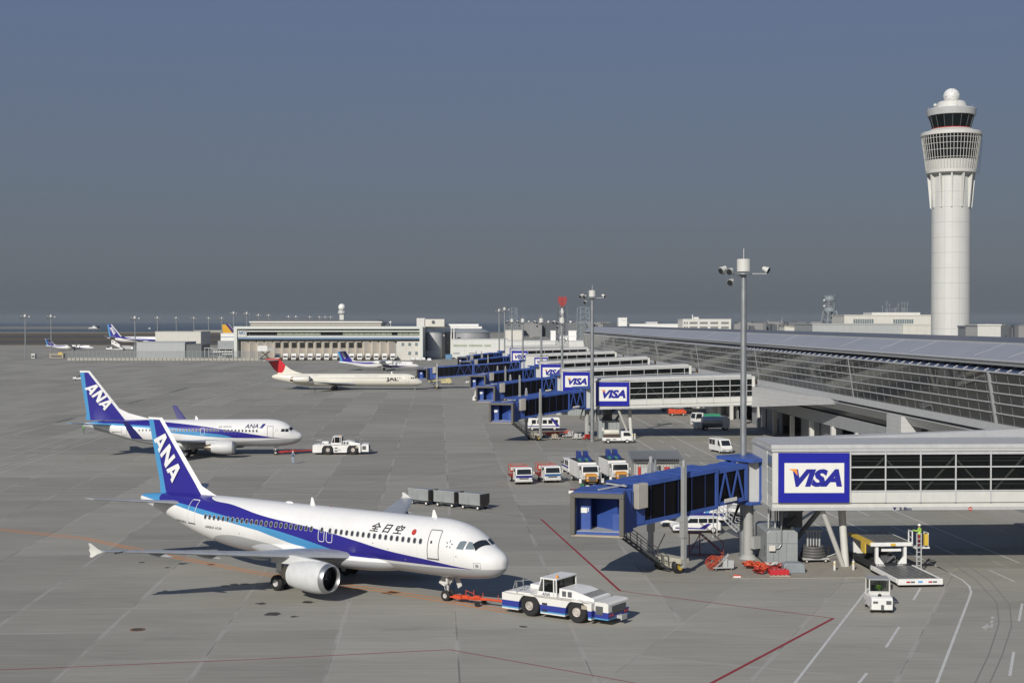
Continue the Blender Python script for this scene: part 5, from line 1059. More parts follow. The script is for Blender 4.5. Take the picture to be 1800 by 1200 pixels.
for sd_ in (-1, 1):
    w_ = wing('wing', [(10.6, 7.6, 1.2, 1.95, .13), (11.6, 6.2, 1.9, 2.05, .125), (14.1, 3.9, 5.6, 2.45, .115), (19.6, 1.7, 16.2, 3.65, .10), (20.0, 1.5, 17.0, 3.85, .1)], WINGM, P2, sd_)
    MB().loft([[(x, sd_ * y0 + (zq - zs) * sd_ * .9, zs + .0) for x, yy, zq in airfoil(l0, c0, 0, zs, .08)] for l0, c0, y0, zs in ((20.0, 1.5, 17.05, 3.9), (20.4, 1.35, 17.3, 4.4), (21.9, .7, 17.8, 6.35))]).build('winglet', M('winglet_blue', (.014, .014, .14), .6, var=.05), w_)
    wing('tailplane', [(27.4, 3.4, .6, 4.55, .09), (28.2, 2.8, 1.3, 4.65, .09), (32.0, 1.1, 7.1, 5.35, .08)], M('tailplane_blue', (.12, .30, .5), .35) if sd_ < 0 else WINGM, P2, sd_)
    engine(P2, 9.3, sd_ * 4.83, 1.55, .93, 3.4, flat=.9)
    MB().loft([[(-10.2, sd_ * 4.83 + a, z) for a, z in ((-.14, 2.3), (.14, 2.3), (.1, 2.6), (-.1, 2.6))], [(-13.5, sd_ * 4.83 + a, z) for a, z in ((-.2, 2.0), (.2, 2.0), (.2, 2.6), (-.2, 2.6))]]).build('pylon', NACM, P2)
MB().loft([[(-l, w_ * cos(t), zc + rz * sin(t)) for t in [2 * pi * i / 20 for i in range(20)]] for l, w_, zc, rz in ((9.5, .8, 1.6, .3), (11, 1.7, 1.6, .6), (13, 2.0, 1.6, .65), (17, 2.0, 1.6, .65), (19, 1.4, 1.7, .5), (20.5, .5, 1.8, .2))]).build('wing_fairing', NACM, P2)
gear(P2, 4.0, 0, 1.7, .34, .2, .22, 'nose_gear'); [gear(P2, 16.6, sd_ * 2.86, 2.2, .55, .4, .42, 'main_gear') for sd_ in (-1, 1)]
windows(F2, [6.57 + .52 * k for k in range(10)] + [12.3 + .52 * k for k in range(4)], 3.80, P2, frame=MATS['window_rim'], slope=.018); windows(F2, [14.9 + .52 * k for k in range(18)], 3.90, P2, frame=MATS['window_rim'], slope=.012)
outline(F2, 4.6, 3.55, .9, 1.75, .12, .05, FRAMEM, P2); outline(F2, 14.5, 3.68, .6, 1.05, .15, .05, WLINE, P2, 'emergency_exit'); outline(F2, 26.0, 3.9, .8, 1.6, .12, .04, GREY, P2)
qdec(F2, 'cockpit_window', [(3.05, 3.60), (2.5, 3.58), (2.5, 3.98), (2.95, 3.98)], GLASS, P2); qdec(F2, 'cockpit_window', [(2.42, 3.56), (1.95, 3.56), (1.95, 3.98), (2.42, 3.99)], GLASS, P2)
for sd_ in (-1, 1): subq(F2, [(1.62, .98), (1.30, .06), (1.62, .06), (1.93, .82)], 4, 'windshield', GLASS, P2, sd_)
decal('lettering', fit_text('ANA', 2.0, .62, .3, .02), lambda a, b: F2.pt(8.36 - a, 4.10 + b, .02), LETN, body2); decal('emblem', ([(0, 0), (.45, 0), (.95, .64), (.5, .64)], [(0, 1, 2, 3)]), lambda a, b: F2.pt(6.2 - a, 4.10 + b, .02), BLUED, body2)
decal('name_lettering', fit_text('AIR NIPPON', 1.95, .2), lambda a, b: F2.pt(12.2 - a, 4.24 + b, .02), LETK, body2); decal('registration', fit_text('JA07AN', 1.4, .26, .2), lambda a, b: F2.pt(27.9 - a, 3.45 + b, .02), LETK, body2)
star_emblem(F2, 3.66, 3.8, .27, body2); aerial(P2, 15.4, 5.34, .5)
# ---- cream airliner with red tail
P3 = thing('airliner', (-25.9, 402, 0), -.02, 'long cream airliner with red T-shaped tail and engines at the rear', 'aircraft')
F3 = Fus([(0, 1.93, 2.07, .04), (.1, 1.8, 2.3, .25), (.4, 1.6, 2.65, .52), (1.2, 1.3, 3.2, .98), (2.4, 1.15, 4.1, 1.4), (4, 1.1, 4.6, 1.62), (6, 1.1, 4.7, 1.67), (33, 1.1, 4.7, 1.67), (37, 1.6, 4.75, 1.5), (41, 2.5, 4.7, 1.0), (43.0, 3.1, 4.4, .5), (43.8, 3.5, 4.0, .12)])
body3 = F3.mesh('fuselage', livery('livery_cream', [CCRM, (.56, .54, .48)], [[(0, 1.7), (45, 1.7)]], rough=.3), P3, 40)
def jalfin():
    m, n, b = newmat('red_fin_paint'); co, s = objco(n); dx = math_(n, 'ADD', s[0], 43.4); dz = math_(n, 'ADD', s[2], -7.3)
    r_ = math_(n, 'SQRT', math_(n, 'ADD', math_(n, 'MULTIPLY', dx, dx), math_(n, 'MULTIPLY', dz, dz)))
    a = math_(n, 'MULTIPLY', math_(n, 'LESS_THAN', r_, 3.5), math_(n, 'GREATER_THAN', s[2], 4.9))
    c = mixc(n, a, CCRM, (.55, .02, .03)); w2 = math_(n, 'LESS_THAN', math_(n, 'ABSOLUTE', math_(n, 'ADD', math_(n, 'MULTIPLY', dx, -.55), math_(n, 'MULTIPLY', dz, .0))), .02)
    dk = math_(n, 'GREATER_THAN', math_(n, 'MULTIPLY', dx, -1.0), math_(n, 'ADD', math_(n, 'MULTIPLY', dz, .55), .3)); c = mixc(n, math_(n, 'MULTIPLY', dk, a), c, (.30, .012, .02))
    n.links.new(c, b.inputs['Base Color']); b.inputs['Roughness'].default_value = .3; return m
tf = fin('tail_fin', [(34.2, 8.0, 4.5, .03), (36.8, 5.6, 5.2, .07), (38.4, 4.9, 5.9, .09), (39.9, 4.2, 7.1, .1), (41.2, 4.0, 8.5, .1)], jalfin(), P3)
MB().lathe([(.02, -41.0), (.28, -41.6), (.34, -43), (.22, -45.4), (.02, -46.0)], (0, 0, 8.75), 'x', 14).build('fin_bullet', RED, P3)
for sd_ in (-1, 1):
    wing('tailplane', [(41.7, 3.6, .1, 8.55, .09), (44.6, 1.2, 6.0, 8.45, .08)], M('tail_silver', (.5, .5, .5), .3, .3), P3, sd_)
    wing('wing', [(19.0, 8.0, 1.1, 1.65, .12), (20.0, 7.2, 1.8, 1.7, .12), (23.5, 4.4, 5.5, 2.0, .11), (29.2, 1.3, 16.4, 2.95, .1)], WINGM, P3, sd_)
    e = engine(P3, 32.2, sd_ * 2.75, 3.15, .86, 4.9, m=M('cream_nacelle', (.66, .64, .57), .3), core=False); MB().lathe([(.74, -37.0), (.62, -38.0), (.55, -38.0)], (0, sd_ * 2.75, 3.15), 'x', 20).build('core_nozzle', HOTM, e); MB().box(-36.4, -33.2, min(sd_ * 1.4, sd_ * 2.2), max(sd_ * 1.4, sd_ * 2.2), 3.2, 3.5).build('pylon', MATS['cream_nacelle'], P3)
gear(P3, 2.2, 0, 1.4, .33, .2, .25, 'nose_gear'); [gear(P3, 25.7, sd_ * 2.5, 1.8, .52, .38, .4, 'main_gear') for sd_ in (-1, 1)]
windows(F3, [6.1 + .505 * k for k in range(52)], 3.45, P3, .30, .42)
vv = fit_text('JAL', 3.6, 1.25, 0, .05); decal('lettering', vv, lambda a, b: F3.pt(10.4 - a, 2.35 + b, .03), LETK, body3); mb = MB(); mb.add([F3.pt(l, z, .03) for l, z in ((9.3, 2.2), (8.9, 2.25), (7.9, 3.5), (8.15, 3.55))], [(0, 1, 2, 3)]); mb.build('emblem', RED, body3, recalc=False)
decal('name_lettering', fit_text('JAPAN AIRLINES', 6.6, .26), lambda a, b: F3.pt(19.5 - a, 3.85 + b, .02), GREY, body3); decal('registration', fit_text('JA8020', 1.7, .22), lambda a, b: F3.pt(31.8 - a, 4.0 + b, .02), GREY, body3)
outline(F3, 4.3, 2.75, .9, 1.75, .12, .05, GREY, P3); aerial(P3, 8.7, 4.68, .6)
for pts in (((3.4, 3.28), (2.9, 3.26), (2.9, 3.62), (3.3, 3.66)), ((2.8, 3.26), (2.3, 3.24), (2.4, 3.58), (2.8, 3.62))): qdec(F3, 'cockpit_window', pts, GLASS, P3)
for sd_ in (-1, 1): subq(F3, [(1.9, .95), (1.5, .06), (1.9, .06), (2.25, .8)], 4, 'windshield', GLASS, P3, sd_)
# ---- turboprops
def turboprop(p, rz, label):
    T_ = thing('turboprop_airliner', p, rz, label, 'aircraft', 'blue tailed turboprops')
    F = Fus([(0, 1.65, 1.8, .04), (.3, 1.45, 2.2, .4), (1.2, 1.15, 2.7, .9), (2.4, 1.05, 3.45, 1.22), (4, 1.0, 3.68, 1.34), (20, 1.0, 3.7, 1.34), (24, 1.5, 3.75, 1.15), (28, 2.5, 3.8, .75), (31, 3.0, 3.7, .4), (32.2, 3.2, 3.5, .12)])
    up = [(0, 1.6), (3, 1.75), (9, 2.1), (14, 2.35), (14.6, 3.1), (22, 3.35), (28, 3.9), (30, 5), (45, 5)]; low = [(0, 1.6), (3, 1.7), (14, 1.75), (14.6, 2.4), (22, 2.6), (27, 3.1), (31, 3.6), (45, 3.7)]
    b_ = F.mesh('fuselage', livery('livery_turboprop', [CW, CB, CW], [up, low]), T_, 32)
    tf = fin('tail_fin', [(24.5, 7.4, 3.6, .04), (26.8, 4.8, 4.3, .09), (29.4, 3.4, 7.7, .1)], fin_mat('fin_paint_turbo', (26.8, 4.3, 29.4, 7.7), (31.4, 4.3, 32.7, 7.7), .15, .55), T_); fin_text(tf, 31.3, 7.0, (1.5, -2.3), (.75, .6), .24, LETW)
    for sd_ in (-1, 1):
        wing('tailplane', [(29.2, 2.9, .05, 7.8, .1), (30.2, 1.6, 4.6, 7.85, .08)], WHITE, T_, sd_)
        wing('wing', [(12.7, 3.2, .4, 3.75, .14), (13.0, 2.9, 4.4, 3.8, .14), (14.0, 1.4, 14.2, 4.0, .12)], WINGM, T_, sd_)
        e = MB().loft([[(-l, sd_ * 4.4 + rw * cos(t), zc + rz_ * sin(t)) for t in [2 * pi * i / 16 for i in range(16)]] for l, rw, zc, rz_ in ((10.3, .3, 3.35, .3), (11, .55, 3.25, .6), (13, .62, 3.2, .75), (16, .5, 3.3, .6), (18.2, .15, 3.5, .2))]).build('engine_nacelle', WHITE, T_)
        mb = MB(); mb.lathe([(.02, -9.7), (.22, -10.0), (.3, -10.4)], (0, sd_ * 4.4, 3.35), 'x', 12)
        for k in range(6): a = k * pi / 3 + .3; mb.bar((-10.1, sd_ * 4.4 + .2 * cos(a), 3.35 + .2 * sin(a)), (-10.1, sd_ * 4.4 + 2.05 * cos(a), 3.35 + 2.05 * sin(a)), .1, .38)
        mb.build('propeller', DGREY, e); gear(T_, 14.4, sd_ * 4.4, 2.9, .45, .3, .26, 'main_gear')
    gear(T_, 2.4, 0, 1.5, .28, .18, .18, 'nose_gear'); windows(F, [5.2 + .8 * k for k in range(10)] + [16 + .8 * k for k in range(8)], 2.75, T_, .26, .36)
    decal('lettering', fit_text('ANA', 2.4, .6, .3, .02), lambda a, b: F.pt(9.4 - a, 2.95 + b, .02), LETN, b_); qdec(F, 'cockpit_window', [(2.6, 2.75), (1.7, 2.75), (1.95, 3.1), (2.6, 3.2)], GLASS, T_); subq(F, [(1.5, .9), (1.3, .06), (1.6, .06), (1.9, .7)], 3, 'windshield', GLASS, T_, -1)
    MB().box(-20.9, -19.2, -3, -1.7, 0, .9).build('belly_cart', GREY, None).location = (0, 0, 0)
    bpy.data.objects['belly_cart'].name = 'baggage_cart'; return T_
def turbo_clean(p, rz, label):
    t = turboprop(p, rz, label); o = [x for x in COL.objects if x.name.startswith('baggage_cart')][-1]; bpy.data.objects.remove(o); return t
tp = turbo_clean((X_(736.5, 557), 557, 0), .0, 'blue tailed propeller aircraft taxiing behind the cream airliner')
tp['label'] = 'blue tailed propeller aircraft behind the cream airliner, before parked trucks'
copy_thing(tp, (X_(165, 925), 925, 0), -.02, 'tiny propeller aircraft with blue tail at far left, between lamp masts')
# ---- distant jets
def far_jet(p, rz, s_, label, top, fincol, le=None, letters=False, name='airliner'):
    T_ = thing(name, p, rz, label, 'aircraft'); T_.scale = (s_, s_, s_)
    F = Fus([(0, 3.2, 3.4, .05), (.5, 2.5, 4.3, .9), (2, 1.9, 5.6, 2.0), (5, 1.7, 6.7, 2.5), (8, 1.7, 6.8, 2.55), (38, 1.7, 6.8, 2.55), (44, 2.6, 6.8, 2.0), (50, 4.6, 6.6, .9), (54, 5.4, 6.2, .25)])
    up = [(0, 3), (20, 5.0), (38, 6.2), (42, 7.5), (60, 7.5)]; lw = [(0, 2.9), (20, 3.2), (36, 4.6), (48, 5.6), (60, 5.8)]
    F.mesh('fuselage', top, T_, 32)
    tf = fin('tail_fin', [(39.5, 12.5, 6.0, .04), (42.5, 9.6, 7.2, .08), (50.0, 3.6, 16.6, .09)], fincol, T_)
    if letters: fin_text(tf, 51.8, 13.6, (3.4, -5.6), (2.0, 1.5), .33, LETW)
    for sd_ in (-1, 1):
        wing('wing', [(17, 11, 2.0, 2.8, .12), (23, 6.6, 8, 3.4, .11), (34, 2.4, 26, 5.6, .1)], WINGM, T_, sd_); wing('tailplane', [(46, 5.5, .6, 6.0, .09), (51.5, 2, 9.5, 7.0, .08)], WHITE if letters else YEL, T_, sd_); engine(T_, 17.5, sd_ * 8, 2.0, 1.45, 4.6); gear(T_, 28, sd_ * 4.6, 2.8, .65, .5, .6, 'main_gear')
    gear(T_, 6, 0, 2.2, .5, .3, .3, 'nose_gear'); return T_
up = [(0, 3), (20, 5.0), (38, 6.2), (42, 7.5), (60, 7.5)]; lw = [(0, 2.9), (20, 3.2), (36, 4.6), (48, 5.6), (60, 5.8)]
far_jet((X_(188, 1150) + 55, 1150, 0), 0.0, 1.02, 'distant white and blue wide airliner, its nose hidden behind the pale warehouse', livery('livery_far', [CW, CB, CW], [up, lw], 15, 60), fin_mat('fin_far', (42.5, 7.2, 50, 16.6), (52.1, 7.2, 53.6, 16.6), .8, 1.2), letters=True)
far_jet((X_(391, 1250) + 53, 1250, 0), 0, 1.0, 'distant aircraft showing only its yellow tail left of cargo building', livery('yellow_livery', [(.62, .36, .02)], []), M('yellow_fin', (.62, .34, .015), .4, var=.05))
far_jet((X_(399.5, 1330) + 53, 1330, 0), 0, 1.03, 'distant aircraft showing only its dark purple tail behind the yellow one', livery('purple_livery', [CW], []), fin_mat('purple_fin', (42.5, 7.2, 50, 16.6), (52.1, 7.2, 53.6, 16.6), .3, .3, c2=(.05, .025, .12)))
# =============================================================== GROUND VEHICLES
def wheel(par, x, y, r, w_=.22, hub=None, k=.54):
    wl = MB().lathe([(r * .5, -w_ / 2), (r * .9, -w_ / 2), (r, -w_ * .3), (r, w_ * .3), (r * .9, w_ / 2), (r * .5, w_ / 2)], (x, y, r), 'y', 20).build('wheel', BLACK, par)
    s_ = -1 if y < 0 else 1
    MB().lathe([(.01, s_ * w_ * .42), (r * .2, s_ * w_ * .5), (r * (k - .12), s_ * w_ * .35), (r * k, s_ * w_ * .52), (r * (k - .04), s_ * w_ * .2)], (x, y, r), 'y', 16).build('rim', hub or OFFW, wl); return wl
def stripe_mat(name, base, bands):
    """object-space horizontal bands: [(z0, z1, colour)]"""
    m, n, b = newmat(name); co, s = objco(n); nz = noise(n, co, 1.2, 5); c = mixc(n, nz, tuple(x * .88 for x in base), base)
    for z0, z1, cc in bands: c = mixc(n, math_(n, 'MULTIPLY', math_(n, 'GREATER_THAN', s[2], z0), math_(n, 'LESS_THAN', s[2], z1)), c, cc)
    n.links.new(c, b.inputs['Base Color']); b.inputs['Roughness'].default_value = .38; MATS[name] = m; return m
def hull_side(x0, x1, z0, z1, arches, r):
    """side outline with octagonal wheel arches"""
    P = [(x0, z0)]
    for a in arches:
        for k in range(9): q = pi - pi * k / 8; P.append((a + r * cos(q), max(z0, .62 + r * sin(q)) if 0 < k < 8 else z0))
    P += [(x1, z0), (x1, z1), (x0, z1)]; return P
def tug(p, rz, label, mat_, hoodm, letter):
    T_ = thing('tow_tractor', p, rz, label, 'tow tractor')
    mb = MB()
    for y0, y1 in ((-1.5, -.8), (.8, 1.5)): mb.prism(hull_side(-4.2, 2.95, .32, 1.42, (-1.95, 1.8), .9), 'y', y0, y1)
    mb.box(-4.19, 2.94, -.79, .79, .32, 1.40); mb.prism([(-4.2, 1.0), (-4.2, 1.43), (-3.4, 1.52), (-1.6, 1.52), (-1.6, 1.425)], 'y', -1.2, 1.2) 
    mb.prism([(3.1, .42), (4.15, .42), (4.15, 1.45), (3.95, 1.55), (3.1, 1.55)], 'y', -1.35, 1.35); mb.box(2.94, 3.11, -1.1, 1.1, .5, 1.3)
    mb.build('body', mat_, T_, bevel=.03)
    mb = MB(); mb.prism([(.1, 1.43), (.1, 2.05), (1.2, 2.02), (2.8, 1.62), (2.85, 1.43)], 'y', -.95, 1.25); mb.box(-3.0, -2.0, .2, 1.2, 1.53, 1.85); mb.build('engine_hood', hoodm, T_, bevel=.03)
    mb = MB()
    for k in range(5): mb.bar((2.0 + k * .13, -.9, 1.84 - k * .033), (2.0 + k * .13, 1.2, 1.84 - k * .033), .05, .03)
    mb.build('hood_louvres', DGREY, T_)
    for x in (.35, .8): MB().box(x, x + .3, -.99, -.955, 1.55, 1.9).build('side_vent', DGREY, T_)
    MB().box(3.2, 3.75, -1.385, -1.355, .75, 1.3).build('side_grille', DGREY, T_); MB().box(2.2, 2.6, -1.53, -1.505, 1.0, 1.25).build('hatch', TAN, T_); MB().box(4.152, 4.18, -.9, .9, .8, 1.3).build('end_grille', DGREY, T_)
    for z in (.95, .5): MB().box(-.9, -.5, -1.53, -1.505, z, z + .13).build('step_recess', DARK, T_)
    # cab
    mb = MB(); mb.prism([(-1.5, 1.43), (-1.18, 1.43 + .3), (.05, 1.73), (.1, 1.43)], 'y', -1.27, 1.27); mb.box(-1.2, .12, -1.3, 1.3, 2.62, 2.72)
    for y in (-1.25, 1.25): mb.bar((-1.5, y, 1.5), (-1.12, y, 2.64), .08); mb.bar((-.95, y, 1.5), (-.95, y, 2.64), .07); mb.bar((-.12, y, 1.5), (-.14, y, 2.64), .08); mb.bar((.08, y, 1.5), (.06, y, 2.64), .08); mb.bar((-1.4, y, 1.75), (.1, y, 1.75), .06)
    mb.box(-1.5, .1, -1.29, -1.26, 1.43, 1.78); mb.build('cab', hoodm, T_, bevel=.015)
    MB().prism([(-1.38, 1.76), (-1.08, 2.61), (.03, 2.61), (.05, 1.76)], 'y', -1.2, 1.2).build('cab_glass', CWG, T_)
    mb = MB(); mb.box(-.9, -.3, -.9, -.3, 1.5, 2.0); mb.box(-.4, -.25, -.9, -.3, 2.0, 2.4); mb.box(-1.25, -1.0, -.9, .2, 1.7, 2.0); mb.tube((-1.0, -.6, 1.9), (-.85, -.6, 2.1), .18, n=10); mb.build('seat', DARK, T_)
    MB().lathe([(.1, 2.73), (.1, 2.85), (.06, 2.92), (.01, 2.93)], (-.1, -.9, 0), n=10).build('beacon', ORANGE, T_)
    mb = MB(); mb.tube((-3.9, .7, 1.45), (-3.9, .7, 2.1), .03, n=5); mb.tube((-3.9, -.6, 1.45), (-3.7, -.6, 2.1), .03, n=5); mb.tube((-3.7, -.6, 2.1), (-3.1, -.6, 2.15), .03, n=5); mb.tube((-3.1, -.6, 2.15), (-2.9, -.6, 1.5), .03, n=5); mb.tube((-3.8, .3, 2.0), (-3.0, .3, 2.1), .03, n=5); mb.tube((-3.1, -1.3, 1.45), (-3.1, -1.3, 1.95), .02, n=5); mb.box(-3.16, -3.04, -1.36, -1.30, 1.85, 2.2); mb.tube((2.8, 1.3, 1.4), (2.8, 1.3, 2.1), .02, n=5); mb.box(2.75, 2.85, 1.27, 1.33, 1.95, 2.2); mb.build('rails_and_mirrors', STEEL, T_)
    mb = MB(); mb.box(4.16, 4.55, -.25, .25, .42, .62); mb.box(4.5, 4.6, -.35, .35, .35, .68); mb.box(-4.5, -4.21, -.2, .2, .45, .6); mb.build('hitch', LGREY, T_)
    for y in (-1.1, -.8, .8, 1.1): MB().tube((4.16, y, .72), (4.2, y, .72), .08, n=8).build('tail_lamp', RED, T_)
    for x in (-1.95, 1.8):
        for y in (-1.24, 1.24): wheel(T_, x, y, .74, .5, M('rim_rusty_white', (.48, .44, .40), .5, var=.3), .43)
    vs = fit_text('ANA', .62, .22, .3, .01) if letter == 1 else fit_text('ANA', 1.0, .26, .3, .01)
    x0, z0 = (-1.05, 1.52) if letter == 1 else (-1.0, .62); o = MB().add([(x0 + a, -1.306 if letter == 1 else -1.505, z0 + b) for a, b in vs[0]], vs[1]).build('lettering', LETN if letter == 1 else GREY, T_, recalc=False)
    return T_
TUGM = stripe_mat('tug_striped_paint', (.72, .71, .67), [(.52, .93, (.028, .04, .25)), (.42, .52, (.08, .28, .50))])
tA = g(881, 1078); tug((3.62, 93.75, 0), -.60, 'big white tow tractor with blue stripe in front of the nearest aircraft', TUGM, WHITE, 1)
tug((-25.6, 208.4, 0), .02, 'plain white tow tractor at the nose of the second aircraft', WHITE, WHITE, 2)
def tow_bar(a, b, label, m):
    a = Vector(a); b = Vector(b); d = b - a; T_ = thing('tow_bar', a, atan2(d.y, d.x), label, 'tow bar'); L_ = d.length
    mb = MB(); mb.tube((.5, 0, .45), (L_, 0, .55), .085, n=8); mb.box(.25, .9, -.22, .22, .3, .55); mb.bar((.0, -.25, .4), (.5, -.12, .42), .1); mb.bar((.0, .25, .4), (.5, .12, .42), .1); mb.box(1.0, 1.5, -.12, .12, .32, .6)
    for y in (-.35, .35): mb.bar((.9, y * .4, .4), (2.3, y, .45), .06, .06); mb.bar((2.3, y, .45), (3.2, 0, .5), .06)
    for x, h in ((1.1, .95), (1.8, 1.0), (2.6, .9), (L_ - .6, .9)): mb.tube((x, .15, .45), (x, .15, h), .025, n=5)
    mb.tube((1.1, .15, .9), (1.8, .15, .75), .02, n=5); mb.box(2.0, 2.5, -.12, .12, .5, .68); mb.build('bar', m, T_)
    for y in (-.42, .42): MB().lathe([(.05, -.06), (.2, -.06), (.2, .06), (.05, .06)], (2.5, y, .2), 'y', 14).build('wheel', BLACK, T_)
    return T_
e1 = g(793, 1062); tow_bar((-4.25, 98.6, 0), (-.55, 96.0, 0), 'orange-red tow bar between nearest aircraft nose wheel and tractor', ORED)
tow_bar((-35.0, 207.1, 0), (-29.9, 208.2, 0), 'dark red tow bar between second aircraft and plain white tractor', RED)
# baggage carts
GALV = M('cart_galvanised', (.34, .36, .36), .45, .3, var=.2)
def cart(p, rz, label):
    T_ = thing('baggage_cart', p, rz, label, 'baggage cart', 'train of grey baggage carts')
    mb = MB(); mb.box(-1.5, 1.3, -.8, .8, .5, .62); mb.box(-1.5, 1.28, -.8, -.76, .62, 1.6); mb.box(-1.5, -1.46, -.76, .8, .62, 1.6); mb.box(-1.5, 1.3, -.8, .8, 1.6, 1.65); mb.build('box', GALV, T_)
    mb = MB(); mb.box(1.29, 1.38, -.82, .82, .62, 1.67); mb.box(1.30, 1.42, -.5, .5, .4, .6); mb.bar((1.4, 0, .45), (2.1, 0, .35), .08); mb.build('end_curtain', M('curtain_dark', (.045, .04, .038), .8), T_)
    MB().bar((-1.55, -.82, 1.69), (1.3, -.82, 1.69), .06).build('curtain_rail', LGREY, T_); MB().box(-1.3, 1.2, -.6, .6, .3, .48).build('chassis', DGREY, T_)
    for x in (-1.0, .95):
        for y in (-.68, .68): wheel(T_, x, y, .22, .14, WHITE)
    return T_
for (px_, py_), nm in (((739, 886.5), 'rearmost grey baggage cart, partly behind the far wingtip'), ((784, 890.5), 'middle grey baggage cart of the train of three'), ((829, 895), 'front grey baggage cart with dark end at right of train')):
    p = g(px_, py_); cart((p.x + .3, p.y + .6, 0), -.62, nm)
# cab trucks with rails
def truck_front(T_, L0, w_, h, zb, m, band=None, slope=.12, dark=True, mirrors=True):
    """forward cab: x from L0 to L0+1.7, windscreen at front"""
    f = L0 + 1.75; hw = w_ / 2
    MB().prism([(L0, zb), (f, zb), (f + .04, zb + (h - zb) * .45), (f - slope, h - .12), (f - slope - .12, h), (L0 + .08, h), (L0, h - .08)], 'y', -hw, hw).build('cab', m, T_, bevel=.05)
    zw0 = zb + (h - zb) * .50; zw1 = h - .16; k = lambda z: f + .045 - (z - zb - (h - zb) * .45) / max(.01, (h - .12 - zb - (h - zb) * .45)) * (slope + .04) + .012
    MB().add([(k(zw0), -hw + .12, zw0), (k(zw0), hw - .12, zw0), (k(zw1), hw - .18, zw1), (k(zw1), -hw + .18, zw1)], [(0, 1, 2, 3)]).build('windscreen', GLASS, T_)
    for s_ in (-1, 1): MB().add([(L0 + .35, s_ * (hw + .012), zw0), (f - .12, s_ * (hw + .012), zw0), (f - slope - .12, s_ * (hw + .012), zw1), (L0 + .35, s_ * (hw + .012), zw1)], [(0, 1, 2, 3)]).build('side_window', GLASS, T_)
    if band: MB().box(f + .03, f + .062, -hw + .02, hw - .02, zb + (h - zb) * .24, zb + (h - zb) * .42).build('colour_band', band, T_)
    MB().box(f + .02, f + .055, -hw * .55, hw * .55, zb + (h - zb) * .12, zb + (h - zb) * .21).build('grille', DGREY, T_); MB().box(f - .02, f + .12, -hw - .02, hw + .02, zb - .14, zb + .1).build('bumper', OFFW, T_, bevel=.03)
    for s_ in (-1, 1): MB().box(f + .03, f + .07, s_ * hw * .78 - .16, s_ * hw * .78 + .16, zb + (h - zb) * .12, zb + (h - zb) * .24).build('headlight', LAMPG, T_)
    if mirrors:
        for s_ in (-1, 1): MB().box(f - .05, f, s_ * (hw + .2) - .08, s_ * (hw + .2) + .08, zw0, zw0 + .35).bar((f - .03, s_ * hw, zw0 + .3), (f - .03, s_ * (hw + .2), zw0 + .3), .03).build('mirror', OFFW, T_)
def chassis(T_, x0, x1, w_=.8, z0=.4, z1=.62): return MB().box(x0, x1, -w_ / 2, w_ / 2, z0, z1).build('chassis', DGREY, T_)
def railed_truck(p, rz, label, band, m):
    T_ = thing('platform_truck', p, rz, label, 'truck', 'white trucks with red railings'); truck_front(T_, .6, 2.05, 2.05, .5, m, band); chassis(T_, -2.6, 1.5)
    MB().box(-2.7, .5, -1.05, 1.05, .68, .86).build('deck', M('deck_red', (.25, .03, .02), .6), T_)
    mb = MB(); mb.grid_rail([(-2.65, -1.0, .86), (.4, -1.0, .86), (.4, 1.0, .86), (-2.65, 1.0, .86), (-2.65, -1.0, .86)], 1.2, .024)
    for x in (-2.0, -1.0, 0): mb.box(x, x + .55, -.9, .9, 1.2, 1.9)
    mb.build('railings', ORED, T_)
    mb = MB(); mb.box(-.2, .45, .7, 1.25, .3, 1.1); mb.box(-.6, 0, 1.06, 1.4, .5, .9); mb.build('side_locker', ORANGE, T_); MB().box(.1, .45, 1.0, 1.3, 1.5, 1.9).box(.1, .4, -1.25, -1.0, 1.6, 2.0).build('control_box', OFFW, T_)
    for x in (-1.6, 1.6):
        for y in (-.85, .85): wheel(T_, x, y, .38)
railed_truck((g(922, 852).x - .5, g(922, 852).y + 2.4, 0), radians(-79), 'left white truck with red railings and blue stripe, facing the camera', BLUED, WHITE)
railed_truck((g(972, 849).x - .55, g(972, 849).y + 2.4, 0), radians(-77), 'right white truck with red railings and teal grille band, facing camera', M('teal_band', (.03, .11, .26), .4), WHITE)
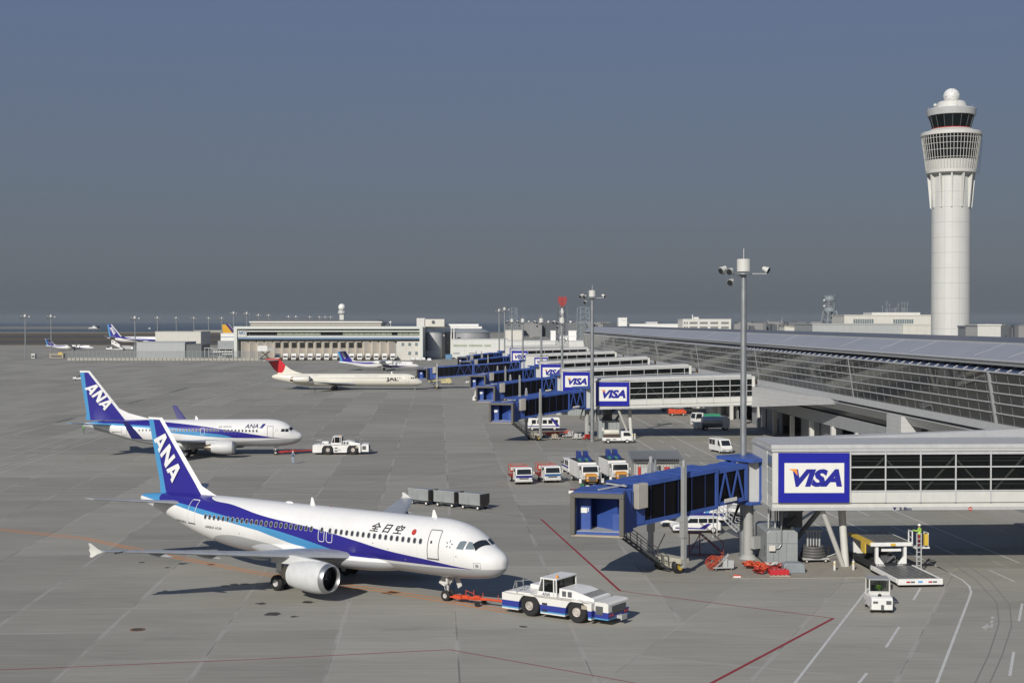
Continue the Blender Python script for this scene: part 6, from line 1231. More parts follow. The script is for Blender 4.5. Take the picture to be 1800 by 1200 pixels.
# de-icing trucks
def boom_truck(p, rz, label, side=True):
    T_ = thing('deicing_truck', p, rz, label, 'truck', 'white trucks with orange bonnets and blue booms'); truck_front(T_, .9, 2.3, 3.0, 1.0, WHITE); chassis(T_, -5.2, 3.6)
    MB().prism([(2.6, .7), (3.9, .7), (3.95, 1.45), (3.6, 1.75), (2.6, 1.85)], 'y', -.72, .72).build('bonnet', M('amber_paint', (.58, .26, .04), .5, var=.2), T_, bevel=.1); MB().box(3.96, 3.99, -.5, .5, .85, 1.5).build('radiator_grille', DGREY, T_)
    MB().box(-5.0, .8, -1.25, 1.25, .9, 3.3).build('tank_body', WHITE, T_, bevel=.05); MB().box(-5.02, .82, -1.2, 1.2, 3.31, 3.42).build('roof_deck', DARK, T_)
    mb = MB(); mb.box(-3.0, -1.8, -.75, -.25, 3.42, 4.7); mb.box(-3.0, -1.8, .2, .7, 3.42, 4.7); mb.bar((-2.4, -.5, 4.3), (.6, -.5, 3.6), .35, .4); mb.bar((-2.4, .45, 4.3), (.6, .45, 3.6), .35, .4); mb.build('boom', M('boom_blue', (.022, .045, .22), .5), T_, bevel=.03)
    mb = MB(); mb.bar((1.2, -1.4, .9), (1.2, -1.4, 3.1), .06); mb.bar((.8, -1.4, .9), (.8, -1.4, 3.1), .06)
    for k in range(7): mb.bar((.8, -1.4, 1.1 + k * .3), (1.2, -1.4, 1.1 + k * .3), .04)
    mb.build('ladder', LGREY, T_)
    mb = MB(); [mb.tube((3.4, y, .5), (3.4, y, 1.15), .2, n=10) for y in (-1.5, 1.5)]; mb.build('hose_drum', WHITE, T_); MB().box(-1.0, 0, -.9, .6, 3.42, 3.8).build('roof_gear', M('teal_box', (.05, .2, .19), .6), T_)
    for s_ in (-1, 1): MB().grid_rail([(3.2, s_ * 1.2, 1.0), (3.9, s_ * 1.2, 1.0)], .9, .025).build('guard_rail', LGREY, T_); MB().tube((3.93, s_ * .68, 1.3), (4.0, s_ * .68, 1.3), .13, n=10).build('headlight', LAMPG, T_)
    for x in (-3.6, 2.9):
        for y in (-1.02, 1.02): wheel(T_, x, y, .48, .3)
    return T_
b0 = boom_truck((g(1046, 855).x - .9, g(1046, 855).y + 3.6, 0), radians(-80), 'left white de-icing truck with orange bonnet and blue boom'); b0.scale = (.88, .92, .80); copy_thing(b0, (g(1100, 850).x - 1.0, g(1100, 850).y + 3.2, 0), radians(-80), 'right white de-icing truck with orange bonnet, beside the shed')
# red and white float in front of left de-icer
T_ = thing('dolly', (g(1040, 871).x, g(1040, 871).y, 0), .02, 'low white and red dolly below the left de-icing truck', 'dolly'); MB().box(-2.4, 2.6, -.9, .9, .45, .7).build('deck', M('deck_darkred', (.18, .03, .025), .6), T_); MB().box(-2.7, 2.6, -.96, -.9, .4, .72).build('side_rail', WHITE, T_)
MB().box(-.7, -.35, -.6, -.3, .7, 1.25).box(.1, .6, -.6, -.3, .7, 1.3).build('cylinders', WHITE, T_); MB().box(-1.3, -.9, -.4, 0, .7, 1.4).build('green_box', M('green_paint', (.03, .16, .07), .5), T_)
for x in (-1.8, 1.8):
    for y in (-.75, .75): wheel(T_, x, y, .22, .14)
T_ = thing('minibus', (g(1006, 835).x, g(1006, 835).y + 3, 0), radians(100), 'white and blue van half hidden behind the left de-icing truck', 'van')
def van(T_, L_, w_, h, m, band=None, zb=.3):
    hl = L_ / 2; MB().prism([(-hl, zb), (hl, zb), (hl + .02, zb + .55), (hl - .25, zb + .85), (hl - .95, h - .05), (hl - 1.15, h), (-hl + .12, h), (-hl, h - .2)], 'y', -w_ / 2, w_ / 2).build('body', m, T_, bevel=.07)
    z0, z1 = zb + .85, h - .18; e = w_ / 2 + .012
    s = (.70) / (h - .05 - zb - .85); xa = lambda z: hl - .25 - (z - zb - .85) * s + .03
    MB().add([(xa(z0 + .03), -e + .16, z0 + .03), (xa(z0 + .03), e - .16, z0 + .03), (xa(z1), e - .22, z1), (xa(z1), -e + .22, z1)], [(0, 1, 2, 3)]).build('windscreen', GLASS, T_)
    for s_ in (-1, 1):
        MB().add([(hl - 1.5, s_ * e, z0), (hl - .5, s_ * e, z0), (hl - 1.05, s_ * e, z1), (hl - 1.5, s_ * e, z1)], [(0, 1, 2, 3)]).build('side_window', GLASS, T_)
        x = -hl + .25
        while x + .9 < hl - 1.5: MB().add([(x, s_ * e, z0), (x + .95, s_ * e, z0), (x + .95, s_ * e, z1), (x, s_ * e, z1)], [(0, 1, 2, 3)]).build('side_window', GLASS, T_); x += 1.08
        MB().box(hl - .02, hl + .05, s_ * w_ * .38 - .14, s_ * w_ * .38 + .14, zb + .38, zb + .56).build('headlight', LAMPG, T_); MB().box(hl - .7, hl - .6, s_ * (w_ / 2 + .14) - .1, s_ * (w_ / 2 + .14) + .1, z0 + .02, z0 + .28).build('mirror', DGREY, T_)
        for x in (-hl + .85, hl - .9): wheel(T_, x, s_ * (w_ / 2 - .12), .33, .22)
    MB().box(-hl - .015, -hl + .01, -w_ / 2 + .2, w_ / 2 - .2, z0, z1).build('rear_window', GLASS, T_); MB().box(hl - .05, hl + .1, -w_ / 2 + .02, w_ / 2 - .02, zb - .02, zb + .3).build('bumper', GREY, T_, bevel=.04); MB().box(hl + .1, hl + .115, -.22, .22, zb + .05, zb + .18).build('number_plate', WHITE, T_)
    if band: MB().box(-hl + .1, hl - .1, -w_ / 2 - .013, w_ / 2 + .013, zb + .5, zb + .72).build('stripe', band, T_)
van(T_, 4.4, 1.7, 1.95, WHITE, BLUED)
T_ = thing('van', (g(1274, 797).x - .3, g(1274, 797).y + 2.3, 0), radians(-74), 'white van driving toward the camera on the service road', 'van'); van(T_, 4.8, 1.75, 2.1, WHITE)
# pickup with tank
T_ = thing('pickup_truck', (g(1086, 779).x, g(1086, 779).y + .8, 0), .03, 'white pickup truck with tank, blue stripe, under the second blue sign', 'truck'); truck_front(T_, .55, 1.65, 1.95, .45, WHITE, BLUED, .3); MB().box(-2.5, .5, -.82, .82, .45, .95).build('cargo_bed', WHITE, T_, bevel=.03)
MB().lathe([(.05, -2.2), (.42, -2.2), (.45, -2.1), (.45, .1), (.42, .2), (.05, .2)], (0, .1, 1.75), 'x', 18).build('tank', M('tank_cream', (.6, .58, .5), .5), T_); MB().box(-2.3, .3, -.7, .7, .96, 1.35).build('pump_gear', M('dark_brown_gear', (.08, .05, .04), .7, var=.4), T_); MB().box(-2.0, -1.2, -.835, -.822, .6, .72).box(-.9, -.3, -.835, -.822, .6, .72).build('stripe', DARK, T_)
for x in (-1.6, 1.5):
    for y in (-.72, .72): wheel(T_, x, y, .34)
# crew bus / lift vehicle under bridge 2
T_ = thing('service_bus', (g(955, 757).x, g(955, 757).y + 1.2, 0), pi + .05, 'white bus with blue slash parked beneath the second jet bridge', 'bus'); MB().prism([(-3.0, .5), (3.1, .5), (3.25, 1.1), (2.6, 2.25), (-2.8, 2.4), (-3.0, 2.2)], 'y', -1.1, 1.1).build('body', WHITE, T_, bevel=.1)
for k in range(5):
    for s_ in (-1, 1): MB().box(-2.6 + k * 1.0, -1.85 + k * 1.0, s_ * 1.112 - .01, s_ * 1.112 + .01, 1.3, 2.0).build('side_window', GLASS, T_)
MB().add([(-2.9, 1.125, .9), (-2.3, 1.125, .9), (-1.2, 1.125, 2.3), (-1.7, 1.125, 2.3)], [(0, 1, 2, 3)]).build('slash_stripe', BLUED, T_); MB().box(-2.95, 3.1, 1.112, 1.12, .75, .92).build('stripe', BLUED, T_)
for x in (-2, 2.1):
    for y in (-.95, .95): wheel(T_, x, y, .42)
def red_dolly(p, rz, label, L_=5.5, m=None):
    T_ = thing('belt_dolly', p, rz, label, 'dolly'); mb = MB(); mb.prism([(-L_ / 2, .55), (L_ / 2, .8), (L_ / 2, 1.0), (-L_ / 2, .75)], 'y', -.5, .5); mb.box(-1.2, 1.0, -.6, .6, .35, .7); mb.grid_rail([(-L_ / 2, -.5, .7), (L_ / 2, -.5, .9)], .35, .03); mb.build('frame', m or ORED, T_)
    for x in (-L_ * .3, L_ * .3):
        for y in (-.5, .5): wheel(T_, x, y, .24, .15)
red_dolly((g(972, 768).x, g(972, 768).y, 0), .1, 'orange-red conveyor dolly beside the white bus under second bridge')
# trucks near terminal
T_ = thing('green_load_truck', (g(1240, 750).x, g(1240, 750).y + 2, 0), radians(200), 'white cab truck with green load near the terminal wall', 'truck'); truck_front(T_, .6, 1.9, 2.6, .5, WHITE, None, .2); chassis(T_, -3, 1.5); MB().box(-3.0, .4, -.95, .95, .8, 2.3).build('load', M('green_sheet', (.05, .30, .17), .6), T_); MB().box(-3.0, .42, -1.0, 1.0, .62, .8).build('deck', WHITE, T_)
for x in (-2, 1.5):
    for y in (-.8, .8): wheel(T_, x, y, .4)
red_dolly((g(1231, 753).x, g(1231, 753).y, 0), .6, 'orange-red cart between green load truck and silver tanker', 3.0)
T_ = thing('tank_truck', (g(1254, 757).x, g(1254, 757).y + 1.5, 0), .05, 'silver and white tank truck beside the terminal columns', 'truck'); MB().lathe([(.1, -2.0), (1.0, -1.9), (1.05, 0), (1.0, 1.7), (.1, 1.8)], (0, 0, 1.5), 'x', 20).build('tank', ALU, T_); MB().prism([(1.7, .5), (3.0, .5), (3.1, 1.6), (2.6, 2.6), (1.7, 2.6)], 'y', -.95, .95).build('cab', WHITE, T_, bevel=.06); MB().box(-3.4, -2.0, -.9, .9, .5, 1.5).build('pump_box', WHITE, T_, bevel=.04); MB().box(3.0, 3.04, -.8, .8, 1.6, 2.2).build('windscreen', GLASS, T_)
for x in (-1.4, 2.3):
    for y in (-.8, .8): wheel(T_, x, y, .4)
for px_, py_, lb, m in ((1190, 730, 'orange-red tow cart, larger, on the road shoulder behind second walkway', ORED), (1176, 722, 'white service cart left of the orange-red tow cart', OFFW)):
    T_ = thing('tow_cart', (g(px_, py_).x, g(px_, py_).y, 0), .1, lb, 'cart'); MB().prism([(-1.8, .4), (1.8, .4), (1.9, .9), (1.2, 1.35), (-.2, 1.3), (-1.6, 1.5), (-1.8, 1.2)], 'y', -.8, .8).build('body', m, T_, bevel=.06); MB().box(-.8, .2, -.6, .6, 1.35, 1.75).build('seat', DGREY, T_)
    for x in (-1.2, 1.2):
        for y in (-.7, .7): wheel(T_, x, y, .32)
T_ = thing('parked_car', (g(1213, 727).x, g(1213, 727).y + 3, 0), .2, 'small white car parked right of the orange-red tow cart', 'car')
def car(T_, L_, w_, h, m, wagon=True, stripe=None):
    hl = L_ / 2; prof = [(-hl, .3), (hl, .3), (hl + .05, .55), (hl - .1, .82), (hl - 1.15, .95), (-hl + .05, .98), (-hl - .03, .6)]
    MB().prism(prof, 'y', -w_ / 2, w_ / 2).build('body', m, T_, bevel=.07)
    xr = -hl + (.15 if wagon else .9); top = [(hl - 1.15, .94), (hl - 1.85, h), (xr + .3, h), (xr, .96)]
    MB().prism([(p_[0], p_[1]) for p_ in top], 'y', -w_ / 2 + .12, w_ / 2 - .12).build('roof', m, T_, bevel=.05)
    e = w_ / 2 - .105; n_ = 3 if wagon else 2; xa, xb = xr + .28, hl - 1.5
    for s_ in (-1, 1):
        for k in range(n_):
            u0 = xa + (xb - xa) * k / n_ + .04; u1 = xa + (xb - xa) * (k + 1) / n_ - .04; f = .28 if k == n_ - 1 else 0
            MB().add([(u0 - (.1 if k == 0 else 0), s_ * e, 1.0), (u1 + f, s_ * e, 1.0), (u1 - .1 * (k == n_ - 1), s_ * e, h - .09), (u0, s_ * e, h - .09)], [(0, 1, 2, 3)]).build('side_window', GLASS, T_)
        MB().box(hl - .12, hl + .06, s_ * w_ * .36 - .16, s_ * w_ * .36 + .16, .58, .74).build('headlight', LAMPG, T_)
        for x in (-hl + .8, hl - .85): wheel(T_, x, s_ * (w_ / 2 - .1), .32, .2)
    MB().add([(hl - 1.2, -e + .05, .98), (hl - 1.2, e - .05, .98), (hl - 1.80, e - .12, h - .06), (hl - 1.80, -e + .12, h - .06)], [(0, 1, 2, 3)]).build('windscreen', GLASS, T_)
    MB().box(hl - .1, hl + .12, -w_ / 2 + .03, w_ / 2 - .03, .26, .5).box(-hl - .1, -hl + .1, -w_ / 2 + .03, w_ / 2 - .03, .28, .52).build('bumper', DGREY, T_, bevel=.04)
    if stripe:
        d_ = MB()
        for s_ in (-1, 1): d_.add([(x, s_ * (w_ / 2 + .012), z) for x, z in ((hl - .2, .62), (-.2, .55), (-.9, .95), (-1.3, .95), (-.7, .4), (hl - .2, .5))], [(0, 1, 2, 3, 4, 5)])
        d_.build('stripe', stripe, T_)
car(T_, 4.0, 1.65, 1.45, WHITE, False)
p = g(1224, 937.5); T_ = thing('station_wagon', (p.x + .1, p.y + .85, 0), pi + .02, 'white estate car with blue livery stripe under the nearest bridge', 'car'); car(T_, 4.6, 1.7, 1.5, WHITE, True, BLUED); vs = fit_text('ANA', .75, .22, .3, .01); MB().add([(1.15 - a, .868, .6 + b) for a, b in vs[0]], vs[1]).build('lettering', LETW, T_, recalc=False)
p = g(1295, 908); T_ = thing('parked_car', (p.x + .7, p.y + 2.0, 0), radians(-112), 'silver white car parked behind the grey bridge column', 'car'); car(T_, 4.2, 1.65, 1.45, OFFW, True)
# white catering truck with slanted stripes
p = g(1205, 928); T_ = thing('catering_truck', (p.x + .4, p.y + 1.3, 0), pi + .02, 'white box truck with slanted blue lettering behind the estate car', 'truck'); truck_front(T_, .9, 2.1, 2.2, .5, WHITE, BLUED, .2); chassis(T_, -4, 2); bx_ = MB().box(-3.6, .7, -1.15, 1.15, .75, 3.1).build('cargo_box', WHITE, T_, bevel=.04)
MB().add([(x, 1.165, z) for x, z in ((-.1, .8), (-.8, .8), (-2.6, 3.05), (-1.9, 3.05))], [(0, 1, 2, 3)]).build('slanted_stripe', BLUED, bx_); MB().add([(x, 1.166, z) for x, z in ((-.9, .8), (-1.3, .8), (-3.1, 3.05), (-2.7, 3.05))], [(0, 1, 2, 3)]).build('light_stripe', LBLUE, bx_)
MB().box(-3.5, .6, 1.16, 1.168, 1.15, 1.45).build('stripe', BLUED, bx_); vs = fit_text('ANA', 1.3, .42, .3, .02); MB().add([(-1.15 - a * .75 + b * .25, 1.172, 1.5 + a * .85 + b * .5) for a, b in vs[0]], vs[1]).build('lettering', LETW, bx_, recalc=False)
for x in (-2.6, 1.7):
    for y in (-.9, .9): wheel(T_, x, y, .42)
# site shed
sx0, sx1 = X_(1113, 163), X_(1197, 163); T_ = thing('site_shed', ((sx0 + sx1) / 2, 163, 0), 0, 'grey corrugated shed with zigzag roof edge behind the nearest bridge', 'shed'); hw = (sx1 - sx0) / 2
def corrug(name, col, k=8.0):
    m, n, b = newmat(name); co, s = objco(n); w_ = math_(n, 'SINE', math_(n, 'MULTIPLY', s[0], k * 2 * pi)); v = math_(n, 'ADD', math_(n, 'MULTIPLY', w_, .12), .88)
    nz = noise(n, co, .8, 4); c = mixc(n, math_(n, 'MULTIPLY', math_(n, 'ADD', nz, v), .5), tuple(x * .75 for x in col), col); n.links.new(c, b.inputs['Base Color']); b.inputs['Roughness'].default_value = .5
    bp = N(n, 'ShaderNodeBump'); bp.inputs['Strength'].default_value = .6; bp.inputs['Distance'].default_value = .04; n.links.new(w_, bp.inputs['Height']); n.links.new(bp.outputs[0], b.inputs['Normal']); return m
MB().box(-hw + .15, hw - .15, .3, 4.3, 0, 3.6).build('wall', corrug('corrugated_wall', (.38, .38, .36), 3), T_)
mb = MB(); nz_ = 26; wz = 2 * (hw + .3) / nz_
for k in range(nz_): x = -hw - .3 + k * wz; mb.add([(x, -.3, 3.55), (x + wz / 2, -.3, 3.85), (x + wz, -.3, 3.55), (x, 5.0, 4.15), (x + wz / 2, 5.0, 4.45), (x + wz, 5.0, 4.15)], [(0, 1, 4, 3), (1, 2, 5, 4)])
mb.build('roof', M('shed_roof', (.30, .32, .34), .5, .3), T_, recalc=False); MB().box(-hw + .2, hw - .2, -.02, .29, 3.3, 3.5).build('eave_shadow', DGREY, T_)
MB().box(-2.2, -1.9, .0, .25, 1.9, 2.8).box(.9, 1.5, .0, .25, 1.9, 2.8).build('red_box', RED, T_); MB().box(-1.85, -1.1, -.1, .25, 1.8, 2.8).box(1.6, 2.1, .0, .25, 1.8, 2.4).build('meter_box', LGREY, T_); MB().box(-hw, hw, -.6, .2, 0, 1.7).build('plinth_racks', M('pale_racks', (.36, .33, .28), .7, var=.35), T_)
mb = MB(); mb.tube((-.3, -1.2, 0), (-.3, -1.2, 3.0), .5, .3, 10); mb.tube((-.3, -1.2, 3.0), (-.3, -1.2, 3.8), .15, n=8); mb.box(-.75, .15, -1.6, -.8, 2.1, 2.6); mb.box(2.0, 3.0, -.2, .2, 2.0, 3.0); mb.build('vent_stack', STEEL, T_)
# ground power unit cabin
T_ = thing('plant_cabinet', (22.0, 112.7, 0), 0, 'big grey metal plant cabinet under the nearest walkway', 'cabinet'); MB().prism([(-1.25, .1), (1.27, .1), (1.27, 2.75), (1.0, 2.95), (-1.0, 2.95), (-1.25, 2.75)], 'y', 0, 5.4).build('housing', M('cabinet_grey', (.32, .345, .35), .45, .2), T_, bevel=.03)
mb = MB()
for x in (-.72, -.30, .35): mb.box(x, x + .02, -.012, -.002, .15, 1.85)
mb.box(-1.22, 1.24, -.012, -.002, 1.87, 1.90)
for x in (-.45, .45): mb.box(x, x + .02, -.012, -.002, 1.9, 2.8)
for k in range(9): mb.box(-1.262, -1.252, .5 + k * .55, .53 + k * .55, .2, 2.7)
mb.box(-1.265, -1.252, .9, 1.2, 1.2, 1.6); mb.box(-1.265, -1.252, .9, 1.2, .7, 1.0); mb.build('panel_joints', DGREY, T_)
MB().box(-1.12, -.6, -.3, -.02, 1.3, 1.75).build('junction_box', CREAM, T_, bevel=.02)
mb = MB(); mb.tube((-.6, -.15, 1.5), (-.3, -.15, 1.55), .06, n=8); mb.tube((-.3, -.15, 1.55), (-.12, -.15, 1.8), .06, n=8); mb.tube((-.12, -.15, 1.8), (-.1, -.12, 3.6), .06, n=8); mb.tube((-.1, -.12, 3.6), (0, .4, 4.9), .06, n=8); mb.build('conduit', STEEL, T_)
MB().box(-1.3, 1.32, .05, 5.3, 0, .1).build('plinth', DARK, T_)
p = g(1397, 1008); T_ = thing('covered_crate', (p.x, p.y, .05), 0, 'low grey covered crate in front of the plant cabinet', 'crate'); MB().prism([(-.9, 0), (.85, 0), (.8, .7), (.5, .78), (-.6, .78), (-.85, .65)], 'y', 0, 1.1).build('cover', M('grey_tarp', (.24, .27, .29), .5, var=.2), T_, bevel=.05); MB().box(-.85, .8, .05, 1.05, -.02, .06).build('pallet', TAN, T_)
# black hose cart
p = g(1434, 990); T_ = thing('hose_cart', (p.x, p.y + .4, .05), .1, 'black coiled hose cart right of the plant cabinet', 'hose cart'); mb = MB()
for k in range(4): r = .95 - .06 * k; mb.lathe([(r + .13 * cos(t), .55 + .22 * k + .13 * sin(t)) for t in [2 * pi * i / 8 for i in range(9)]], (0, .4, 0), 'z', 22)
mb.build('hose_coil', M('grey_hose', (.10, .10, .10), .6), T_); mb = MB(); mb.box(-1.1, 1.1, -.4, 1.2, .25, .4)
for x in (-.5, .5): mb.box(x - .06, x + .06, .3, .42, .4, 2.6)
for x in (-.25, 0, .25): mb.box(x - .05, x + .05, .3, .42, 1.3, 2.6)
mb.box(-.75, .75, .25, .5, 2.5, 2.6); mb.bar((1.1, .4, .35), (2.0, .2, .7), .06); mb.build('frame', LGREY, T_)
for x in (-.8, .8):
    for y in (-.35, 1.15): wheel(T_, x, y, .16, .1)
# bollards
bo = None
for k, ((px_, py_), lb) in enumerate((((1467, 1003.5), 'cream bollard left of the thin walkway strut base'), ((1487.5, 995.5), 'cream bollard just right of the thick strut base'), ((1500, 1002.5), 'cream bollard rightmost beside the road edge'), ((1456, 975), 'cream bollard in shadow behind the walkway struts'))):
    p = g(px_, py_)
    if bo is None:
        bo = thing('bollard', (p.x, p.y, .05), 0, lb, 'bollard', 'bollards around the walkway struts'); MB().lathe([(.1, 0), (.1, .72), (.06, .78), (.01, .79)], n=12).build('post', OFFW, bo); MB().lathe([(.105, .5), (.105, .6)], n=12).build('reflector_band', YEL, bo); MB().lathe([(.15, 0), (.15, .04), (.1, .05)], n=12).build('base_plate', GREY, bo)
    else: copy_thing(bo, (p.x, p.y, .05), 0, lb)
for k, ((px_, py_), lb) in enumerate((((1112, 772), 'pale bollard left of a pair at the pickup truck nose'), ((1116, 772), 'pale bollard right of a pair at the pickup truck nose'))): p = g(px_, py_); copy_thing(bo, (p.x, p.y, 0), 0, lb, scale=(1.3, 1.3, 1.3))
# red stair and orange equipment
p = g(1232, 977); T_ = thing('maintenance_stair', (p.x, p.y, 0), -.15, 'dark red steel work stair between bridge wheels and column', 'stair'); mb = MB()
for y in (0, .9): mb.bar((-1.0, y, 0), (-1.0, y, 1.9), .07); mb.bar((-.1, y, 0), (-.1, y, 1.9), .07); mb.bar((-.1, y, 1.9), (1.9, y, .2), .07); mb.bar((-.1, y, 2.8), (1.9, y, 1.1), .05); mb.bar((-1, y, .1), (-.1, y, 1.8), .04); mb.bar((-1, y, .7), (-.1, y, .7), .04); mb.bar((1.9, y, .2), (1.9, y, 1.1), .05); mb.bar((-1.0, y, .05), (1.9, y, .05), .05)
mb.box(-1.1, 0, -.02, .92, 1.88, 1.96)
for k in range(7): mb.box(.05 + k * .27, .25 + k * .27, .02, .88, 1.7 - k * .23, 1.73 - k * .23)
mb.build('frame', M('stair_red', (.22, .03, .025), .6), T_)
p = g(1284, 950); T_ = thing('access_stair', (p.x, p.y + 1, 0), -.5, 'grey steel access stair behind the estate car', 'stair'); mb = MB()
for y in (0, 1.0): mb.bar((-1.5, y, 2.6), (1.5, y, .1), .08); mb.bar((-1.5, y, 3.4), (1.5, y, 1.0), .06); mb.bar((-1.5, y, 3.0), (1.5, y, .55), .05); [mb.bar((-1.5 + q * .6, y, 2.6 - q * .5), (-1.5 + q * .6, y, 3.5 - q * .5), .05) for q in range(6)]
for k in range(10): mb.box(-1.4 + k * .3, -1.2 + k * .3, 0, 1, 2.45 - k * .25, 2.48 - k * .25)
mb.bar((-1.5, 0, 0), (-1.5, 0, 2.6), .08); mb.bar((-1.5, 1, 0), (-1.5, 1, 2.6), .08); mb.build('frame', LGREY, T_)
p = g(1268, 1004); T_ = thing('chock_cart', (p.x + .1, p.y + .2, 0), .1, 'orange and grey tubular cart at the foot of the column', 'cart'); mb = MB(); random.seed(11)
for k in range(9): y = .1 * k; mb.lathe([(.42 - .02 * (k % 3) + .03 * cos(t), .03 * sin(t)) for t in [2 * pi * i / 6 for i in range(7)]], (-.85 + .14 * (k % 5), y + .1, .55 + .06 * (k % 4)), 'y', 14)
for k in range(4): mb.bar((-1.0, .2 * k, .3), (.1, .2 * k, 1.2), .04)
mb.build('orange_hoops', M('worn_orange_red', (.42, .06, .025), .6, var=.3), T_); mb = MB(); mb.box(-.7, .95, 0, .9, .22, .3)
for k in range(5): mb.bar((-.5 + k * .12, .05 + .2 * k, .3), (.5 + k * .05, .05 + .2 * k, 1.25), .06)
mb.box(.5, .95, 0, .35, .3, .85); mb.box(.1, .45, .1, .5, .3, 1.0); mb.build('frame', LGREY, T_)
for x in (-.5, .75):
    for y in (.05, .85): wheel(T_, x, y, .12, .08)
def coil_heap(px, py, label, m, n_, sx, sy, seed, r=.3, z=.05):
    random.seed(seed); p = g(px, py); T_ = thing('hose_heap', (p.x, p.y, z), 0, label, 'hoses'); mb = MB()
    for k in range(n_):
        cx, cy, rr, zz = random.uniform(-sx, sx), random.uniform(-sy, sy), random.uniform(r * .5, r), .05 + random.uniform(0, .35)
        tx, ty = random.uniform(-.5, .5), random.uniform(-.5, .5); P = [(cx + rr * cos(a), cy + rr * sin(a), zz + rr * (tx * cos(a) + ty * sin(a)) + .12) for a in [2 * pi * i / 12 for i in range(13)]]
        for a, b in zip(P, P[1:]): mb.tube(a, (b[0], b[1], b[2]), .055, n=5, cap=False, mi=k % len(m))
    mb.build('coils', m, T_); return T_
coil_heap(1324, 1000, 'tangled orange-red hoses in a heap, left of the dark red ones', [ORED, ORED], 22, .6, .9, 1)
coil_heap(1340, 1009, 'orange-red hose heap nearest the pad edge, lower than the rest', [ORED, RED], 12, .5, .5, 5)
coil_heap(1364, 1003, 'dark red and white striped hoses before the cabinet', [RED, RED, OFFW], 26, 1.0, .5, 2)
p = g(1371, 1014); T_ = thing('striped_pallet', (p.x, p.y, .05), .05, 'bright red pallet load with white straps', 'pallet'); MB().box(-.75, .75, 0, .9, .1, .5).build('load', M('bright_red', (.50, .02, .03), .5), T_, bevel=.05); MB().box(-.8, .8, -.05, .95, 0, .09).build('pallet', TAN, T_); mb = MB(); [mb.bar((x, -.02, .1), (x + .15, .4, .515), .06, .02) for x in (-.5, -.15, .2, .5)]; mb.build('straps', OFFW, T_)
p = g(1295, 1015); T_ = thing('orange_wedge', (p.x, p.y, 0), 0, 'small bright red-orange wedge lying left of hose heaps', 'wedge'); MB().prism([(-.35, 0), (.38, 0), (.3, .2), (-.2, .25)], 'y', -.12, .15).build('wedge', ORED, T_, bevel=.03); MB().box(-.3, .3, -.14, -.125, .05, .15).build('stripe', WHITE, T_)
# junk beside bridge 2 column
random.seed(21)
for k, (px_, py_, nm_, lb, m) in enumerate(((975, 772, 'small_trailer', 'yellowish small trailer at the foot of second bridge', TAN), (1000, 768, 'chock_pile', 'grey and white chock pile beside the second bridge column', LGREY), (1016, 772, 'cone_stack', 'pale equipment stack right of the chock pile', OFFW), (1033, 772, 'low_sled', 'dark red sled on the ground near second column', RED))):
    p = g(px_, py_); T_ = thing(nm_, (p.x, p.y, 0), .2 * k, lb, 'equipment'); mb = MB(); mb.box(-.9, .9, -.5, .5, .2, .35)
    for j in range(6): x, y = random.uniform(-.7, .5), random.uniform(-.4, .3); mb.box(x, x + .3, y, y + .3, .35, .5 + random.uniform(0, .6))
    mb.bar((.9, 0, .3), (1.6, 0, .2), .06); mb.build('body', m, T_)
    for x in (-.6, .6):
        for y in (-.5, .5): wheel(T_, x, y, .16, .1)
for px_, D_, lb in ((1068, 240, 'grey plant cabinet below the second blue sign'), (1012, 297, 'grey plant cabinet below the third walkway')):
    T_ = thing('plant_cabinet', (X_(px_, D_), D_ - 4, 0), 0, lb, 'cabinet'); MB().box(-1.8, 1.8, 0, 4, 0, 3.0).build('housing', MATS['cabinet_grey'], T_, bevel=.04); mb = MB(); [mb.box(x, x + .04, -.02, -.002, .1, 2.9) for x in (-1.2, -.6, 0, .6, 1.2)]; mb.build('panel_joints', DGREY, T_); MB().box(-1.2, -.7, -.2, -.02, 1.2, 1.8).build('junction_box', OFFW, T_)
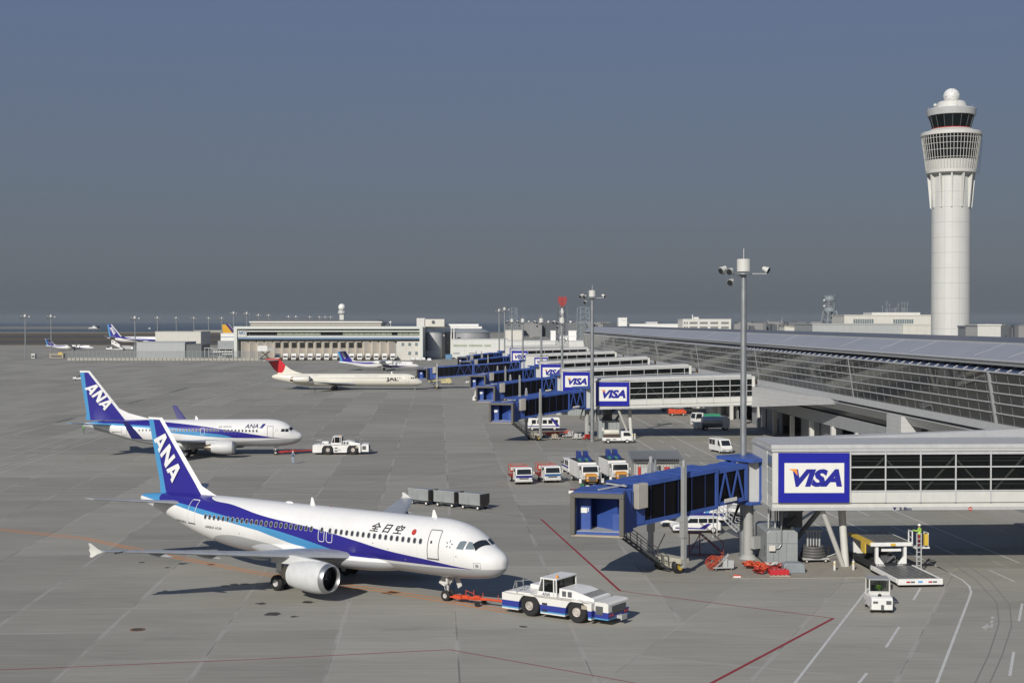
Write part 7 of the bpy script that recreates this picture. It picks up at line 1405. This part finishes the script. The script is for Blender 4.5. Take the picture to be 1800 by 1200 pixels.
# =============================================================== PEOPLE
def person(p, rz, label, vest, legs, helmet, pose='stand', top=None, grp=None):
    """one skinned body; clothing zones by height, helmet and vest as children"""
    T_ = thing('person', p, rz, label, 'person'); J = []; E_ = []; R_ = []
    def j(v, r, par=None):
        J.append(v); R_.append(r); 
        if par is not None: E_.append((par, len(J) - 1))
        return len(J) - 1
    sit = pose == 'sit'; hz = .55 if sit else .93
    pel = j((0, 0, hz), .14); wa = j((0, 0, hz + .2), .125, pel); ch = j((.01, 0, hz + .42), .15, wa); nk = j((.01, 0, hz + .56), .06, ch); hd = j((.03, 0, hz + .68), .085, nk); cr = j((.02, 0, hz + .79), .075, hd); j((.10, 0, hz + .67), .02, hd)
    for s_ in (-1, 1):
        sh = j((.0, s_ * .19, hz + .49), .062, ch)
        if pose in ('sit', 'operate'): el = j((.16, s_ * .24, hz + .27), .045, sh); wr = j((.38, s_ * .16, hz + .32), .03, el); hd_ = (1, 0, 0)
        elif pose == 'fold': el = j((.06, s_ * .27, hz + .24), .045, sh); wr = j((.25, s_ * .06, hz + .33), .03, el); hd_ = (.7, -s_ * .7, 0)
        else: el = j((.02, s_ * .26, hz + .24), .045, sh); wr = j((.07, s_ * .27, hz + .01), .03, el); hd_ = (.1, 0, -1)
        d = Vector(hd_).normalized(); W_ = Vector(J[wr]); pm = j(tuple(W_ + d * .07), .032, wr)
        lat = d.orthogonal().normalized()
        for k in range(4): a = j(tuple(W_ + d * .11 + lat * (.024 * (k - 1.5))), .010, pm); j(tuple(W_ + d * (.16 + .012 * (1 if k in (1, 2) else 0)) + lat * (.026 * (k - 1.5)) + Vector((.015, 0, 0))), .008, a)
        tb = j(tuple(W_ + d * .06 + lat * .05 + Vector((.02, 0, 0))), .010, pm)
        hp = j((0, s_ * .09, hz - .04), .095, pel)
        if sit: kn = j((.42, s_ * .12, hz + .02), .065, hp); an = j((.46, s_ * .12, .08), .045, kn)
        else: st_ = .10 * s_ if pose == 'walk' else .02; kn = j((st_ + .03, s_ * .10, hz * .53), .065, hp); an = j((st_ * 1.6, s_ * .11, .08), .045, kn)
        j((J[an][0] + .16, J[an][1], .05), .038, an)
    me = bpy.data.meshes.new('body'); me.from_pydata(J, E_, []); o = bpy.data.objects.new('body', me); COL.objects.link(o); o.parent = T_
    sk = o.modifiers.new('skin', 'SKIN'); sk.use_smooth_shade = True
    for v, r in zip(me.skin_vertices[0].data, R_): v.radius = (r, r)
    me.skin_vertices[0].data[0].use_root = True; sb_ = o.modifiers.new('sub', 'SUBSURF'); sb_.levels = 1; sb_.render_levels = 1
    m, n, b = newmat('clothed_body'); co, s = objco(n); ab = math_(n, 'ABSOLUTE', s[1])
    c = mixc(n, math_(n, 'GREATER_THAN', s[2], hz + .02), legs, top or vest); c = mixc(n, math_(n, 'GREATER_THAN', s[2], hz + .57), c, (.42, .25, .17)); c = mixc(n, math_(n, 'LESS_THAN', s[2], .10), c, (.02, .02, .02)) if not sit else c
    n.links.new(c, b.inputs['Base Color']); b.inputs['Roughness'].default_value = .8; me.materials.append(m)
    MB().lathe([(.125, hz + .73), (.12, hz + .78), (.10, hz + .83), (.05, hz + .87), (.005, hz + .875)], (.02, 0, 0), n=14).lathe([(.12, hz + .735), (.155, hz + .725)], (.035, 0, 0), n=14).build('helmet', helmet, T_)
    rings = [[(.01 + 1.22 * a * cos(t), 1.35 * a * sin(t), z) for t in [2 * pi * i / 16 for i in range(16)]] for a, z in ((.125, hz + .06), (.12, hz + .2), (.14, hz + .38), (.11, hz + .5), (.06, hz + .55))]
    ve = MB().loft(rings, cap=False).build('vest', vest_m(vest), T_)
    if vest == HV: MB().loft([[(.01 + 1.24 * .124 * cos(t), 1.37 * .124 * sin(t), z) for t in [2 * pi * i / 16 for i in range(16)]] for z in (hz + .14, hz + .18)], cap=False).build('reflective_band', WHITE, ve)
    mb = MB(); [mb.sphere((.11, y, hz + .69), .012, 6) for y in (-.03, .03)]; mb.build('eyes', DARK, T_); return T_
HV = (.36, .62, .07)
VM = {}
def vest_m(c):
    if c not in VM: VM[c] = M('vest_cloth_%d' % len(VM), c, .85, var=.15)
    return VM[c]
person((g(147, 762).x, g(147, 762).y, 0), radians(20), 'person in green vest and dark green trousers at second aircraft tail', (.14, .40, .08), (.02, .12, .05), YEL, 'stand')
person((g(515, 815).x, g(515, 815).y, 0), radians(80), 'person in pale blue overalls and white helmet by the tow bar', (.10, .13, .20), (.33, .40, .52), WHITE, 'fold', top=(.3, .36, .46))
person((g(553.5, 690.5).x, g(553.5, 690.5).y, 0), 0, 'tiny dark dressed person standing below the cream aircraft', (.05, .06, .08), (.03, .03, .04), DGREY, 'stand')
# =============================================================== LOADER AND TRACTOR
lo_ = thing('cargo_loader', (30.4, 106.6, 0), .08, 'white and grey cargo loader with two roller platforms, yellow left side', 'cargo loader')
def rollm():
    m, n, b = newmat('roller_deck'); co, s = objco(n); a = math_(n, 'FRACT', math_(n, 'MULTIPLY', s[0], 2.2)); q = math_(n, 'FRACT', math_(n, 'MULTIPLY', s[1], 5.0)); v = N(n, 'ShaderNodeTexVoronoi'); v.inputs['Scale'].default_value = 5; n.links.new(co, v.inputs[0])
    k = math_(n, 'MULTIPLY', math_(n, 'GREATER_THAN', a, .2), math_(n, 'GREATER_THAN', q, .3)); c = mixc(n, k, (.02, .02, .02), (.22, .225, .225)); c = mixc(n, math_(n, 'MULTIPLY', math_(n, 'LESS_THAN', v.outputs[0], .22), .8), c, (.5, .5, .5)); n.links.new(c, b.inputs['Base Color']); b.inputs['Roughness'].default_value = .45; b.inputs['Metallic'].default_value = .2; return m
RD = rollm()
MB().box(-1.6, 1.6, -2.6, 3.2, .36, .58).build('main_platform', RD, lo_)
mb = MB(); mb.box(-1.72, 1.72, -2.9, -2.6, .22, .66); mb.box(-1.75, -1.6, -2.6, 3.2, .3, .64); mb.box(1.6, 1.75, -2.6, 3.2, .3, .64); mb.build('platform_frame', WHITE, lo_, bevel=.03)
mb = MB(); mb.box(-1.5, 1.5, -2.5, 3.0, .08, .3); mb.box(-1.5, 1.5, 3.4, 9.5, .3, .7); mb.build('chassis', DARK, lo_)
mb = MB(); [mb.box(x, x + .3, -2.912, -2.902, .38, .5, i % 2) for i, x in enumerate((-1.1, -.75, .6, .95))]; mb.box(-.2, .15, -2.912, -2.902, .38, .52, 2); mb.build('lamps_and_label', [RED, DGREY, LBLUE], lo_)
mb = MB()
for x in (-1.25, 1.05): mb.box(x, x + .22, 3.4, 3.7, .3, 2.1)
mb.prism([(-1.03, .5), (-.4, .5), (-1.03, 1.3)], 'y', 3.4, 3.6); mb.prism([(1.05, .5), (.4, .5), (1.05, 1.3)], 'y', 3.4, 3.6); mb.box(-1.7, 1.75, 3.25, 3.4, 2.12, 2.42); mb.box(-1.3, 1.3, 8.6, 8.9, .3, 2.1); mb.box(1.55, 1.72, 3.4, 8.6, 2.1, 2.4); mb.box(-.8, .8, 3.35, 3.45, 1.7, 1.9); mb.build('lift_frame', WHITE, lo_, bevel=.02)
MB().box(-1.3, 1.55, 3.41, 8.8, 2.2, 2.4).build('bridge_platform', RD, lo_); mb = MB(); mb.box(-1.75, -1.3, 3.41, 8.8, 2.2, 2.42); mb.box(-1.8, -1.7, 4.4, 5.4, 1.4, 2.2); mb.box(-.1, .3, 3.22, 3.25, 2.15, 2.35); mb.build('yellow_side', YEL, lo_)
mb = MB(); mb.bar((-1, 4, .7), (1, 4.2, 2.1), .15); mb.bar((1, 4.5, .7), (-1, 4.7, 2.1), .15); mb.box(-.6, .6, 4, 6, .7, 1.2); mb.tube((-.3, 3.6, .8), (.3, 3.6, 1.3), .1); mb.build('scissor_lift', DGREY, lo_)
mb = MB(); mb.bar((1.9, 2.9, .1), (1.9, 2.9, 3.2), .08); mb.bar((2.25, 2.9, .1), (2.25, 2.9, 3.2), .08); [mb.bar((1.9, 2.9, .3 + k * .35), (2.25, 2.9, .3 + k * .35), .06) for k in range(8)]; mb.build('mast', LGREY, lo_)
mb = MB(); mb.box(1.8, 3.0, 3.0, 4.0, 1.95, 2.05); mb.grid_rail([(1.6, 3.1, 2.3), (1.6, 3.9, 2.3)], 1.0, .04); mb.grid_rail([(2.9, 3.1, 2.05), (2.9, 4.0, 2.05)], 1.1, .03); mb.build('operator_cage', WHITE, lo_); MB().box(2.55, 2.85, 2.95, 3.2, 2.2, 3.1).build('control_panel', YEL, lo_)
for x in (-1.35, 1.35):
    for y in (3.8, 8.2): wl = wheel(lo_, 0, 0, .42, .3); wl.location = (x, y, 0); wl.rotation_euler = (0, 0, pi / 2)
pp = lo_.matrix_basis @ Vector((2.35, 3.5, 2.05)); person(tuple(pp), radians(160), 'person in green vest, white helmet and red trousers on the loader', HV, (.30, .02, .03), WHITE, 'operate', top=(.33, .5, .1))
p0 = g(1549, 1078); tr = thing('baggage_tractor', (p0.x + .15, p0.y + 1.3, 0), radians(-94), 'small white baggage tractor with grey roof driving toward camera', 'baggage tractor')
MB().prism([(-1.55, .25), (1.35, .25), (1.4, 1.0), (1.2, 1.12), (.35, 1.14), (.2, .95), (-1.55, .95)], 'y', -.72, .72).build('body', WHITE, tr, bevel=.05); mb = MB(); mb.box(-1.1, .35, -.74, .74, 2.1, 2.2); mb.build('roof', M('tractor_roof', (.30, .31, .32), .4), tr, bevel=.04)
mb = MB(); [mb.bar((x, y, .95), (x * .93, y, 2.12), .07) for x in (-1.05, .33) for y in (-.68, .68)]; mb.bar((.33, -.68, 1.32), (.33, .68, 1.32), .06); mb.box(.27, .34, -.66, .66, .96, 1.35); mb.build('cab_frame', OFFW, tr); MB().box(.30, .33, -.62, .62, 1.36, 2.06).build('windscreen', CLEARG, tr); MB().box(-1.08, -1.05, -.62, .62, 1.3, 2.0).build('rear_glass', CLEARG, tr)
MB().box(1.402, 1.42, -.62, -.30, .72, .86).box(1.402, 1.42, .26, .6, .66, .9).box(1.402, 1.46, -.09, .09, .25, .62).build('front_fittings', DGREY, tr); MB().box(-.9, -.35, -.4, .4, .95, 1.1).box(-.95, -.85, -.4, .4, 1.1, 1.55).build('seat', DARK, tr); MB().sphere((.95, -.1, 1.18), .13, 8).build('bonnet_knob', DARK, tr); MB().box(.1, .16, .82, .95, 1.45, 1.8).bar((.2, .7, 1.7), (.13, .9, 1.7), .03).build('mirror', DARK, tr)
for x in (-1.0, .9):
    for y in (-.62, .62): wheel(tr, x, y, .28, .2)
pp = tr.matrix_basis @ Vector((-.55, .12, .55)); person(tuple(pp), radians(-94), 'seated driver in green vest inside the small white tractor', HV, (.03, .05, .08), WHITE, 'sit', top=(.10, .35, .12))
# =============================================================== FAR VEHICLES
def box_truck(p, rz, label, grp):
    T_ = thing('lorry', p, rz, label, 'truck', grp); truck_front(T_, 1.9, 2.2, 2.5, .6, WHITE, None, .25); MB().box(-4.0, 1.8, -1.2, 1.2, .9, 3.5).build('cargo_box', WHITE, T_); chassis(T_, -4, 3)
    for x in (-2.8, 2.6):
        for y in (-.95, .95): wheel(T_, x, y, .45)
    return T_
cnt = 0; o0 = None; OR = ('first', 'second', 'third', 'fourth', 'fifth', 'sixth', 'seventh', 'eighth', 'ninth', 'tenth', 'eleventh', 'twelfth', 'thirteenth')
for k in range(15):
    px_ = 488.5 + 14.4 * k + 1.5
    if px_ > 700: break
    q = (X_(px_, D), 698.5, 0)
    lb = 'white lorry docked at cargo building, %s from the left of the row' % (OR + ('fourteenth', 'fifteenth'))[k]
    if o0 is None: o0 = box_truck(q, radians(-86), lb, 'white lorries backed up to the cargo building')
    else: copy_thing(o0, q, radians(-86), lb)
    cnt += 1
q = thing('belt_loader_truck', (X_(467, 690), 690, 0), .2, 'raised white box truck at the left dock of cargo building', 'truck'); MB().box(-4, .8, -1.2, 1.2, 4.9, 7.6).build('raised_box', WHITE, q); MB().box(1.2, 4, -1.2, 1.2, 5.0, 6.6).build('cab_cover', LGREY, q); mb = MB(); mb.bar((-3, 0, 1), (2, 0, 4.8), .4); mb.bar((2, 0, 1), (-2, 0, 4.8), .4); mb.build('scissor', DARK, q); MB().box(-3, 4, -1.1, 1.1, .6, 1.4).build('chassis', DGREY, q)
for x in (-2, 3): [wheel(q, x, y, .5) for y in (-1, 1)]
c0 = None
for px_, lb in ((725, 'small white car parked left of four by cargo building end'), (733.5, 'second white car of four by cargo building end'), (744, 'white van-like car third of four by cargo building end'), (754.5, 'white car rightmost of four, nearest the silver tank')):
    q = (X_(px_, 693 if px_ != 754.5 else 680), 693 if px_ != 754.5 else 680, 0)
    if c0 is None: c0 = thing('parked_car', q, radians(-80), lb, 'car', 'white cars beside the cargo building'); car(c0, 4.2, 1.9, 1.6, WHITE, False)
    else: copy_thing(c0, q, radians(-80), lb)
# passenger stairs
def stair_truck(p, rz, label):
    T_ = thing('passenger_stairs', p, rz, label, 'passenger stairs', 'white passenger stair trucks'); MB().prism([(-4, 5.4), (-3, 5.6), (3.4, 1.3), (3.4, .7), (-3.2, 4.0), (-4, 4.0)], 'y', -1, 1).build('stair_body', WHITE, T_); MB().prism([(-4, 4.2), (-4, 7.0), (-2.6, 7.0), (1.6, 3.9), (1.6, 2.1), (-3, 4.9)], 'y', -1.05, -.98).build('side_panel', WHITE, T_)
    MB().box(-3.4, -2.6, -1.07, -1.055, 5.6, 6.3).box(-1.6, -.6, -1.07, -1.055, 4.6, 5.2).build('side_window', GLASS, T_); MB().box(-4.5, 3.8, -1.1, 1.1, .5, 1.1).build('chassis', OFFW, T_); MB().box(-5.2, -3.6, -1.0, 1.0, .9, 2.2).build('cab', WHITE, T_, bevel=.06); mb = MB(); mb.bar((-3, 0, 1), (-3, 0, 4.2), .3); mb.bar((-1, 0, 1), (-2, 0, 4), .2); mb.build('lift_props', DARK, T_)
    for x in (-3.6, 2.6): [wheel(T_, x, y, .5) for y in (-.95, .95)]
    return T_
s0 = stair_truck((X_(207, 935), 935, 0), .05, 'white passenger stair truck, tall one with windowed sides by fence'); 
T_ = thing('service_truck', (X_(223, 940), 940, 0), 0, 'low grey and white truck right of the passenger stairs', 'truck'); MB().box(-3, 3, -1, 1, .8, 3.0).build('cargo_box', LGREY, T_); MB().box(3.05, 4.4, -1, 1, .6, 2.4).build('cab', WHITE, T_); [wheel(T_, x, y, .45) for x in (-2, 3.6) for y in (-.9, .9)]
T_ = thing('service_truck', (X_(191, 938), 938, 0), pi, 'small white tug left of the passenger stairs', 'truck'); MB().box(-1.5, 1.5, -1, 1, .6, 1.6).build('body', WHITE, T_); MB().box(-.6, .8, -.9, .9, 1.6, 2.6).build('cab', GLASS, T_); [wheel(T_, x, y, .45) for x in (-1, 1) for y in (-.9, .9)]
T_ = thing('open_tractor', (g(137, 668).x, g(137, 668).y, 0), pi, 'tiny white open tractor alone on the apron at left', 'tractor'); MB().prism([(-1.5, .4), (1.5, .4), (1.5, 1.0), (.5, 1.15), (.3, .7), (-.5, .7), (-.6, 1.0), (-1.5, 1.0)], 'y', -.7, .7).build('body', WHITE, T_, bevel=.04); MB().bar((-.7, 0, .9), (-.8, 0, 1.6), .9, .1).tube((.2, 0, 1), (0, 0, 1.4), .05).build('seat', DARK, T_); [wheel(T_, x, y, .34) for x in (-1, 1) for y in (-.6, .6)]
T_ = thing('belt_loader', (g(778, 675).x, g(778, 675).y, 0), .05, 'pale yellow belt loader to the right of the cream aircraft nose', 'belt loader'); MB().prism([(-4.5, .7), (2.4, 1.6), (2.4, 1.9), (-4.5, 1.0)], 'y', -.5, .5).build('conveyor', M('pale_yellow', (.50, .44, .22), .5), T_); MB().prism([(-.5, .4), (2.8, .4), (2.8, 1.3), (2.2, 1.9), (1.2, 1.9), (1.0, 1.2), (-.5, 1.0)], 'y', -.95, -.1).build('cab_body', MATS['pale_yellow'], T_, bevel=.05); MB().box(-4, 2.5, -.6, .6, .4, .7).build('chassis', DGREY, T_); [wheel(T_, x, y, .36) for x in (-3, 1.9) for y in (-.8, .8)]
T_ = thing('dark_car', (X_(832, 440), 440, 0), pi, 'dark vehicle glimpsed behind the long blue jet bridge', 'car'); car(T_, 4.8, 1.8, 1.5, OFFW, True)
T_ = thing('mobile_cabin', (g(837, 703).x, g(837, 703).y, 0), 0, 'small white hooded cabinet left of the third bridge cab', 'cabinet'); MB().prism([(-.9, 0), (.9, 0), (.8, .8), (.35, 1.3), (.25, 2.4), (-.3, 2.4), (-.4, 1.3), (-.85, .8)], 'y', -.6, .6).build('housing', WHITE, T_, bevel=.04); MB().box(-.4, .4, -.62, -.605, .3, .9).build('door', DGREY, T_)
# air =================================================================
HAZE = 0.000045
hz = MB().box(-18000, 18000, -400, 21500, -6, 95).build('haze', None); hz.data.materials.clear()
m = bpy.data.materials.new('haze_air'); m.use_nodes = True; n = m.node_tree; n.nodes.clear(); o_ = n.nodes.new('ShaderNodeOutputMaterial'); v = n.nodes.new('ShaderNodeVolumePrincipled')
v.inputs['Color'].default_value = (.47, .53, .59, 1); v.inputs['Density'].default_value = HAZE; v.inputs['Anisotropy'].default_value = .0; n.links.new(v.outputs[0], o_.inputs['Volume'])
hz.data.materials.append(m); hz['kind'] = 'stuff'; hz['label'] = 'thin blue-grey sea haze over the airport'
